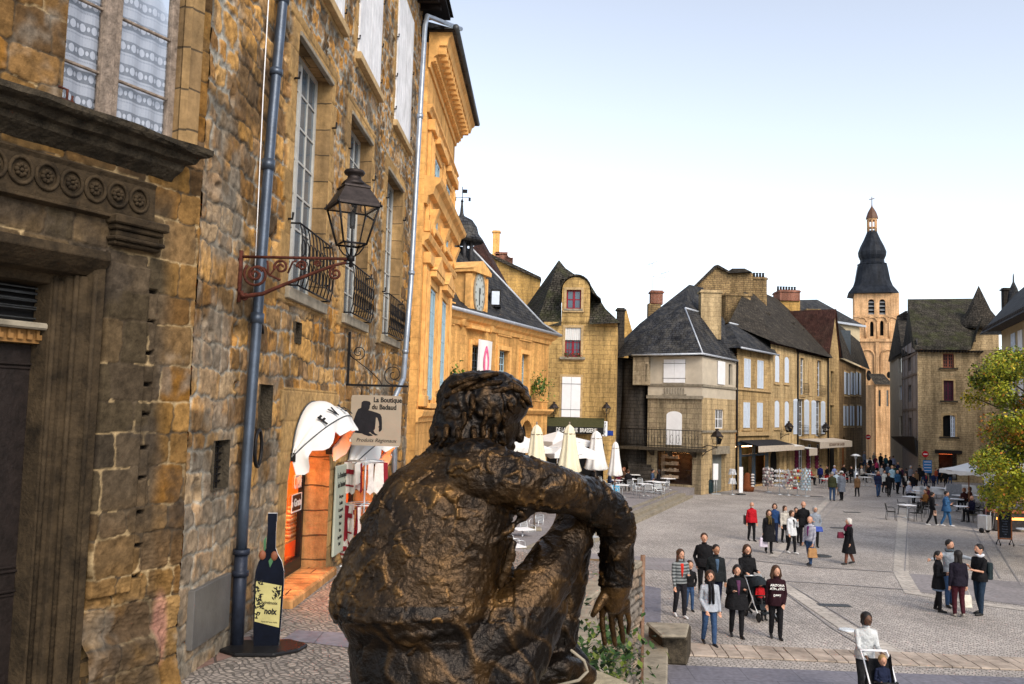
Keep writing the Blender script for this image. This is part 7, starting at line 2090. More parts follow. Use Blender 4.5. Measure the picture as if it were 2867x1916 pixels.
roofmesh('roof',[[e0,e1,rg3,rg2,rg1,rg0],[q(2040,905,69),e0,rg0],[e1,WRW.P(uR(2317),zt,-9),rg3]],M['lauze'],rf,merge=False)
for(x,y)in((2135,893),(2205,920),(2232,938)):
 p=q(x,y,76+(x-2135)*.07);b=MB();box4(b,p+Vector((0,.8,-.5)),.9,1.6,1.1,.5);o_=b.build('dormer',M['lauze'],rf)
 b=MB();box4(b,p+Vector((.05,-.02,-.3)),.5,.1,.6,.5);b.build('dormer_opening',M['dark_in'],o_)
gb=thing('high_gable_house','tall ruinous stone gable and wide chimney wall above the slate roofs','house',tuple(q(2020,900,78)[:2])+(0.0,))
b=MB();b.prism([q(1940,960,78),q(1940,806,78),q(2006,744,78),q(2042,762,78),q(2108,766,78),q(2108,960,78)],(.6,5,0));b.build('gable_wall',M['stone_rough'],gb)
b=MB();b.prism([q(1938,805,77.7),q(2000,744,77.7),q(2010,741,77.7),q(2044,760,77.7),q(2044,766,77.7),q(2008,748,77.7),q(1940,812,77.7)],(.6,5.6,0));b.build('roof_edge',M['lauze'],gb)
b=MB();b.prism([q(2040,765,77.5),q(2050,752,77.5),q(2085,752,77.5),q(2106,762,77.5)],(0,2.5,0));b.build('chimney_crown',M['stone_dark'],gb)
chimney(gb,2031,2102,822,905,76.5,M['stone_rough'],0,True,1.5);chimney(gb,2104,2147,776,875,79,M['stone_rough'],5,True,1.5)
ch2=thing('chimney_stack','broad brick and stone chimney stack crowned with seven dark pots','chimney',tuple(q(2200,850,86)))
chimney(ch2,2183,2240,815,900,88,M['stone_far'],0,False,2.2);chimney(ch2,2184,2240,812,842,87.8,M['brick'],7,True,2.4)
fb=thing('beige_far_house','beige rendered house with long blue slate roof before the church tower','house',tuple(q(2350,950,112)[:2])+(0.0,))
wf_=wall_px(2238,104,2408,112);zf_=wf_.uz(2350,905)[1]
b=MB();facade(b,wf_,0,wf_.L,0,zf_,[hpx(wf_,2352,925,2362,950)],.2);body_box(b,wf_,0,wf_.L,0,zf_,.5,9);b.build('wall',M['render_beige'],fb)
roofmesh('roof',[[wf_.P(-.5,zf_,.5),wf_.P(wf_.L+.5,zf_,.5),q(2378,890,114),q(2288,839,112),q(2235,840,106)],[q(2235,840,106),q(2288,839,112),q(2378,890,114),q(2300,890,124)]],M['slate'],fb,merge=False)
b=MB();wbox(b,wf_,-.5,wf_.L+.5,zf_-.15,zf_+.1,.6,0);b.build('gutter',M['lead'],fb)
chimney(fb,2259,2298,865,905,104,M['stone_rough'],0,True,2.0)
pg=thing('pointed_gable_house','narrow stone house with sharp pointed gable and brown tiled roof','house',tuple(WRW.P(uR(2317),0)))
WP_=Wall(tuple(WRW.P(uR(2318),0)[:2]),tuple(WRW.P(uR(2349),0)[:2]));zt_g=WP_.uz(2333,990)[1];zap=WP_.uz(2336,870)[1]
hP=[hpx(WP_,2326,1040,2336,1100),hpx(WP_,2324,1135,2336,1190),(WP_.uz(2318,1300)[0]+.5,WP_.L-.6,.05,3.2,1.4)]
b=MB();facade(b,WP_,0,WP_.L,0,zt_g,hP,.3);b.prism([WP_.P(0,zt_g,0),WP_.P(WP_.L,zt_g,0),WP_.P(WP_.L*.58,zap,0)],WP_.n*-.6);body_box(b,WP_,0,WP_.L,0,zt_g,.8,9);b.build('wall',M['stone_r1'],pg)
for h in hP[:2]:pane(WP_,h,pg,.25,mat('olive_shutter',(.12,.10,.06),.8),'shutter')
pane(WP_,hP[2],pg,.29,M['dark_in'],'archway')
roofmesh('roof',[[WP_.P(-.2,zt_g-.4,.2),WP_.P(WP_.L*.58,zap+.15,.2),WP_.P(WP_.L*.58,zap+.15,-8),WP_.P(-.2-0,zt_g-.4,-8)],[WP_.P(WP_.L+.2,zt_g-.2,.2),WP_.P(WP_.L*.58,zap+.15,.2),WP_.P(WP_.L*.58,zap+.15,-8),WP_.P(WP_.L+.2,zt_g-.2,-8)],[q(2242,888,92),q(2320,888,93),q(2312,985,84),q(2290,985,84)]],M['redtile'],pg,merge=False)
WL_=Wall(tuple(WRW.P(uR(2349),0)[:2]),tuple(V(2425,1180,104)[:2]));zl=WL_.uz(2385,1018)[1]
hL=[hpx(WL_,x0,1044,x1,1105)for x0,x1 in((2364,2376),(2382,2392),(2397,2408))]+[hpx(WL_,x0,1137,x1,1192)for x0,x1 in((2362,2372),(2380,2389),(2400,2410))]
ll_=thing('plain_shuttered_house','brownish stone house with two rows of pale shutters beside the street mouth','house',tuple(WL_.a))
b=MB();facade(b,WL_,0,WL_.L,0,zl,hL+[(2.0,4.4,.05,3.6,1.2)],.2);body_box(b,WL_,0,WL_.L,0,zl,.6,8);b.quad(WL_.P(WL_.L,0),WL_.P(WL_.L,0,-8),WL_.P(WL_.L,zl,-8),WL_.P(WL_.L,zl));b.build('wall',stone('brown_masonry',(.30,.20,.10),(.25,.165,.085),(.15,.1,.06),.6,.3,.012,stain_amt=.5),ll_)
for h in hL:pane(WL_,h,ll_);w_=(h[1]-h[0]);louvre_shutter(WL_,h[0]-.35,h[0]+w_*.28,h[2],h[3],ll_,.03);louvre_shutter(WL_,h[1]-w_*.28,h[1]+.35,h[2],h[3],ll_,.03)
surround(WL_,hL,ll_)
pane(WL_,(2.0,4.4,.05,3.6),ll_,.19,cmat((.30,.10,.03)),'doorway')
roofmesh('roof',[[WL_.P(-.2,zl,.4),WL_.P(WL_.L+.4,zl,.4),q(2408,960,106),q(2345,905,92)],[q(2345,905,92),q(2408,960,106),q(2410,960,115),q(2345,905,100)]],M['lauze'],ll_,merge=False)
chimney(ll_,2352,2382,925,1000,92,mat('blue_grey_dormer',(.06,.075,.09),.7),0,False,2)
cy=132.0;k_=cy/FPX
cc=V(2451,1000,cy+3.2);hw=3.15;ct_,st_t=cos(radians(19)),sin(radians(19))
def zc_(y,Y=cy):return V(2450,y,Y).z
chh=thing('cathedral_tower','sun-tinted orange church bell tower crowned by a bulbous black slate spire and lantern','church',(cc.x,cc.y,0))
cf_=V(2455,1000,cy);WC=Wall((cf_.x-hw*ct_,cy+hw*st_t),(cf_.x+hw*ct_,cy-hw*st_t))
z_a,z_b,z_c,z_d=zc_(822),zc_(885),zc_(952),0
bels=[hpx(WC,2431,838,2448,881,.45),hpx(WC,2462,838,2479,881,.45)];mids=[hpx(WC,2436,900,2446,942,.5),hpx(WC,2464,898,2474,940,.5)]
b=MB();facade(b,WC,0,2*hw,z_b,z_a,bels,.5);facade(b,WC,0,2*hw,z_c,z_b,mids,.5)
b.quad(WC.P(0,z_c),WC.P(0,z_a),WC.P(0,z_a,-6.5),WC.P(0,z_c,-6.5));b.quad(WC.P(2*hw,z_c),WC.P(2*hw,z_a),WC.P(2*hw,z_a,-6.5),WC.P(2*hw,z_c,-6.5));b.quad(WC.P(0,z_a),WC.P(0,z_a,-6.5),WC.P(2*hw,z_a,-6.5),WC.P(2*hw,z_a))
body_box(b,WC,.05,2*hw-.05,z_c,z_a-.1,.8,6.4)
body_box(b,WC,-.0,2*hw,0,z_c,-.35,6.4)
b.build('tower_wall',M['stone_church'],chh)
b=MB()
for h in bels:
 for j in range(4):z=h[2]+(h[3]-h[2])*j/4;b.quad(WC.P(h[0],z,-.05),WC.P(h[1],z,-.05),WC.P(h[1],z+.35,-.4),WC.P(h[0],z+.35,-.4))
b.build('belfry_louvre',cmat((.16,.17,.18)),chh)
for h in bels+mids:pane(WC,h,chh,.45,M['dark_in'],'tower_window')
b=MB()
wbox(b,WC,-.15,2*hw+.15,z_b-.15,z_b+.1,.12,0);wbox(b,WC,-.3,2*hw+.3,z_c-.3,z_c+.15,.6,0)
for h in mids+[(mids[0][0]-1.6,mids[0][0]-.8,mids[0][2],mids[0][3]),(mids[1][1]+.8,mids[1][1]+1.6,mids[0][2],mids[0][3])]:
 c_=(h[0]+h[1])/2;b.tube([WC.P(c_-.72*cos(a),h[3]-.1+.7*sin(a),.05)for a in[pi*k/10 for k in range(11)]],.12,5)
for u in(.3,1.6,3.25,4.9,6.2):b.tube([WC.P(u,z_c+.2,.05),WC.P(u,z_b-1.0,.05)],.14,6)
zl_=zc_(1000)
for u in(.2,3.2,6.3):wbox(b,WC,u-.25,u+.25,0,z_c-.4,.6,.35)
for u in(1.7,4.75):
 b.tube([WC.P(u-1.1,zc_(1120),.42)]+[WC.P(u-1.1*cos(a),zl_+1.1*sin(a),.42)for a in[pi*k/10 for k in range(11)]]+[WC.P(u+1.1,zc_(1120),.42)],.16,5)
b.build('arcading',M['stone_church'],chh)
b=MB();disc(b,WC,2.0,zc_(1052),.34,.35,.8,.03)
disc(b,WC,4.8,zc_(1050),.34,.3,.5,.03);b.build('niche',M['dark_in'],chh)
ax_=WC.P(hw,0,-hw);ax_.x-=.45
def zy(y):return V(2444,y,cy+hw).z
kp=(cy+hw)/FPX
prof=[(66,829),(64,824),(52,806),(47,790),(40,748),(38,746),(40,742),(33,738),(32,730),(37,718),(38,708),(32,692),(22,672),(15,655),(12,648)]
pr=[(r*kp,zy(y))for r,y in prof]
b=MB()
def ring(r,z,n=8,sq=0.0):
 out=[]
 for k in range(16):
  a=2*pi*k/16+pi/16
  rr_=r/max(abs(cos(a)),abs(sin(a)))**sq if sq else r
  a2=a-radians(19);out.append(Vector((ax_.x+rr_*cos(a2),ax_.y+rr_*sin(a2),z)))
 return out
rg=[]
for(r,z),sq in zip(pr,[1,1,.9,.8,.6,.5,.3,0,0,0,0,0,0,0,0]):rg.append(ring(r,z,16,sq))
vs=[p for r in rg for p in r];b.add(vs,[(i*16+j,i*16+(j+1)%16,(i+1)*16+(j+1)%16,(i+1)*16+j)for i in range(len(rg)-1)for j in range(16)]);b.poly(rg[0])
M['spire']=stone('spire_slate',(.018,.022,.030),(.014,.017,.024),(.008,.009,.012),.3,.25,.01,stain=(.05,.055,.065),stain_amt=.4,rough=.5,bump=.3)
b.build('spire',M['spire'],chh)
b=MB();r_c=11.5*kp
for k in range(8):
 a=2*pi*k/8+pi/8;b.tube([ax_+Vector((r_c*cos(a),r_c*sin(a),zy(652))),ax_+Vector((r_c*cos(a),r_c*sin(a),zy(610)))],.11,6)
b.lathe([(r_c+.1,zy(640)),(r_c+.1,zy(638)),(0,zy(638))],ax_,8);b.lathe([(r_c+.15,zy(620)),(r_c+.2,zy(612)),(0,zy(612))],ax_,8)
b.build('lantern_columns',M['stone_church'],chh)
b=MB();b.lathe([(17*kp,zy(614)),(16*kp,zy(609)),(12*kp,zy(597)),(7*kp,zy(588)),(2*kp,zy(580)),(.06,zy(574)),(.05,zy(553)),(0,zy(552))],ax_,10,smooth=False);b.tube([ax_+Vector((-.4,0,zy(560))),ax_+Vector((.4,0,zy(557)))],.06,4)
b.build('lantern_cap',mat('sun_tinted_cap',(.10,.05,.03),.5),chh)  # warm sunlight on the spire top is put into the cap colour
WS1=Wall(tuple(V(2492,1180,104)[:2]),tuple(V(2526,1180,92)[:2]));zS1=WS1 .uz(2505,1005)[1]
ts=thing('jettied_grey_house','grey timbered house with overhanging roof on the dark side of the street','house',tuple(WS1 .a))
hS=[hpx(WS1,2515,1000,2524,1045),hpx(WS1,2517,1080,2525,1120),hpx(WS1,2518,1165,2527,1220)]
b=MB();facade(b,WS1,0,WS1 .L+.1,0,zS1,hS,.25);b.build('wall',M['render_grey'],ts)
for h,m_ in zip(hS,(M['glass'],M['white_blue'],M['trim_grey'])):pane(WS1,h,ts,.15,m_)
b=MB();b.prism([q(2488,1010,104),q(2511,890,104),q(2527,985,92),q(2520,990,92)],(1,2.5,0));b.build('gable',M['stone_dark'],ts)
b=MB();wbox(b,WS1,0,WS1 .L,0,zS1,-.5,-6)
b.build('rear_wall',M['stone_dark'],ts)
roofmesh('roof',[[q(2489,1015,103),q(2511,885,100),q(2540,872,98),q(2545,900,98),q(2527,995,91)],[q(2511,885,100),q(2536,870,110),q(2545,872,98)]],M['lauze'],ts,merge=False)
WS2=Wall(tuple(V(2527,1180,91.5)[:2]),tuple(V(2570,1180,79.6)[:2]));zS2=WS2 .uz(2550,960)[1]
tm=thing('half_timbered_house','pale grey half timbered house front leaning along the street corner','house',tuple(WS2 .a))
hS2=[hpx(WS2,2542,990,2550,1040),hpx(WS2,2543,1078,2551,1125),hpx(WS2,2543,1170,2552,1222)]
b=MB();facade(b,WS2,0,WS2 .L,0,zS2,hS2,.25);b.build('wall',mat('lilac_grey_render',(.30,.27,.26),.9,var=.2,scale=2,bump=.3),tm)
for h in hS2:pane(WS2,h,tm,.2,M['glass'])
b=MB()
for t in(0.02,.2,.42,.68,.92):wbox(b,WS2,WS2 .L*t,WS2 .L*t+.18,3.2,zS2,.05,0)
for y in(1000,1055,1150,1230):z=WS2 .uz(2550,y)[1];wbox(b,WS2,0,WS2 .L,z,z+.2,.07,0)
b.build('timber_frame',M['wood_old'],tm)
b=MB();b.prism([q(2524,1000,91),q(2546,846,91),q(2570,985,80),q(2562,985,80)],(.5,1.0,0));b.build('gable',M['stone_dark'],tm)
WT=wall_px(2570,79.6,2722,78.6);zT=WT.uz(2640,978)[1]
bt=thing('turret_house','tall rubble stone house with steep stone tiled roof, red windows and round turret','house',tuple(WT.a))
hT=[hpx(WT,2640,990,2671,1030),hpx(WT,2642,1066,2670,1122),hpx(WT,2640,1163,2674,1223,.2),hpx(WT,2628,1270,2680,1345)]
b=MB();facade(b,WT,0,WT.L+3.5,0,zT,hT,.3);body_box(b,WT,3.2,WT.L+2,3.6,zT,.8,9)
M['stone_t']=stone('turret_house_masonry',(0.50,0.38,0.22),(0.41,0.305,0.175),(0.24,0.18,0.105),.42,.2,.014,stain_amt=.4,rubble=.14)
b.build('wall',M['stone_t'],bt)
casement(WT,hT[0],.2,bt,mat('brick_red_frame',(.25,.08,.05),.6),M['glass'],4,4,.1,.05);casement(WT,hT[1],.2,bt,M['maroon'],M['glass'],4,4,.12,.06);casement(WT,(hT[2][0]+.65,hT[2][1],hT[2][2],hT[2][3]),.1,bt,M['white_blue'],M['glass'],2,5,.07,.05);pane(WT,hT[2],bt,.28,M['dark_in'])
surround(WT,hT[:3],bt)
for h in hT[:3]:sill(WT,h,bt,M['trim_dark'],.15,.3,.15)
shopwin(WT,hT[3],bt,2.0,(1,.18,.05),2)
b=MB();wbox(b,WT,hT[3][0]-.3,hT[3][1]+.35,hT[3][3],hT[3][3]+.3,.3,0);b.build('lintel',M['wood_dark'],bt)
ridge0=q(2541,838,87);ridge1=q(2745,836,88)
roofmesh('roof',[[WT.P(-.4,zT-.1,.6),WT.P(WT.L-.2,zT-.1,.6),WT.P(WT.L+2,zT+3.5,-3.5),ridge1,ridge0,],[WT.P(-.4,zT-.1,.6),ridge0,q(2541,960,93)],[ridge0,ridge1,WT.P(WT.L+4,zT,-12),WT.P(5,zT,-12)]],M['lauze_moss'],bt,merge=False)
b=MB()
for k in range(22):wbox(b,WT,-.2+k*.26,-.08+k*.26,zT-.3,zT-.12,.5,0)
b.build('rafter_end',M['wood_dark'],bt)
tc_=V(2745,1160,83);rT=48*83/FPX;zt2=V(2745,912,81.5).z;zap=V(2751,800,83).z
b=MB();b.lathe([(rT,0),(rT,zt2)],(tc_.x,tc_.y,0),24);b.build('turret',M['stone_t'],bt)
b=MB();b.lathe([(rT+.55,zt2-.25),(rT+.35,zt2+.2),(rT*.62,zt2+1.6),(0.0,zap)],(tc_.x,tc_.y,0),20);b.build('turret_roof',M['lauze'],bt)
WTu=Wall((tc_.x-2,83-rT-.02),(tc_.x+2,83-rT-.02))
for(x0,y0,x1,y1)in((2715,928,2728,953),(2715,1000,2728,1010),(2719,1093,2735,1145),(2728,1210,2744,1240)):
 h=hpx(WTu,x0,y0,x1,y1);f=MB();a_=(h[0]+h[1])/2-2;dd=rT-sqrt(max(.1,rT*rT-a_*a_))+.05
 wbox(f,WTu,h[0]-.1,h[1]+.1,h[2]-.14,h[2],.12,-dd-.2);wbox(f,WTu,h[0]-.1,h[0],h[2],h[3]+.1,.03,-dd-.2);wbox(f,WTu,h[1],h[1]+.1,h[2],h[3]+.1,.03,-dd-.2)
 f.build('turret_window_frame',M['trim_dark'],bt);f=MB();wbox(f,WTu,h[0],h[1],h[2],h[3],-.0,-dd-.1);f.build('turret_window',M['maroon'],bt)
b=MB();b.prism([q(2495,1225,92),q(2560,1225,79.8),q(2568,1280,78.2),q(2540,1262,84)],(0,.15,.1));o=b.build('corner_canopy',M['black']);tagp(o,'black canopy over the corner shop at the street mouth','awning')
def round_sign(p,r,label,wall_pole=False):
 t_=thing('no_entry_sign',label,'road sign',tuple(p));b=MB()
 b.prism([p+Vector((r*cos(a),0,r*sin(a)))for a in[2*pi*k/20 for k in range(20)]],(0,.03,0));b.build('disc',cmat((.5,.01,.02),.5),t_)
 b=MB();b.box(p+Vector((0,-.01,0)),(r*1.3,.015,r*.34));b.build('bar',M['white'],t_)
 b=MB();b.tube([p+Vector((0,.06,r)),Vector((p.x,p.y+.06,0))],.03,6);b.build('post',M['grey_iron'],t_)
round_sign(q(2591,1272,78.8),.28,'small red and white no entry sign on the turret house corner');round_sign(q(2431,1224,92),.26,'red round sign high above the crowd in the street mouth')
for(x0,x1,Y,yt,nm,lb,mm)in((2452,2496,118,1078,'street_end_house','low dark roofed house at the far end of the street below the tower',M['stone_church']),(2425,2456,122,1150,'orange_street_house','orange narrow house at the foot of the tower',M['stone_far'])):
 w=wall_px(x0,Y,x1,Y);t_=thing(nm,lb,'house',tuple(w.a));zt_s=w.uz((x0+x1)/2,yt)[1];b=MB()
 hh_=[hpx(w,x0+8,yt+15,x0+14,yt+60),hpx(w,x1-14,yt+15,x1-8,yt+60)]
 facade(b,w,0,w.L,0,zt_s,hh_,.2);body_box(b,w,0,w.L,0,zt_s,.4,5);b.build('wall',mm,t_)
 for h in hh_:pane(w,h,t_,.15)
 roofmesh('roof',[[w.P(-.2,zt_s,.3),w.P(w.L+.2,zt_s,.3),w.P(w.L,zt_s+1.6,-2.5),w.P(0,zt_s+1.6,-2.5)]],M['lauze'],t_)
WX=Wall((36.5,63),(33.0,38.0));
WX=Wall(tuple(V(2808,1190,66)[:2]),tuple(V(3150,1190,40)[:2]));zX=WX.uz(2850,902)[1]
hx=thing('right_hand_house','pale house with blue shutters and broad overhanging roof behind the autumn tree','house',tuple(WX.a))
hX=[]
for i,(x,y0_,y1_)in enumerate(((2838,938,988),(2858,925,985),(2884,905,985),(2925,890,985))):hX.append(hpx(WX,x-5,y0_,x+5,y1_))
hX=[(h[0]-.1,h[1]+.1,hX[1][2],hX[1][3])for h in hX];hX2=[(h[0],h[1],h[2]-3.6,h[3]-3.4)for h in hX]
b=MB();facade(b,WX,0,WX.L,0,zX,hX+hX2,.2);body_box(b,WX,0,WX.L,0,zX,.5,9);b.quad(WX.P(0,0),WX.P(0,0,-9),WX.P(0,zX,-9),WX.P(0,zX));b.build('wall',M['render_beige'],hx)
for h in hX+hX2:plank_shutter(WX,h[0],h[1],h[2],h[3],hx,.02,mat('ice_blue_paint',(.6,.7,.85),.5)if h is hX[0]else M['white'],bars=False)
roofmesh('roof',[[WX.P(-.8,zX-.3,1.4),WX.P(WX.L,zX-.3,1.4),WX.P(WX.L,zX+7.5,-5),q(2843,823,72)],[WX.P(-.8,zX-.3,1.4),q(2843,823,72),WX.P(-.8,zX-.3,-10)]],M['slate'],hx,merge=False)
b=MB()
for k in range(60):wbox(b,WX,k*.5,k*.5+.14,zX-.1,zX+.1,1.3,0)
b.build('rafter_end',M['wood_dark'],hx)
chimney(hx,2812,2830,806,900,73,M['stone_dark'],0,True);b=MB();b.lathe([(.7,-2),(.5,0),(.35,.6),(.08,1.2),(.05,1.8),(0,2.0)],q(2838,830,73),6);b.build('finial',M['slate'],hx)
for(x0,y0_,x1,y1_,h,nm,lb)in((55,88,52,68,17,'far_sun_blocker','unseen stone house added beyond the turret house to block sun'),(47.5,67,50,52,18,'corner_sun_blocker','unseen stone house added behind the pale shuttered one to block sun'),(44,44,47,14,17,'square_side_house','tall stone house closing the open side of the square'),(47,12,46,-22,17.5,'square_back_house','broad stone house behind the viewer by the square'),(41,47.5,44,44.2,15,'square_link_house','narrow stone house linking the two sides of the square')):  # unseen row shading the square; far and corner houses added to block sun
 w=Wall((x0,y0_),(x1,y1_));t_=thing(nm,lb,'house',(x0,y0_,0));b=MB();hh_=[(2.0+3.2*k,3.2+3.2*k,3.6+3.6*j,5.6+3.6*j)for k in range(int((w.L-3)/3.2))for j in range(3)]
 facade(b,w,0,w.L,0,h,hh_,.25);body_box(b,w,0,w.L,0,h,.6,9);b.build('wall',M['stone_far'],t_)
 for k_h,h_ in enumerate(hh_[:12]):pane(w,h_,t_)
 roofmesh('roof',[[w.P(-.3,h,.6),w.P(w.L+.3,h,.6),w.P(w.L-2,h+5,-4.5),w.P(2,h+5,-4.5)],[w.P(-.3,h,-9.5),w.P(w.L+.3,h,-9.5),w.P(w.L-2,h+5,-4.5),w.P(2,h+5,-4.5)],[w.P(-.3,h,.6),w.P(2,h+5,-4.5),w.P(-.3,h,-9.5)],[w.P(w.L+.3,h,.6),w.P(w.L-2,h+5,-4.5),w.P(w.L+.3,h,-9.5)]],M['lauze'],t_,merge=False)
def tree(name,label,base,crown_pts,n_leaf,leaf,mats,wts,seed,trunk_r=.22,spread=.42):
 rr=random.Random(seed);t=thing(name,label,'tree',tuple(base))
 b=MB();top=Vector((base[0],base[1],base[2]+5.2));mid=Vector(base)+Vector((.1,.1,2.6))
 b.tube([Vector(base),mid,top,top+Vector((.1,0,3.4))],[trunk_r,trunk_r*.75,trunk_r*.5,.05],10)
 for p in crown_pts[::2]:
  s=mid.lerp(top,rr.uniform(.2,1.0));e=Vector(p);m_=s.lerp(e,.5)+Vector((rr.uniform(-.3,.3),rr.uniform(-.3,.3),.35))
  b.tube([s,m_,e],[.07,.045,.015],5)
 b.build('trunk',mat('tree_bark',(.06,.045,.035),.9,var=.4,bump=.6),t)
 b=MB();per=n_leaf//len(crown_pts)
 for p in crown_pts:
  k0=rr.random();base_m=rr.choices(range(len(mats)),wts)[0];rad=spread*rr.uniform(.7,1.35)
  for k in range(int(per*rad/spread)):
   v=Vector((rr.gauss(0,1),rr.gauss(0,1),rr.gauss(0,.62)));v=v*(rad/max(.6,v.length)*(rr.random()**.35)*1.15)
   q_=Vector(p)+v;b.cur=base_m if rr.random()<.42 else rr.choices(range(len(mats)),wts)[0]
   s=leaf*rr.uniform(.6,1.3);R=Matrix.Rotation(rr.uniform(0,6.3),3,'Z')@Matrix.Rotation(rr.uniform(-1.2,1.2),3,'X')
   b.add([q_+R@Vector(c)*s for c in((0,-.55,0),(.42,-.12,.06),(.2,.5,-.04),(-.2,.5,.05),(-.42,-.1,-.05))],[(0,1,2,3,4)])
 b.build('crown',mats,t)
 return t
LM=[mat('leaf_olive_green',(.17,.21,.022),.6,var=.4,bump=0),mat('leaf_dark_green',(.03,.055,.010),.6,var=.4,bump=0),mat('leaf_yellow',(.52,.40,.03),.6,var=.3,bump=0),mat('leaf_orange',(.45,.17,.03),.6,var=.3,bump=0),mat('leaf_lime',(.32,.34,.028),.6,var=.3,bump=0)]
YT=34.0;rr=random.Random(11);cp=[]
outline=[(2700,1110),(2740,1100),(2775,1010),(2810,975),(2850,990),(2740,1150),(2760,1180),(2745,1260),(2735,1330),(2750,1370),(2790,1400),(2830,1420)]
def inside(x,y):
 if y<960 or y>1425:return False
 lim={960:2800,1000:2765,1060:2740,1090:2690,1120:2700,1160:2745,1220:2750,1260:2745,1300:2732,1350:2740,1390:2770,1430:2810}
 ks=sorted(lim);
 for a_,b_ in zip(ks[:-1],ks[1:]):
  if a_<=y<=b_:return x>lim[a_]+(lim[b_]-lim[a_])*(y-a_)/(b_-a_)+18
 return False
while len(cp)<110:
 x=rr.uniform(2690,3150);y=rr.uniform(960,1425)
 if x>2867 and rr.random()<.35:continue
 if inside(x,y)or(x>2900):cp.append(V(x,y,YT+rr.uniform(-2.6,2.6)))
tree('autumn_tree','autumn tree with green, yellow and orange leaves hanging over the cafe',(21.6,YT,0),cp,62000,.092,LM,[7,2.6,1.3,.9,5],5,.25,.50)
def mk_table(name,label,H=.74,w=.75,top=None,round_=False):
 t=thing(name,label,'table');b=LB()
 if round_:b.lathe([(0,H-.03),(w/2,H-.03),(w/2,H),(0,H)],(0,0,0),18)
 else:b.box((0,0,H-.015),(w,w,.03))
 b.build('table_top',top or M['white'],t,inv=False,bevel=.008)
 b=LB();b.tube([(0,0,.03),(0,0,H-.03)],.03,8)
 for k in range(4):a=pi/4+k*pi/2;b.tube([(0,0,.06),(.3*cos(a),.3*sin(a),.02)],.02,5)
 b.build('pedestal',M['alu'],t,inv=False);return t
def mk_chair(name,label,fr=None,seat=None,mesh=True):
 t=thing(name,label,'chair');f=fr or M['alu'];r=.013;b=LB()
 for s in(-1,1):
  x=.23*s
  b2=LB();b2 .tube([(x,-.22,0),(x,-.20,.44),(x,-.18,.64),(x,-.05,.68),(x,.20,.66)],r,6);b2 .build('leg',f,t,inv=False)
  b2=LB();b2 .tube([(x,.26,0),(x*.95,.20,.44),(x*.9,.28,.84)],r,6);b2 .build('leg',f,t,inv=False)
 b.box((0,0,.44),(.44,.42,.025));b.build('seat',seat or f,t,inv=False,bevel=.006)
 b=LB();n=5
 b.tube([(-.21,.28,.84),(-.1,.30,.87),(.1,.30,.87),(.21,.28,.84)],r,6)
 for k in range(n):b.box((0,.235+.012*k,.55+.06*k),(.40,.012,.042))
 b.build('backrest',seat or f,t,inv=False);return t
tab0=mk_table('cafe_table','x');chr0=mk_chair('cafe_chair','x');chrd=mk_chair('wicker_chair','x',M['grey_iron'],cmat((.02,.018,.016)));chrr=mk_chair('red_chair','x',M['alu'],cmat((.45,.02,.02)))
used=set()
def put(o,p,rz,label,group=None):
 if o.name in used:r=dup(o,tuple(p),rz,label)
 else:r=o;r.location=tuple(p);r.rotation_euler=(0,0,rz);r['label']=label;used.add(o.name)
 if group:r['group']=group
 return r
ZT=.45
e1a,e1b=G(1899,1375,.45),G(1500,1530,.45)
b=MB();back=[(12.6,59.4),(6.5,61.5),(-6,44),(-6,30)]
def layer(a,c,z,z0):
 b.prism([(a.x,a.y,z0),(c.x,c.y,z0)]+[(x,y,z0)for x,y in back[::-1]],(0,0,z-z0))
dvt=(e1b-e1a).normalized();nvt=Vector((dvt.y,-dvt.x,0));nvt=nvt if nvt.y<0 else-nvt
e1b=e1a+dvt*((e1a.y-31)/-dvt.y)
layer(e1a,e1b,.45,-.02);o=b.build('terrace',M['greypave']);o['kind']='structure'
for k in range(1,3):
 b=MB();a_=e1a+nvt*.38*k+dvt*-.5*k;c_=e1b+nvt*.38*k;z=.45-.15*k
 b.prism([(a_.x,a_.y,-.02),(c_.x,c_.y,-.02),(e1b.x,e1b.y,-.02),(e1a.x,e1a.y,-.02)],(0,0,z+.02));o=b.build('terrace_step',M['trim_grey']);o['kind']='structure'  # darker stone stands in for the shade on the risers
b=MB();b.prism([(*(e1a-nvt*.3)[:2],.451),(*(e1b-nvt*.3)[:2],.451),(*(e1b+nvt*.01)[:2],.451),(*(e1a+nvt*.01)[:2],.451)],(0,0,.006));o=b.build('edge_band',M['trim_grey']);o['kind']='structure'
tl=['nearest the terrace steps','beside the blue bag','second in from the steps','between the two seated couples','below the closed white parasol','closest to the lit shop window','in front of the dark alley','at the end of the terrace by the steps','behind the blue bag','near the foot of the dark turret']
for k,(x,y)in enumerate(((1805,1368),(1742,1372),(1830,1360),(1762,1352),(1705,1338),(1868,1350),(1775,1338),(1850,1362),(1720,1356),(1738,1328))):
 p=G(x,y+22,ZT);put(tab0,(p.x,p.y,ZT),.3+k,'square white cafe table %s'%tl[k],'cafe tables on the raised terrace')
cl_=['pulled up to the table nearest the steps','facing away beside the blue bag','between the front tables of the terrace','turned towards the lit shop window','at the rear of the front terrace row','with its back to the dark alley','next to the seated pair by the window','beside the closed white parasol','behind the table by the blue bag','at the corner above the steps','facing the brasserie front','under the edge of the big white parasol']
for k,(x,y,a)in enumerate(((1786,1372,1.9),(1723,1376,1.2),(1818,1374,2.8),(1846,1372,.2),(1770,1360,2.5),(1756,1340,.4),(1858,1362,-1.2),(1690,1350,1.0),(1735,1360,2.2),(1800,1356,.6),(1700,1362,2.0),(1675,1345,.3))):
 p=G(x,y+24,ZT);put(chr0,(p.x,p.y,ZT),a,'aluminium cafe chair %s'%cl_[k],'chairs on the raised cafe terrace')
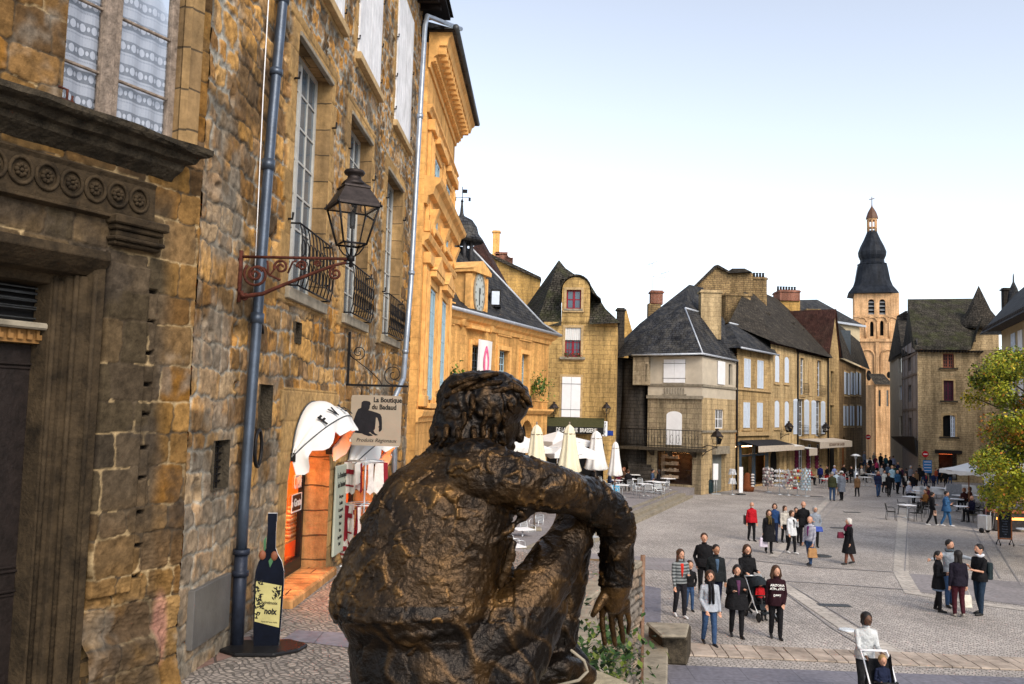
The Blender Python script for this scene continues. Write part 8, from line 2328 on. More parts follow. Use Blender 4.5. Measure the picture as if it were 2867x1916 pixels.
for k,(x,y,lb)in enumerate(((1462,1520,'white cafe table framed in the crook of the bronze arm, upper one'),(1432,1575,'white cafe table framed in the crook of the bronze arm, lower one'))):
 p=G(x,y+15,0);put(tab0,(p.x,p.y,0),.4,lb,'tables seen behind the bronze knee')
for k,(x,y,a,lb)in enumerate(((1478,1500,.8,'pale cafe chair in the crook of the bronze arm beside the upper table'),(1500,1480,-.6,'pale cafe chair highest in the crook of the bronze arm'),(1448,1545,2.0,'pale cafe chair between the two tables in the crook of the arm'),(1660,1515,.5,'metal cafe chair glimpsed between bronze knee and forearm'))):
 p=G(x,y+20,0);put(chr0,(p.x,p.y,0),a,lb,'chairs seen behind the bronze knee')
def parasol_open(p,r,h,label,m,slope=.55,pole=True,sides=4,rz=.4,pm=None):
 t=thing('open_parasol',label,'parasol',(p.x,p.y,p.z),rz);b=LB();n=sides
 prof=[(.04,h+slope),(r*.5,h+slope*.42),(r,h),(r+.01,h-.22)]
 vs=[];N_=n*6
 for(q_,z)in prof:
  for j in range(N_):
   a=2*pi*j/N_+pi/n;k=cos(pi/n)/cos(((a-pi/n)%(2*pi/n))-pi/n);
   sc=0.035*sin(j*2.1)if z<h-.1 else 0
   vs.append(Vector((q_*k*cos(a-pi/n+pi/n),q_*k*sin(a),z+sc+(.05*(k-.7)if q_>1 else 0))))
 b.add(vs,[(i*N_+j,i*N_+(j+1)%N_,(i+1)*N_+(j+1)%N_,(i+1)*N_+j)for i in range(len(prof)-1)for j in range(N_)])
 b.build('canopy',m,t,inv=False)
 b=LB();b.tube([(0,0,0),(0,0,h+slope+.08)],.035,8)
 for k in range(2*n):a=pi*k/n;b.tube([(0,0,h-.2),(r*.95*cos(a),r*.95*sin(a),h+.02)],.012,4)
 b.build('pole',pm or M['alu'],t,inv=False)
 b=LB();b.box((0,0,.05),(.6,.6,.1));b.build('base',M['trim_grey'],t,inv=False,bevel=.02)
 return t
def parasol_closed(p,h0,h1,r,label,m,rz=0):
 t=thing('closed_parasol',label,'parasol',(p.x,p.y,p.z),rz);b=LB();vs=[];N_=28;prof=[(.03,1.0),(.30,.93),(.36,.88),(.42,.84),(.55,.55),(.78,.2),(.95,.02),(.9,0)]
 for i,(q_,z)in enumerate(prof):
  for j in range(N_):
   a=2*pi*j/N_;f=r*q_*(1+.16*cos(7*a)*(1 if i>0 else 0));vs.append(Vector((f*cos(a),f*sin(a),h0+(h1-h0)*z+(.03*cos(7*a)if i>5 else 0))))
 b.add(vs,[(i*N_+j,i*N_+(j+1)%N_,(i+1)*N_+(j+1)%N_,(i+1)*N_+j)for i in range(len(prof)-1)for j in range(N_)]+[tuple(range(7*N_,8*N_))],True)
 b.build('folded_canopy',m,t,inv=False)
 b=LB();b.tube([(0,0,0),(0,0,h1+.1)],.035,8);b.tube([(r*.47*cos(a),r*.47*sin(a),h0+(h1-h0)*.80)for a in[2*pi*k/12 for k in range(12)]],.015,4,closed=True);b.build('pole',M['wood_old'],t,inv=False)
 b=LB();b.box((0,0,.05),(.6,.6,.1));b.build('base',M['trim_grey'],t,inv=False,bevel=.02)
def at_px(x,Y,z=ZT):p=V(x,1300,Y);return Vector((p.x,p.y,z))
def zat(x,y,Y):return V(x,y,Y).z
for(x,Y,y0_,y1_,r,lb,m_)in((1500,36,1330,1188,.50,'cream closed parasol directly before the bronze face','canvas_cream'),(1592,38,1322,1188,.52,'cream closed parasol rising over the bronze shoulder','canvas_cream'),(1668,46,1315,1206,.60,'white closed parasol beneath the hotel sign','canvas'),(1722,50,1332,1236,.42,'slim white closed parasol with pink print by the dark turret','canvas')):
 p=at_px(x,Y);parasol_closed(p,zat(x,y0_,Y)-ZT,zat(x,y1_,Y)-ZT,r,lb,M[m_])
p=at_px(1590,43);parasol_open(p,1.75,zat(1590,1268,43)-ZT,'great white open parasol with scalloped edge behind the cream parasols',M['canvas'],.75,rz=.35)
p=at_px(1455,42);parasol_open(p,1.9,zat(1455,1252,42)-ZT,'white open parasol just beyond the bronze face',M['canvas'],.6,rz=.1)
p=at_px(1560,47);parasol_open(p,2.0,zat(1560,1235,47)-ZT,'white open parasol at the back under the brasserie awning',M['canvas'],.5,rz=.6)
YP=51.0
p=at_px(2712,YP,0);parasol_open(p,1.55,zat(2712,1318,YP),'cream open parasol on a wooden pole in front of the turret house',M['canvas'],.45,pm=mat('parasol_wood',(.22,.10,.05),.6),rz=.2)
p=at_px(2850,44,0);parasol_open(p,1.9,zat(2850,1318,44),'white open parasol half hidden by the autumn tree',M['canvas'],.9,rz=.5)
p=G(1722,1388,ZT);bg_=thing('shopping_bag','bright blue shopping bag standing by the terrace tables','bag',(p.x,p.y,ZT));b=LB();b.box((0,0,.30),(.5,.16,.6));b.build('bag_body',cmat((.10,.38,.62),.5),bg_,inv=False,bevel=.02);b=LB();b.tube([(-.12,0,.6),(-.08,0,.75),(.08,0,.75),(.12,0,.6)],.01,4);b.build('handle',M['white'],bg_,inv=False)
p=G(1985,1382);bn_=thing('litter_bin','dark green cylindrical litter bin at the foot of the grey corner house','bin',(p.x,p.y,0));b=LB();b.lathe([(.26,.06),(.28,.1),(.28,.85),(.25,.92),(0,.95)],(0,0,0),18)
b.build('bin_body',cmat((.015,.03,.035),.5),bn_,inv=False);b=LB();b.lathe([(.2,0),(.2,.06),(0,.06)],(0,0,0),14);b.tube([(.285*cos(a),.285*sin(a),.80)for a in[2*pi*k/18 for k in range(18)]],.015,5,closed=True);b.build('base',M['grey_iron'],bn_,inv=False)
p=G(2003,1384);s_=thing('sign_stand','white upright panel on a thin metal stand beside the litter bin','sign',(p.x,p.y,0));b=LB();b.box((0,0,1.5),(.35,.06,1.1));b.build('panel',M['white'],s_,inv=False,bevel=.02);b=LB();b.tube([(-.08,0,0),(-.08,0,1.0)],.015,5);b.tube([(.08,0,0),(.08,0,1.0)],.015,5);b.box((0,0,.03),(.6,.5,.04));b.build('stand',M['alu'],s_,inv=False)
def rack(x,y,label,cols,h=1.75,w=.42,tiers=6,kind=0,cat='display stand'):
 p=G(x,y);t=thing('display_stand',label,cat,(p.x,p.y,0),.4)
 b=LB();b.tube([(0,0,0),(0,0,h)],.025,6);b.lathe([(w*.9,0),(w*.9,.04),(0,.05)],(0,0,0),12)
 for k in range(tiers):b.tube([(w*cos(a),w*sin(a),h-.1-k*(h-.5)/tiers)for a in[2*pi*j/12 for j in range(12)]],.008,4,closed=True)
 b.build('stand',M['alu'],t,inv=False)
 rr=random.Random(int(x));ms=[cmat(c,.6)for c in cols];b=LB()
 for k in range(tiers):
  z=h-.12-k*(h-.5)/tiers;n=9
  for j in range(n):
   a=2*pi*j/n+k;c=Vector((w*cos(a),w*sin(a),z));b.cur=rr.randrange(len(ms))
   if kind==0:b.box(c+Vector((0,0,-.08)),(.02,.13,(h-.5)/tiers*.62),mtx=Matrix.Rotation(a,3,'Z')@Matrix.Rotation(-.25,3,'Y'))
   else:b.ball(c+Vector((0,0,-.1)),(.085,.085,.08*rr.uniform(.7,1.5)),6)
 b.build('goods',ms,t,inv=False)
WHT=[(.7,.7,.72),(.62,.64,.68),(.66,.66,.7),(.5,.5,.52),(.7,.7,.7),(.3,.05,.06)]
rack(2182,1385,'round rack of white linens before the arched doorway',WHT,1.8,.30,4,1)
rack(2206,1387,'round rack of white and grey linens right of the white linen rack',[(.7,.7,.72),(.3,.3,.33),(.2,.04,.06),(.6,.5,.4)],1.8,.28,7)
rack(2232,1388,'rack of red, yellow and orange bags by the shop row',[(.45,.04,.04),(.5,.33,.06),(.6,.58,.5),(.4,.42,.42),(.6,.6,.6)],1.9,.24,6,1)
rack(2256,1390,'postcard rack in pale blues in front of the french window house',[(.45,.6,.7),(.6,.68,.72),(.3,.42,.5),(.55,.55,.6)],1.95,.32,8)
rack(2150,1378,'crowded rack of patterned cloth beside the blue shopfront',[(.5,.40,.40),(.2,.14,.15),(.6,.58,.55),(.5,.5,.5)],1.8,.32,6,1)
rack(2050,1386,'white single column leaflet stand at the corner by the blue shopfront',[(.7,.72,.74),(.5,.52,.55)],1.75,.22,2)
p=G(2074,1386);t_=thing('advertising_board','tall white advertising panel by the blue shopfront door','sign',(p.x,p.y,0),.3);b=LB();b.box((0,0,1.0),(.3,.08,1.75));b.build('panel',M['white'],t_,inv=False,bevel=.02);b=LB();b.box((0,0,.05),(.5,.45,.06));b.build('base',M['grey_iron'],t_,inv=False)
p=G(2092,1376);t_=thing('wooden_display','brown wooden barrel shaped display with pale goods by the shop','display stand',(p.x,p.y,0));b=LB();b.lathe([(.45,0),(.5,.3),(.3,.5),(.25,1.1),(.12,1.3),(0,1.32)],(0,0,0),14);b.build('barrel',cmat((.16,.05,.02)),t_,inv=False)
b=LB()
for k in range(5):b.ball((.3,-.3,.4+.2*k),(.14,.1,.07),6)
b.build('goods',M['towel_white'],t_,inv=False)
lab=['beside the lone dark chair','laid for the seated brown jacket couple','behind the walking woman in black','closest to the man in blue denim','before the man seated in dark blue','under the cream parasol','by the two seated women in brown','farthest back under the cream parasol','at the edge of the tree leaves']
for k,(x,y)in enumerate(((2540,1452),(2552,1425),(2560,1405),(2680,1432),(2694,1456),(2672,1410),(2690,1420),(2650,1398),(2745,1420))):
 p=G(x,y);put(tab0,(p.x,p.y,0),.15+.3*k,'white topped cafe table %s'%lab[k],'tables of the right hand cafe')
lab=['standing alone on the open paving','tucked at the end of the nearest table','with bent armrests beside the nearest table','turned away behind the nearest table','occupied by the man in dark blue','empty beside the walking woman in black','close to the handcart','set behind the table before the man in dark blue']
for k,(x,y,a)in enumerate(((2495,1456,1.3),(2528,1442,1.2),(2562,1460,-1.4),(2583,1448,-1.0),(2724,1462,-1.2),(2592,1440,-1.3),(2742,1452,-.6),(2712,1440,-1.3))):
 p=G(x,y);put(chrd,(p.x,p.y,0),a,'dark seated metal cafe chair %s'%lab[k],'dark chairs of the right hand cafe')
lab=['at the head of the white cloth table','by the white clothed tables, outermost','between the denim man and the parasol pole','below the cream parasol rim','next to the grey windbreak panel','behind the two women in brown']
for k,(x,y,a)in enumerate(((2590,1398,.4),(2610,1402,2.0),(2668,1398,1.0),(2698,1400,.3),(2730,1405,2.4),(2715,1398,1.6))):
 p=G(x,y);put(chr0,(p.x,p.y,0),a,'bright aluminium cafe chair %s'%lab[k],'bright chairs of the right hand cafe')
lab=['beside the man in blue','next to the grey coat woman','by the arched door','close to the white mushroom heater']
for k,(x,y,a)in enumerate(((2274,1358,1.0),(2310,1362,-.8),(2322,1350,.4),(2368,1356,2.0))):
 p=G(x,y);put(chrr,(p.x,p.y,0),a,'red backed cafe chair %s'%lab[k],'red chairs in front of the row')
lab=['between the red chairs','behind the grey coat woman','behind the tan jacket','left of the navy jacket man','near the street mouth','beneath the mushroom heater']
for k,(x,y)in enumerate(((2312,1368),(2345,1350),(2422,1362),(2440,1352),(2450,1342),(2390,1345))):
 p=G(x,y);put(tab0,(p.x,p.y,0),.2*k,'small cafe table in the crowd %s'%lab[k],'tables in front of the row')
p=G(2396,1352);t_=thing('patio_heater','white topped mushroom patio heater standing in the crowd of the row cafe','heater',(p.x,p.y,0));b=LB();b.lathe([(.25,0),(.25,.8),(.06,.85),(.05,2.0),(.13,2.05),(.13,2.25),(0,2.25)],(0,0,0),12);b.build('column',M['alu'],t_,inv=False);b=LB();b.lathe([(.45,2.25),(.2,2.38),(0,2.42)],(0,0,0),16);b.build('hood',M['white'],t_,inv=False)
p=G(2814,1528);cb=thing('chalkboard','black chalkboard in a brown wooden frame on four small black castors','chalkboard',(p.x,p.y,0),-.12)
hC_=(1528-1418)*p.y/FPX
b=LB();w_=.54;
for(c,d)in(((-w_/2,0,hC_*.52),(.05,.06,hC_*.72)),((w_/2,0,hC_*.52),(.05,.06,hC_*.72)),((0,0,hC_*.17),(w_,.06,.05)),((0,0,hC_*.87),(w_,.06,.06))):b.box(c,d)
b.prism([(-w_/2,-.02,hC_*.89),(w_/2,-.02,hC_*.89),(.12,-.02,hC_*.95),(.06,-.02,hC_*1.05),(0,-.02,hC_*1.0),(-.08,-.02,hC_*.94)],(0,.04,0))
b.build('frame',mat('orange_brown_wood',(.22,.07,.02),.5,var=.3),cb,inv=False,bevel=.006)
b=LB();b.box((0,0,hC_*.52),(w_-.05,.03,hC_*.66));bd=b.build('board',cmat((.012,.014,.02),.6),cb,inv=False)
for k in range(9):
 m_=Matrix.Translation((0,-.018,hC_*(.80-.065*k)))@Matrix(((1,0,0,0),(0,0,-1,0),(0,1,0,0),(0,0,0,1)))
 o=text('chalk_lettering',('MENU','Salade','Omelette','Foie gras','Confit','Pommes','Fromage','Dessert','Café')[k],.07 if k else.09,m_,cmat((.12,.15,.22)),None,ext=.001);o.parent=bd;
for s in(-1,1):
 b=LB();b.tube([(s*w_/2,0,hC_*.17),(s*w_/2,-.2,.07)],.018,5);b.tube([(s*w_/2,0,hC_*.17),(s*w_/2,.2,.07)],.018,5);b.build('leg',M['black'],cb,inv=False)
 for y in(-.2,.2):
  b=LB();b.lathe([(.055,-.015),(.055,.015)],(s*w_/2,y,.055),12,mtx=Matrix.Rotation(pi/2,3,'Y'));b.build('castor',M['black'],cb,inv=False)
p=G(2835,1490);st_=thing('food_stall','food counter with orange lit glass front and pink awning edge beside the chalkboard','stall',(p.x,p.y,0),.0)
b=LB();b.box((0.5,.6,.45),(2.6,.9,.8));b.build('counter',cmat((.05,.045,.045),.5),st_,inv=False,bevel=.02)
b=LB();b.box((.5,.16,.62),(2.4,.04,.12));b.build('heat_strip',emit('orange_heat_lamp',(1,.3,.06),2.2),st_,inv=False)
b=LB();b.box((.5,.6,.95),(2.6,.8,.16));b.build('food_tray',mat('pink_food',(.45,.14,.07),.6,var=.6,scale=9),st_,inv=False,bevel=.03)
b=LB();b.box((.5,.4,1.22),(2.6,.03,.35));b.build('glass_guard',M['clear'],st_,inv=False)
b=LB();b.box((.5,.8,1.45),(2.7,1.1,.10));
for x in(-.8,1.8):b.tube([(x,.9,0),(x,.9,1.45)],.03,6)
b.build('canopy',cmat((.42,.22,.22)),st_,inv=False)
for k,(x,y,lb)in enumerate(((2862,1500,'round white table at the picture edge beside the chalkboard'),)):
 p=G(x+12,y+30);t_=mk_table('round_table',lb,.75,.8,None,True);t_.location=(p.x,p.y,0)
p=G(2770,1420);t_=thing('wine_board','white board with two dark bottles drawn on it near the tree','sign',(p.x,p.y,0));b=LB();b.box((0,0,1.75),(.6,.04,.75));b.build('panel',M['white'],t_,inv=False);b=LB()
for x in(.05,.2):b.lathe([(.05,1.45),(.05,1.68),(.02,1.76),(.02,1.88),(0,1.88)],(x,-.03,0),8,sy=.2)
b.build('bottle_print',M['black'],t_,inv=False);b=LB();b.tube([(0,.04,0),(0,.04,1.4)],.03,6);b.box((0,.04,.02),(.5,.4,.04));b.build('stand',M['grey_iron'],t_,inv=False)
p=G(2742,1432);t_=thing('windbreak','grey mesh windbreak panel between the cafe tables','screen',(p.x,p.y+3,0));b=LB();b.box((0,0,.75),(1.0,.04,1.3));b.build('panel',cmat((.25,.26,.28)),t_,inv=False,bevel=.02);b=LB();b.box((0,0,.03),(.9,.5,.05));b.build('base',M['grey_iron'],t_,inv=False)
p=G(2757,1492);t_=thing('handcart','small aluminium handcart with black wheels by the stooping man','cart',(p.x,p.y,0),.5);b=LB();b.box((0,0,.5),(.4,.5,.7));b.build('cart_body',M['alu'],t_,inv=False,bevel=.03);b=LB();b.tube([(-.15,-.3,.2),(-.15,-.42,1.1),(.15,-.42,1.1),(.15,-.3,.2)],.015,5);b.build('handle',M['alu'],t_,inv=False)
for s in(-1,1):b=LB();b.lathe([(.12,-.03),(.12,.03)],(s*.24,0,.12),14,mtx=Matrix.Rotation(pi/2,3,'Y'));b.build('wheel',M['black'],t_,inv=False)
p=G(2597,1352);t_=thing('blue_parasol_sign','bright blue striped panel standing in the crowd near the turret house','sign',(p.x,p.y,0));b=LB();b.box((0,0,1.4),(.75,.06,1.1));b.build('panel',cmat((.05,.20,.48)),t_,inv=False);b=LB()
for k in range(4):b.box((0,-.035,1.05+.25*k),(.6,.01,.05))
b.build('lettering',M['white'],t_,inv=False);b=LB();b.tube([(0,0,0),(0,0,.9)],.03,6);b.box((0,0,.02),(.6,.4,.04));b.build('stand',M['grey_iron'],t_,inv=False)
for(x,y,lb)in((2600,1395,'long table under a white cloth behind the walking woman in black'),(2690,1388,'long table under a white cloth behind the denim man')):
 p=G(x,y);t_=thing('clothed_table',lb,'table',(p.x,p.y,0),.15);b=LB();b.add([Vector(v)for v in((-.9,-.4,.76),(.9,-.4,.76),(.9,.4,.76),(-.9,.4,.76),(-1.0,-.5,.3),(1.0,-.5,.3),(1.0,.5,.3),(-1.0,.5,.3))],[(0,1,2,3),(0,4,5,1),(1,5,6,2),(2,6,7,3),(3,7,4,0)]);b.build('cloth',M['canvas'],t_,inv=False)
 for s in(-1,1):
  for u in(-1,1):b=LB();b.tube([(s*.8,u*.33,0),(s*.8,u*.33,.75)],.025,5);b.build('leg',M['alu'],t_,inv=False)
BK=(.012,.012,.014);NV=(.015,.02,.045);JN=(.035,.07,.15);CH=(.03,.03,.033);WHC=(.62,.62,.62)
D=radians
def pp(x,yf,yh,rz,label,z=0.0,**k):
 p=G(x,yf,z);H=(yf-yh)*p.y/FPX*1.0
 H=max(.95,min(1.92,H))
 return person((p.x,p.y,z),H,D(rz),label,**k)
nordic=stripe_mat('nordic_shawl',(.05,.06,.065),(.22,.24,.25),12)
pp(1903,1728,1545,12,'girl with long dark hair, patterned grey shawl, red top and white shoes',hair='brown',style='long',stripes=nordic,top_len=.50,inner=(.5,.03,.02),shoes=(.7,.7,.72),arms=(('down',.2),('bent',.1)),stride=.10,lod=2,flare=.1)
pp(1930,1710,1580,5,'boy in black jacket and blue jeans walking beside the girl in the shawl',hair='brown',top=BK,legs=JN,child=True,stride=.06,lod=2,arms=(('pocket',0),('pocket',0)))
pp(1970,1672,1499,-12,'man in black leather jacket with hand in pocket behind the varsity jacket man',hair='brown',top=BK,top_len=.48,legs=BK,girth=1.15,arms=(('pocket',0),('down',.2)),lod=2)
pv=pp(2003,1716,1532,3,'man in dark varsity jacket with beige sleeves over a blue shirt',hair='black',skin=SKIN2,top=(.015,.018,.02),top_len=.47,legs=NV,inner=(.06,.10,.16),girth=1.15,arms=(('down',.1),('down',.1)),lod=2)
pp(1985,1806,1606,6,'woman in light grey sweater, dark scarf, glasses and blue jeans',hair='brown',style='bob',top=(.33,.36,.41),top_len=.46,legs=JN,shoes=BK,scarf=(BK,.26),glasses=True,arms=(('bent',-1.4),('down',.2)),stride=.13,lod=2,flare=.05)
pp(2062,1784,1590,0,'heavy woman in big black coat looking down at a patterned scarf',hair='black',style='bob',top=BK,top_len=.40,legs=BK,shoes=BK,girth=1.4,inner=(.10,.04,.09),arms=(('bent',0),('bent',.3)),stride=.08,lod=2,flare=.1)
pp(2090,1716,1532,8,'smiling woman in black pushing the pushchair with the toddler in red',hair='brown',style='bob',top=BK,top_len=.48,legs=BK,arms=(('fwd',.2),('fwd',.2)),lod=2,scarf=(BK,))
hd_=pp(2172,1788,1592,-4,'woman with curly brown hair in dark printed hooded top',hair='brown',style='curly',top=(.022,.008,.012),top_len=.46,legs=BK,arms=(('down',-.2),('bent',-1.6)),stride=.07,lod=2,headturn=.3,girth=1.1)
def chest_text(o,lines,sz=.06):
 loc,R_=o.location,o.rotation_euler.to_matrix().to_4x4()
 for k,(s,z,m)in enumerate(lines):
  H=1.7
  mm=Matrix.Translation((0,-.142,z))@Matrix(((1,0,0,0),(0,0,-1,0),(0,1,0,0),(0,0,0,1)))
  t=text('chest_print',s,sz,mm,m,None,ext=.001,bold=.002);t.parent=o
chest_text(hd_,[('ARIZONA',1.27,M['text_white']),('ATHLETIC',1.19,M['text_white']),('DEPT',1.03,M['text_white'])],.075)
pp(2104,1515,1409,12,'bald bearded man in red sweater with a dark strap carrying a black case',hair='white',style='bald',beard=True,top=(.38,.012,.02),top_len=.48,legs=BK,arms=(('down',-.1),('down',.1)),stride=.07,girth=1.15)
pw=pp(2152,1549,1431,0,'woman in long black coat with brown scarf and yellow cuffs',hair='brown',style='bob',top=BK,top_len=.27,legs=BK,scarf=((.10,.07,.03),.15),flare=.35,girth=1.1,arms=(('down',0),('down',0)),stride=.03)
pp(2168,1518,1413,-5,'woman in blue jacket walking behind the long black coat',hair='brown',style='bob',top=(.02,.05,.14),legs=NV,stride=.05)
pp(2197,1520,1419,10,'woman with long brown hair in a cream belted jacket',hair='brown',style='long',top=(.50,.47,.42),legs=BK,stride=.05,scarf=((.5,.48,.45),),arms=(('down',.3),('bent',0)))
pp(2216,1550,1433,25,'woman in white cardigan over a black dress with white trainers',hair='brown',style='bob',top=(.55,.57,.60),top_len=.42,legs=BK,inner=BK,shoes=(.7,.7,.7),arms=(('down',.2),('face',0)),stride=.10,girth=1.1)
pp(2228,1520,1424,5,'dark haired person half hidden behind the white cardigan woman',hair='black',top=BK)
pp(2249,1527,1407,-10,'tall balding man all in black at the back of the group',hair='grey',style='bald',top=BK,top_len=.45,legs=BK,girth=1.2,arms=(('pocket',0),('pocket',0)))
pp(2282,1532,1421,-8,'grey haired woman in grey top with a blue bag on her hip',hair='grey',style='bob',top=(.24,.27,.32),legs=BK,arms=(('bent',0),('pocket',0)),glasses=True)
ps_=pp(2268,1583,1450,-55,'grey haired man in striped shirt with a plaid jacket holding a tan bag',hair='grey',style='bald',stripes=stripe_mat('navy_stripes',(.55,.55,.6),(.03,.03,.10),22),legs=JN,shoes=BK,stride=.09,inner=(.14,.03,.12),arms=(('down',.1),('down',.1)),girth=1.1)
pl_=pp(2377,1580,1455,-82,'elderly white haired woman in long black coat and heels walking alone',hair='white',style='bob',top=BK,top_len=.24,legs=(.16,.07,.05),scarf=((.10,.01,.03),.1),flare=.4,stride=.17,shoes=BK,arms=(('bent',.1),('down',0)))
pr1=pp(2628,1713,1549,60,'woman in black coat over a blue skirt hem with hair pinned up',hair='black',style='tail',top=BK,top_len=.38,legs=BK,skirt=((.16,.22,.32),.35),flare=.15,arms=(('bent',0),('bent',0)))
pr2=pp(2660,1700,1518,4,'man in grey hooded sweater with both arms stretched out over his friends',hair='black',top=(.24,.27,.31),legs=JN,arms=(('out',0),('out',0)),scarf=((.08,.10,.12),),headturn=.5,beard=True,skin=SKIN)
pr3=pp(2684,1727,1548,178,'long haired woman seen from behind in dark top and maroon trousers',hair='black',style='long',top=(.014,.012,.02),top_len=.47,legs=(.05,.012,.018),shoes=(.3,.28,.25),stride=.04,lod=2)
pr4=pp(2744,1722,1522,-75,'bearded man with backpack and white hood reaching out to his friends',hair='black',beard=True,top=BK,top_len=.48,bare=.2,legs=(.02,.035,.06),arms=(('bent',.4),('fwd',.5)),scarf=((.55,.57,.62),),lod=2,skin=SKIN)
p=pr4 .location;t_=thing('backpack','black backpack worn by the bearded man in the right hand group','backpack',(p.x+.24,p.y+.05,1.0),D(-75));b=LB();b.box((0,0,.2),(.30,.16,.46));b.box((0,.09,.12),(.22,.05,.22));b.build('pack_body',cmat((.02,.03,.035)),t_,inv=False,bevel=.04);b=LB();b.tube([(-.1,-.08,.4),(-.1,-.2,.45),(-.1,-.3,.3),(-.1,-.1,.02)],.015,5);b.build('strap',M['black'],t_,inv=False)
hnd=PH[pr3 .name][0];bag(hnd[0],(.30,.12,.34),(.62,.58,.50),'white carrier bag in the hand of the long haired woman seen from behind',zdrop=.15)
hnd=PH[ps_.name][0];bag(hnd[1],(.34,.14,.34),(.34,.18,.07),'tan paper bag held low by the man in the striped shirt',zdrop=.08)
hnd=PH[pl_.name][0];bag(hnd[0],(.26,.12,.22),(.12,.01,.03),'crimson handbag on the arm of the elderly woman in long black coat',zdrop=-.05,rz=.3)
hnd=PH[pw.name][0];bag(hnd[0],(.34,.14,.36),(.55,.5,.6),'white and violet carrier bag beside the long black coat',zdrop=.1)
p=V(2290,1475,36.0);bag(p,(.4,.16,.2),(.03,.07,.35),'bright blue bag at the hip of the grey haired woman',zdrop=0)
hnd=PH['person.008'][0]if 'person.008' in PH else None
p=G(2086,1495);t_=thing('document_case','narrow black case carried by the bald man in the red sweater','case',(p.x,p.y,.42));b=LB();b.box((0,0,.2),(.1,.3,.4));b.build('case_body',M['black'],t_,inv=False,bevel=.02);b=LB();b.tube([(0,-.06,.4),(0,-.05,.46),(0,.05,.46),(0,.06,.4)],.01,5);b.build('handle',M['alu'],t_,inv=False)
def pushchair(p,rz,label,fr,shell,hooded=True):
 t=thing('pushchair',label,'pushchair',(p.x,p.y,0),rz)
 b=LB()
 for x in(-.24,.24):b.tube([(x,-.42,.12),(x,-.1,.42),(x,.28,.92),(x,.42,1.03)],.016,6);b.tube([(x,.28,.12),(x,-.05,.5)],.014,6)
 b.tube([(-.24,.42,1.03),(.24,.42,1.03)],.022,6);b.build('frame',fr,t,inv=False)
 b=LB();vs=[];n=8
 pr=[(-.36,.30),(-.30,.40),(.0,.42),(.06,.52),(.20,.95)]
 for(y,z)in pr:vs+=[Vector((-.21,y-.03,z+.10)),Vector((-.17,y,z)),Vector((.17,y,z)),Vector((.21,y-.03,z+.10))]
 b.add(vs,[(i*4+j,i*4+j+1,(i+1)*4+j+1,(i+1)*4+j)for i in range(len(pr)-1)for j in range(3)])
 b.box((0,-.38,.22),(.32,.14,.03));b.box((0,.12,.28),(.34,.3,.14));b.build('seat',shell,t,inv=False)
 b=LB();vs=[]
 for i in range(6 if hooded else 0):
  a=.15+1.25*i/5
  for j in range(7):q_=pi*j/6;vs.append(Vector((-.24*cos(q_),.22-.42*sin(a)*sin(q_)**.6+0.0,.72+(.36*cos(a*.75))*sin(q_)**.5)))
 if hooded:b.add(vs,[(i*7+j,i*7+j+1,(i+1)*7+j+1,(i+1)*7+j)for i in range(5)for j in range(6)],True);b.build('hood',shell,t,inv=False)
 b=LB();b.tube([(-.2,-.1,.62),(-.16,-.25,.64),(.16,-.25,.64),(.2,-.1,.62)],.018,6);b.build('bumper_bar',M['black'],t,inv=False)
 for(x,y)in((-.26,-.42),(.26,-.42),(-.27,.28),(.27,.28)):
  b=LB();b.tube([(x,y+.10*cos(a),.12+.10*sin(a))for a in[2*pi*k/14 for k in range(14)]],.022,6,closed=True);w=b.build('wheel',M['black'],t,inv=False)
  b=LB();b.lathe([(.085,-.012),(.085,.012)],(x,y,.12),10,mtx=Matrix.Rotation(pi/2,3,'Y'));h=b.build('rim',M['grey_iron'],None);h.parent=w
 return t
gP=G(2128,1732);pushchair(gP,D(12),'dark pushchair with white trimmed hood pushed by the smiling woman',M['alu'],cmat((.02,.025,.03)))
def seated_child(p,rz,label,top,legs,hair,H=.95,z=.44):
 return person((p.x,p.y,p.z),H,rz,label,top=top,legs=legs,hair=hair,child=True,sit=True,seat=z,lod=2,arms=(('bent',-.5),('bent',-.5)))
seated_child(gP+Vector((0,.02,0)),D(12),'toddler in red top sitting in the dark pushchair',(.40,.015,.02),CH,'red',.92,.45)
gM=Vector(V(2420,1706,16.9));gM.z=0
pm_=person(tuple(gM),1.66,D(2),'young woman in white top leaning over the handle of the nearest pushchair',top=(.50,.52,.53),top_len=.48,legs=CH,hair='black',style='bob',arms=(('fwd',-.2),('fwd',-.2)),lod=2,skin=(.10,.05,.03),lean=.12)
gS=gM+Vector((.02,-.78,0));pushchair(gS,0,'black pushchair with pale frame nearest the picture bottom',M['white'],cmat(BK),False)
seated_child(gS+Vector((0,.03,0)),0,'blond child in navy jacket sitting in the nearest pushchair',NV,(.08,.075,.05),'blond',1.0,.46)
pk=pp(2610,1472,1380,75,'woman in black striding past the cafe tables with a pale handbag',hair='black',style='tail',top=BK,legs=BK,shoes=(.6,.6,.6),stride=.22,arms=(('down',.3),('bent',-.5)))
bag(V(2617,1432,pk.location.y-.15),(.16,.12,.26),(.50,.32,.24),'pale pink handbag on the arm of the striding woman in black',zdrop=-.05)
pp(2650,1474,1378,55,'broad man dressed all in blue denim strolling by the cafe',hair='black',top=(.035,.10,.22),top_len=.43,legs=(.04,.12,.26),shoes=(.7,.7,.72),stride=.18,girth=1.3,arms=(('cross',0),('bent',0)))
pp(2757,1478,1388,70,'man in olive jacket stooping over the food counter by the handcart',hair='black',top=(.06,.055,.04),legs=(.05,.03,.035),lean=.7,arms=(('fwd',0),('fwd',0)))
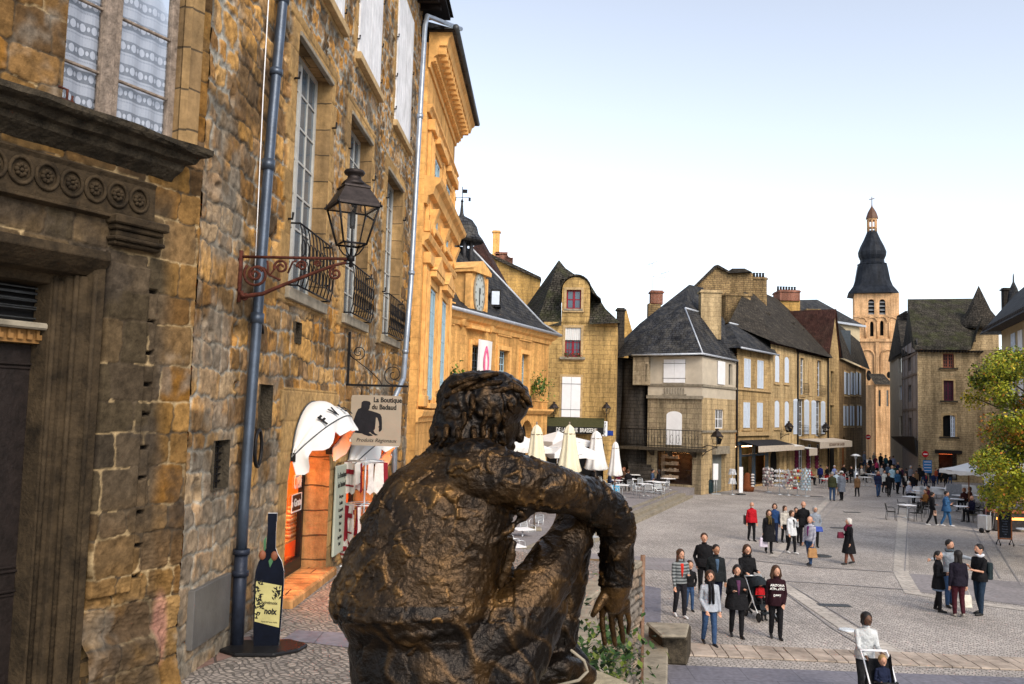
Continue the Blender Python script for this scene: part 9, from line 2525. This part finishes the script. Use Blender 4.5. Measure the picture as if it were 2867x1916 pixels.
def seated(x,y,z,rz,label,top,hair,style='short',leg=BK,Y_=None,lod=0,group=None):
 p=G(x,y,z);return person((p.x,p.y,z),1.68,D(rz),label,top=top,legs=leg,hair=hair,style=style,sit=True,lod=lod,arms=(('bent',0),('fwd',.3)),seat=.46,group=group)
for a in((2592,1438,-80,'seated guest in mustard and rust jacket at the laid table',(.22,.10,.03),'brown','short'),(2600,1425,-100,'seated guest in dark red behind the rust jacket',(.10,.02,.03),'black','short'),(2545,1408,20,'seated guest with pale blue cap at the far end of the laid table',(.4,.42,.5),'white','bob'),(2700,1432,-60,'seated woman with reddish hair in dark brown coat',(.04,.012,.012),'red','bob'),(2716,1428,-90,'seated woman in brown beside the reddish haired one',(.06,.02,.015),'brown','bob'),(2722,1462,-75,'seated man in dark coat and blue shirt near the handcart',(.012,.012,.03),'grey','bald')):
 seated(a[0],a[1],0,a[2],a[3],a[4],a[5],a[6],lod=1)
for a in((1622,1372,60,'seated guest in dark clothes leftmost of the terrace group beneath the white parasol',BK,'black','bob'),(1645,1366,20,'seated man with short hair and pale collar beneath the closed white parasol',CH,'brown','short'),(1664,1372,180,'seated guest in black with back turned to the square',BK,'black','short'),(1684,1368,-30,'seated woman with long dark hair in black on the terrace',BK,'black','long'),(1700,1350,0,'seated guest with reddish face behind the long haired woman',(.10,.03,.03),'brown','short'),(1706,1384,90,'seated guest in dark jacket left of the blue bag',(.02,.03,.06),'black','short'),(1730,1376,-40,'seated woman in dark red leaning on the terrace table',(.10,.015,.03),'red','bob'),(1746,1370,-60,'seated woman with auburn hair right of the dark red one',(.09,.05,.03),'red','bob'),(1758,1378,180,'seated guest with grey brown hair and back to the viewer',BK,'brown','short'),(1826,1376,75,'seated man in blue shirt beside the lit shop window',(.05,.08,.14),'black','short'),(1843,1378,-90,'seated guest in black facing the man in blue shirt',BK,'black','bob')):
 seated(a[0],a[1],ZT,a[2],a[3],a[4],a[5],a[6],lod=1)
F=[(2330,1403,1323,150,'man in olive jacket and jeans seen from behind with the grey coat woman',dict(top=(.045,.05,.025),legs=JN,hair='grey',girth=1.15,top_len=.47)),(2342,1388,1320,170,'person in pale blue shirt between the olive jacket and grey coat',dict(top=(.45,.55,.62),legs=(.2,.15,.12),hair='grey')),(2356,1402,1319,185,'woman in long grey coat with a white hat seen from behind',dict(top=(.16,.18,.22),top_len=.30,legs=BK,hair='black',hat=(.6,.6,.6),flare=.2)),(2400,1391,1330,180,'person in tan jacket seen from behind on the open square',dict(top=(.16,.09,.045),top_len=.42,legs=BK,hair='black')),(2459,1392,1320,0,'man in navy jacket over red scarf walking towards the viewer',dict(top=(.015,.02,.05),legs=JN,hair='brown',scarf=((.2,.02,.02),),girth=1.2)),(2476,1380,1318,10,'person in white and green jacket beside the navy jacket man',dict(top=(.5,.52,.5),legs=BK,hair='black')),(2489,1391,1325,-10,'person in long black coat right of the white and green jacket',dict(top=BK,top_len=.35,legs=BK,hair='black')),(2498,1372,1305,0,'light blue topped person walking in the middle of the crowd',dict(top=(.35,.52,.62),legs=BK,hair='blond')),(2513,1383,1318,5,'man in mid blue jacket with bare head in the crowd',dict(top=(.03,.09,.18),legs=BK,hair='grey',style='bald')),(2534,1388,1326,0,'woman in black with a cream scarf facing the viewer',dict(top=BK,legs=BK,hair='brown',style='bob',scarf=((.45,.42,.38),.2))),(2557,1386,1328,-15,'person in black with a shoulder bag right of the cream scarf',dict(top=BK,legs=NV,hair='brown')),(2550,1362,1305,15,'woman in grey knit behind the black coats',dict(top=(.2,.2,.22),legs=BK,hair='grey',style='bob')),(2575,1348,1303,180,'person in black with white collar walking away',dict(top=BK,top_len=.4,legs=BK,hair='black')),(2592,1369,1325,0,'man in navy suit with bright red shirt',dict(top=NV,legs=NV,hair='grey',style='bald',inner=(.6,.03,.05))),(2614,1368,1325,-20,'person in dark blue with white collar next to the red shirt man',dict(top=(.02,.03,.08),legs=NV,hair='brown')),(2621,1356,1312,20,'person in rust orange top with jeans in the crowd',dict(top=(.35,.07,.03),legs=JN,hair='brown')),(2648,1364,1316,-20,'man in black leaning at the turret house shopfront',dict(top=BK,legs=BK,hair='brown')),(2640,1352,1310,0,'person with fair hair before the red lit shopfront',dict(top=(.12,.06,.03),legs=BK,hair='blond')),(2297,1356,1303,160,'person in royal blue with dark hair among the red chairs',dict(top=(.015,.02,.12),legs=NV,hair='black')),(2420,1312,1265,20,'person in grey at the mouth of the street',dict(top=(.2,.22,.28),legs=JN,hair='grey')),(2436,1325,1282,180,'dark coated person walking up the street',dict(top=BK,top_len=.4,legs=BK,hair='black')),(2455,1330,1290,0,'child in pink and red at the street mouth',dict(top=(.5,.04,.12),legs=BK,hair='brown')),(2466,1318,1270,0,'tall dark figure in the middle of the street',dict(top=BK,legs=BK,hair='brown',top_len=.4)),(2480,1322,1275,180,'figure in teal and black walking up the street',dict(top=(.02,.08,.10),legs=BK,hair='black')),(2492,1332,1280,10,'figure in black jacket right of the teal one',dict(top=BK,legs=BK,hair='brown')),(2501,1325,1277,170,'figure in pale violet jacket at the street side',dict(top=(.25,.27,.38),legs=BK,hair='brown')),(2514,1342,1295,0,'man in navy jacket with fair hair in front of the jettied house',dict(top=NV,legs=BK,hair='blond')),(2525,1350,1310,0,'woman in dark plum before the corner canopy',dict(top=(.06,.02,.05),legs=BK,hair='brown',style='bob')),(2447,1306,1268,0,'cream coated figure deepest in the street',dict(top=(.35,.30,.24),legs=CH,hair='white'))]
for(x,yf,yh,lb,c,h_)in((2410,1330,1290,'dark figure at the corner of the plain shuttered house',BK,'black'),(2428,1338,1296,'figure in brown coat entering the street',(.08,.05,.03),'brown'),(2444,1345,1298,'figure in charcoal jacket left of the pink child',CH,'black'),(2452,1318,1277,'figure in wine red jacket in the street',(.14,.02,.04),'brown'),(2474,1338,1292,'figure in long black coat among the street crowd',BK,'black'),(2486,1348,1300,'figure in slate blue behind the light blue top',(.06,.09,.14),'grey'),(2506,1352,1304,'figure in dark green jacket amid the crowd',(.02,.045,.03),'brown'),(2520,1364,1312,'figure in black with fair hair behind the mid blue jacket',BK,'blond'),(2538,1360,1312,'figure in dark grey hood behind the cream scarf',CH,'black'),(2566,1368,1318,'figure in camel jacket between the black coats',(.20,.12,.06),'brown'),(2584,1358,1312,'figure in black behind the red shirt man',BK,'grey'),(2604,1350,1308,'figure in dark teal near the blue panel',(.02,.06,.07),'black'),(2630,1352,1308,'figure in navy by the red lit shopfront',NV,'brown'),(2468,1352,1304,'figure in pale grey jumper behind the navy jacket man',(.35,.36,.38),'brown'),(2660,1358,1314,'dark figure at the far side of the red lit shopfront',BK,'black')):
 F.append((x,yf,yh,180 if(x//2)%2 else 10,lb,dict(top=c,legs=BK if x%4 else JN,hair=h_)))
for k,(x,yf,yh,rz,lb,kw)in enumerate(F):
 kw.setdefault('arms',(('down',.2),('down',-.2)));pp(x,yf,yh,rz,lb,lod=1 if yf>1380 else 0,stride=.08*(1 if k%2 else-1),**kw)
for a in((2268,1358,40,'seated guest in red by the postcard rack',(.4,.03,.04),'brown'),(2316,1352,-60,'seated guest in dark jacket at the red chairs',BK,'black'),(2336,1350,20,'seated guest in lilac blue in front of the arched door',(.2,.25,.5),'white'),(2362,1346,0,'seated guest in black by the orange doorway',BK,'brown'),(2384,1352,-50,'seated guest in black beside the patio heater',BK,'black'),(2412,1350,50,'seated woman in pale jacket behind the tan jacket',(.4,.38,.36),'blond'),(2432,1346,-80,'seated guest in black near the navy jacket man',BK,'black')):
 seated(a[0],a[1],0,a[2],a[3],a[4],a[5])
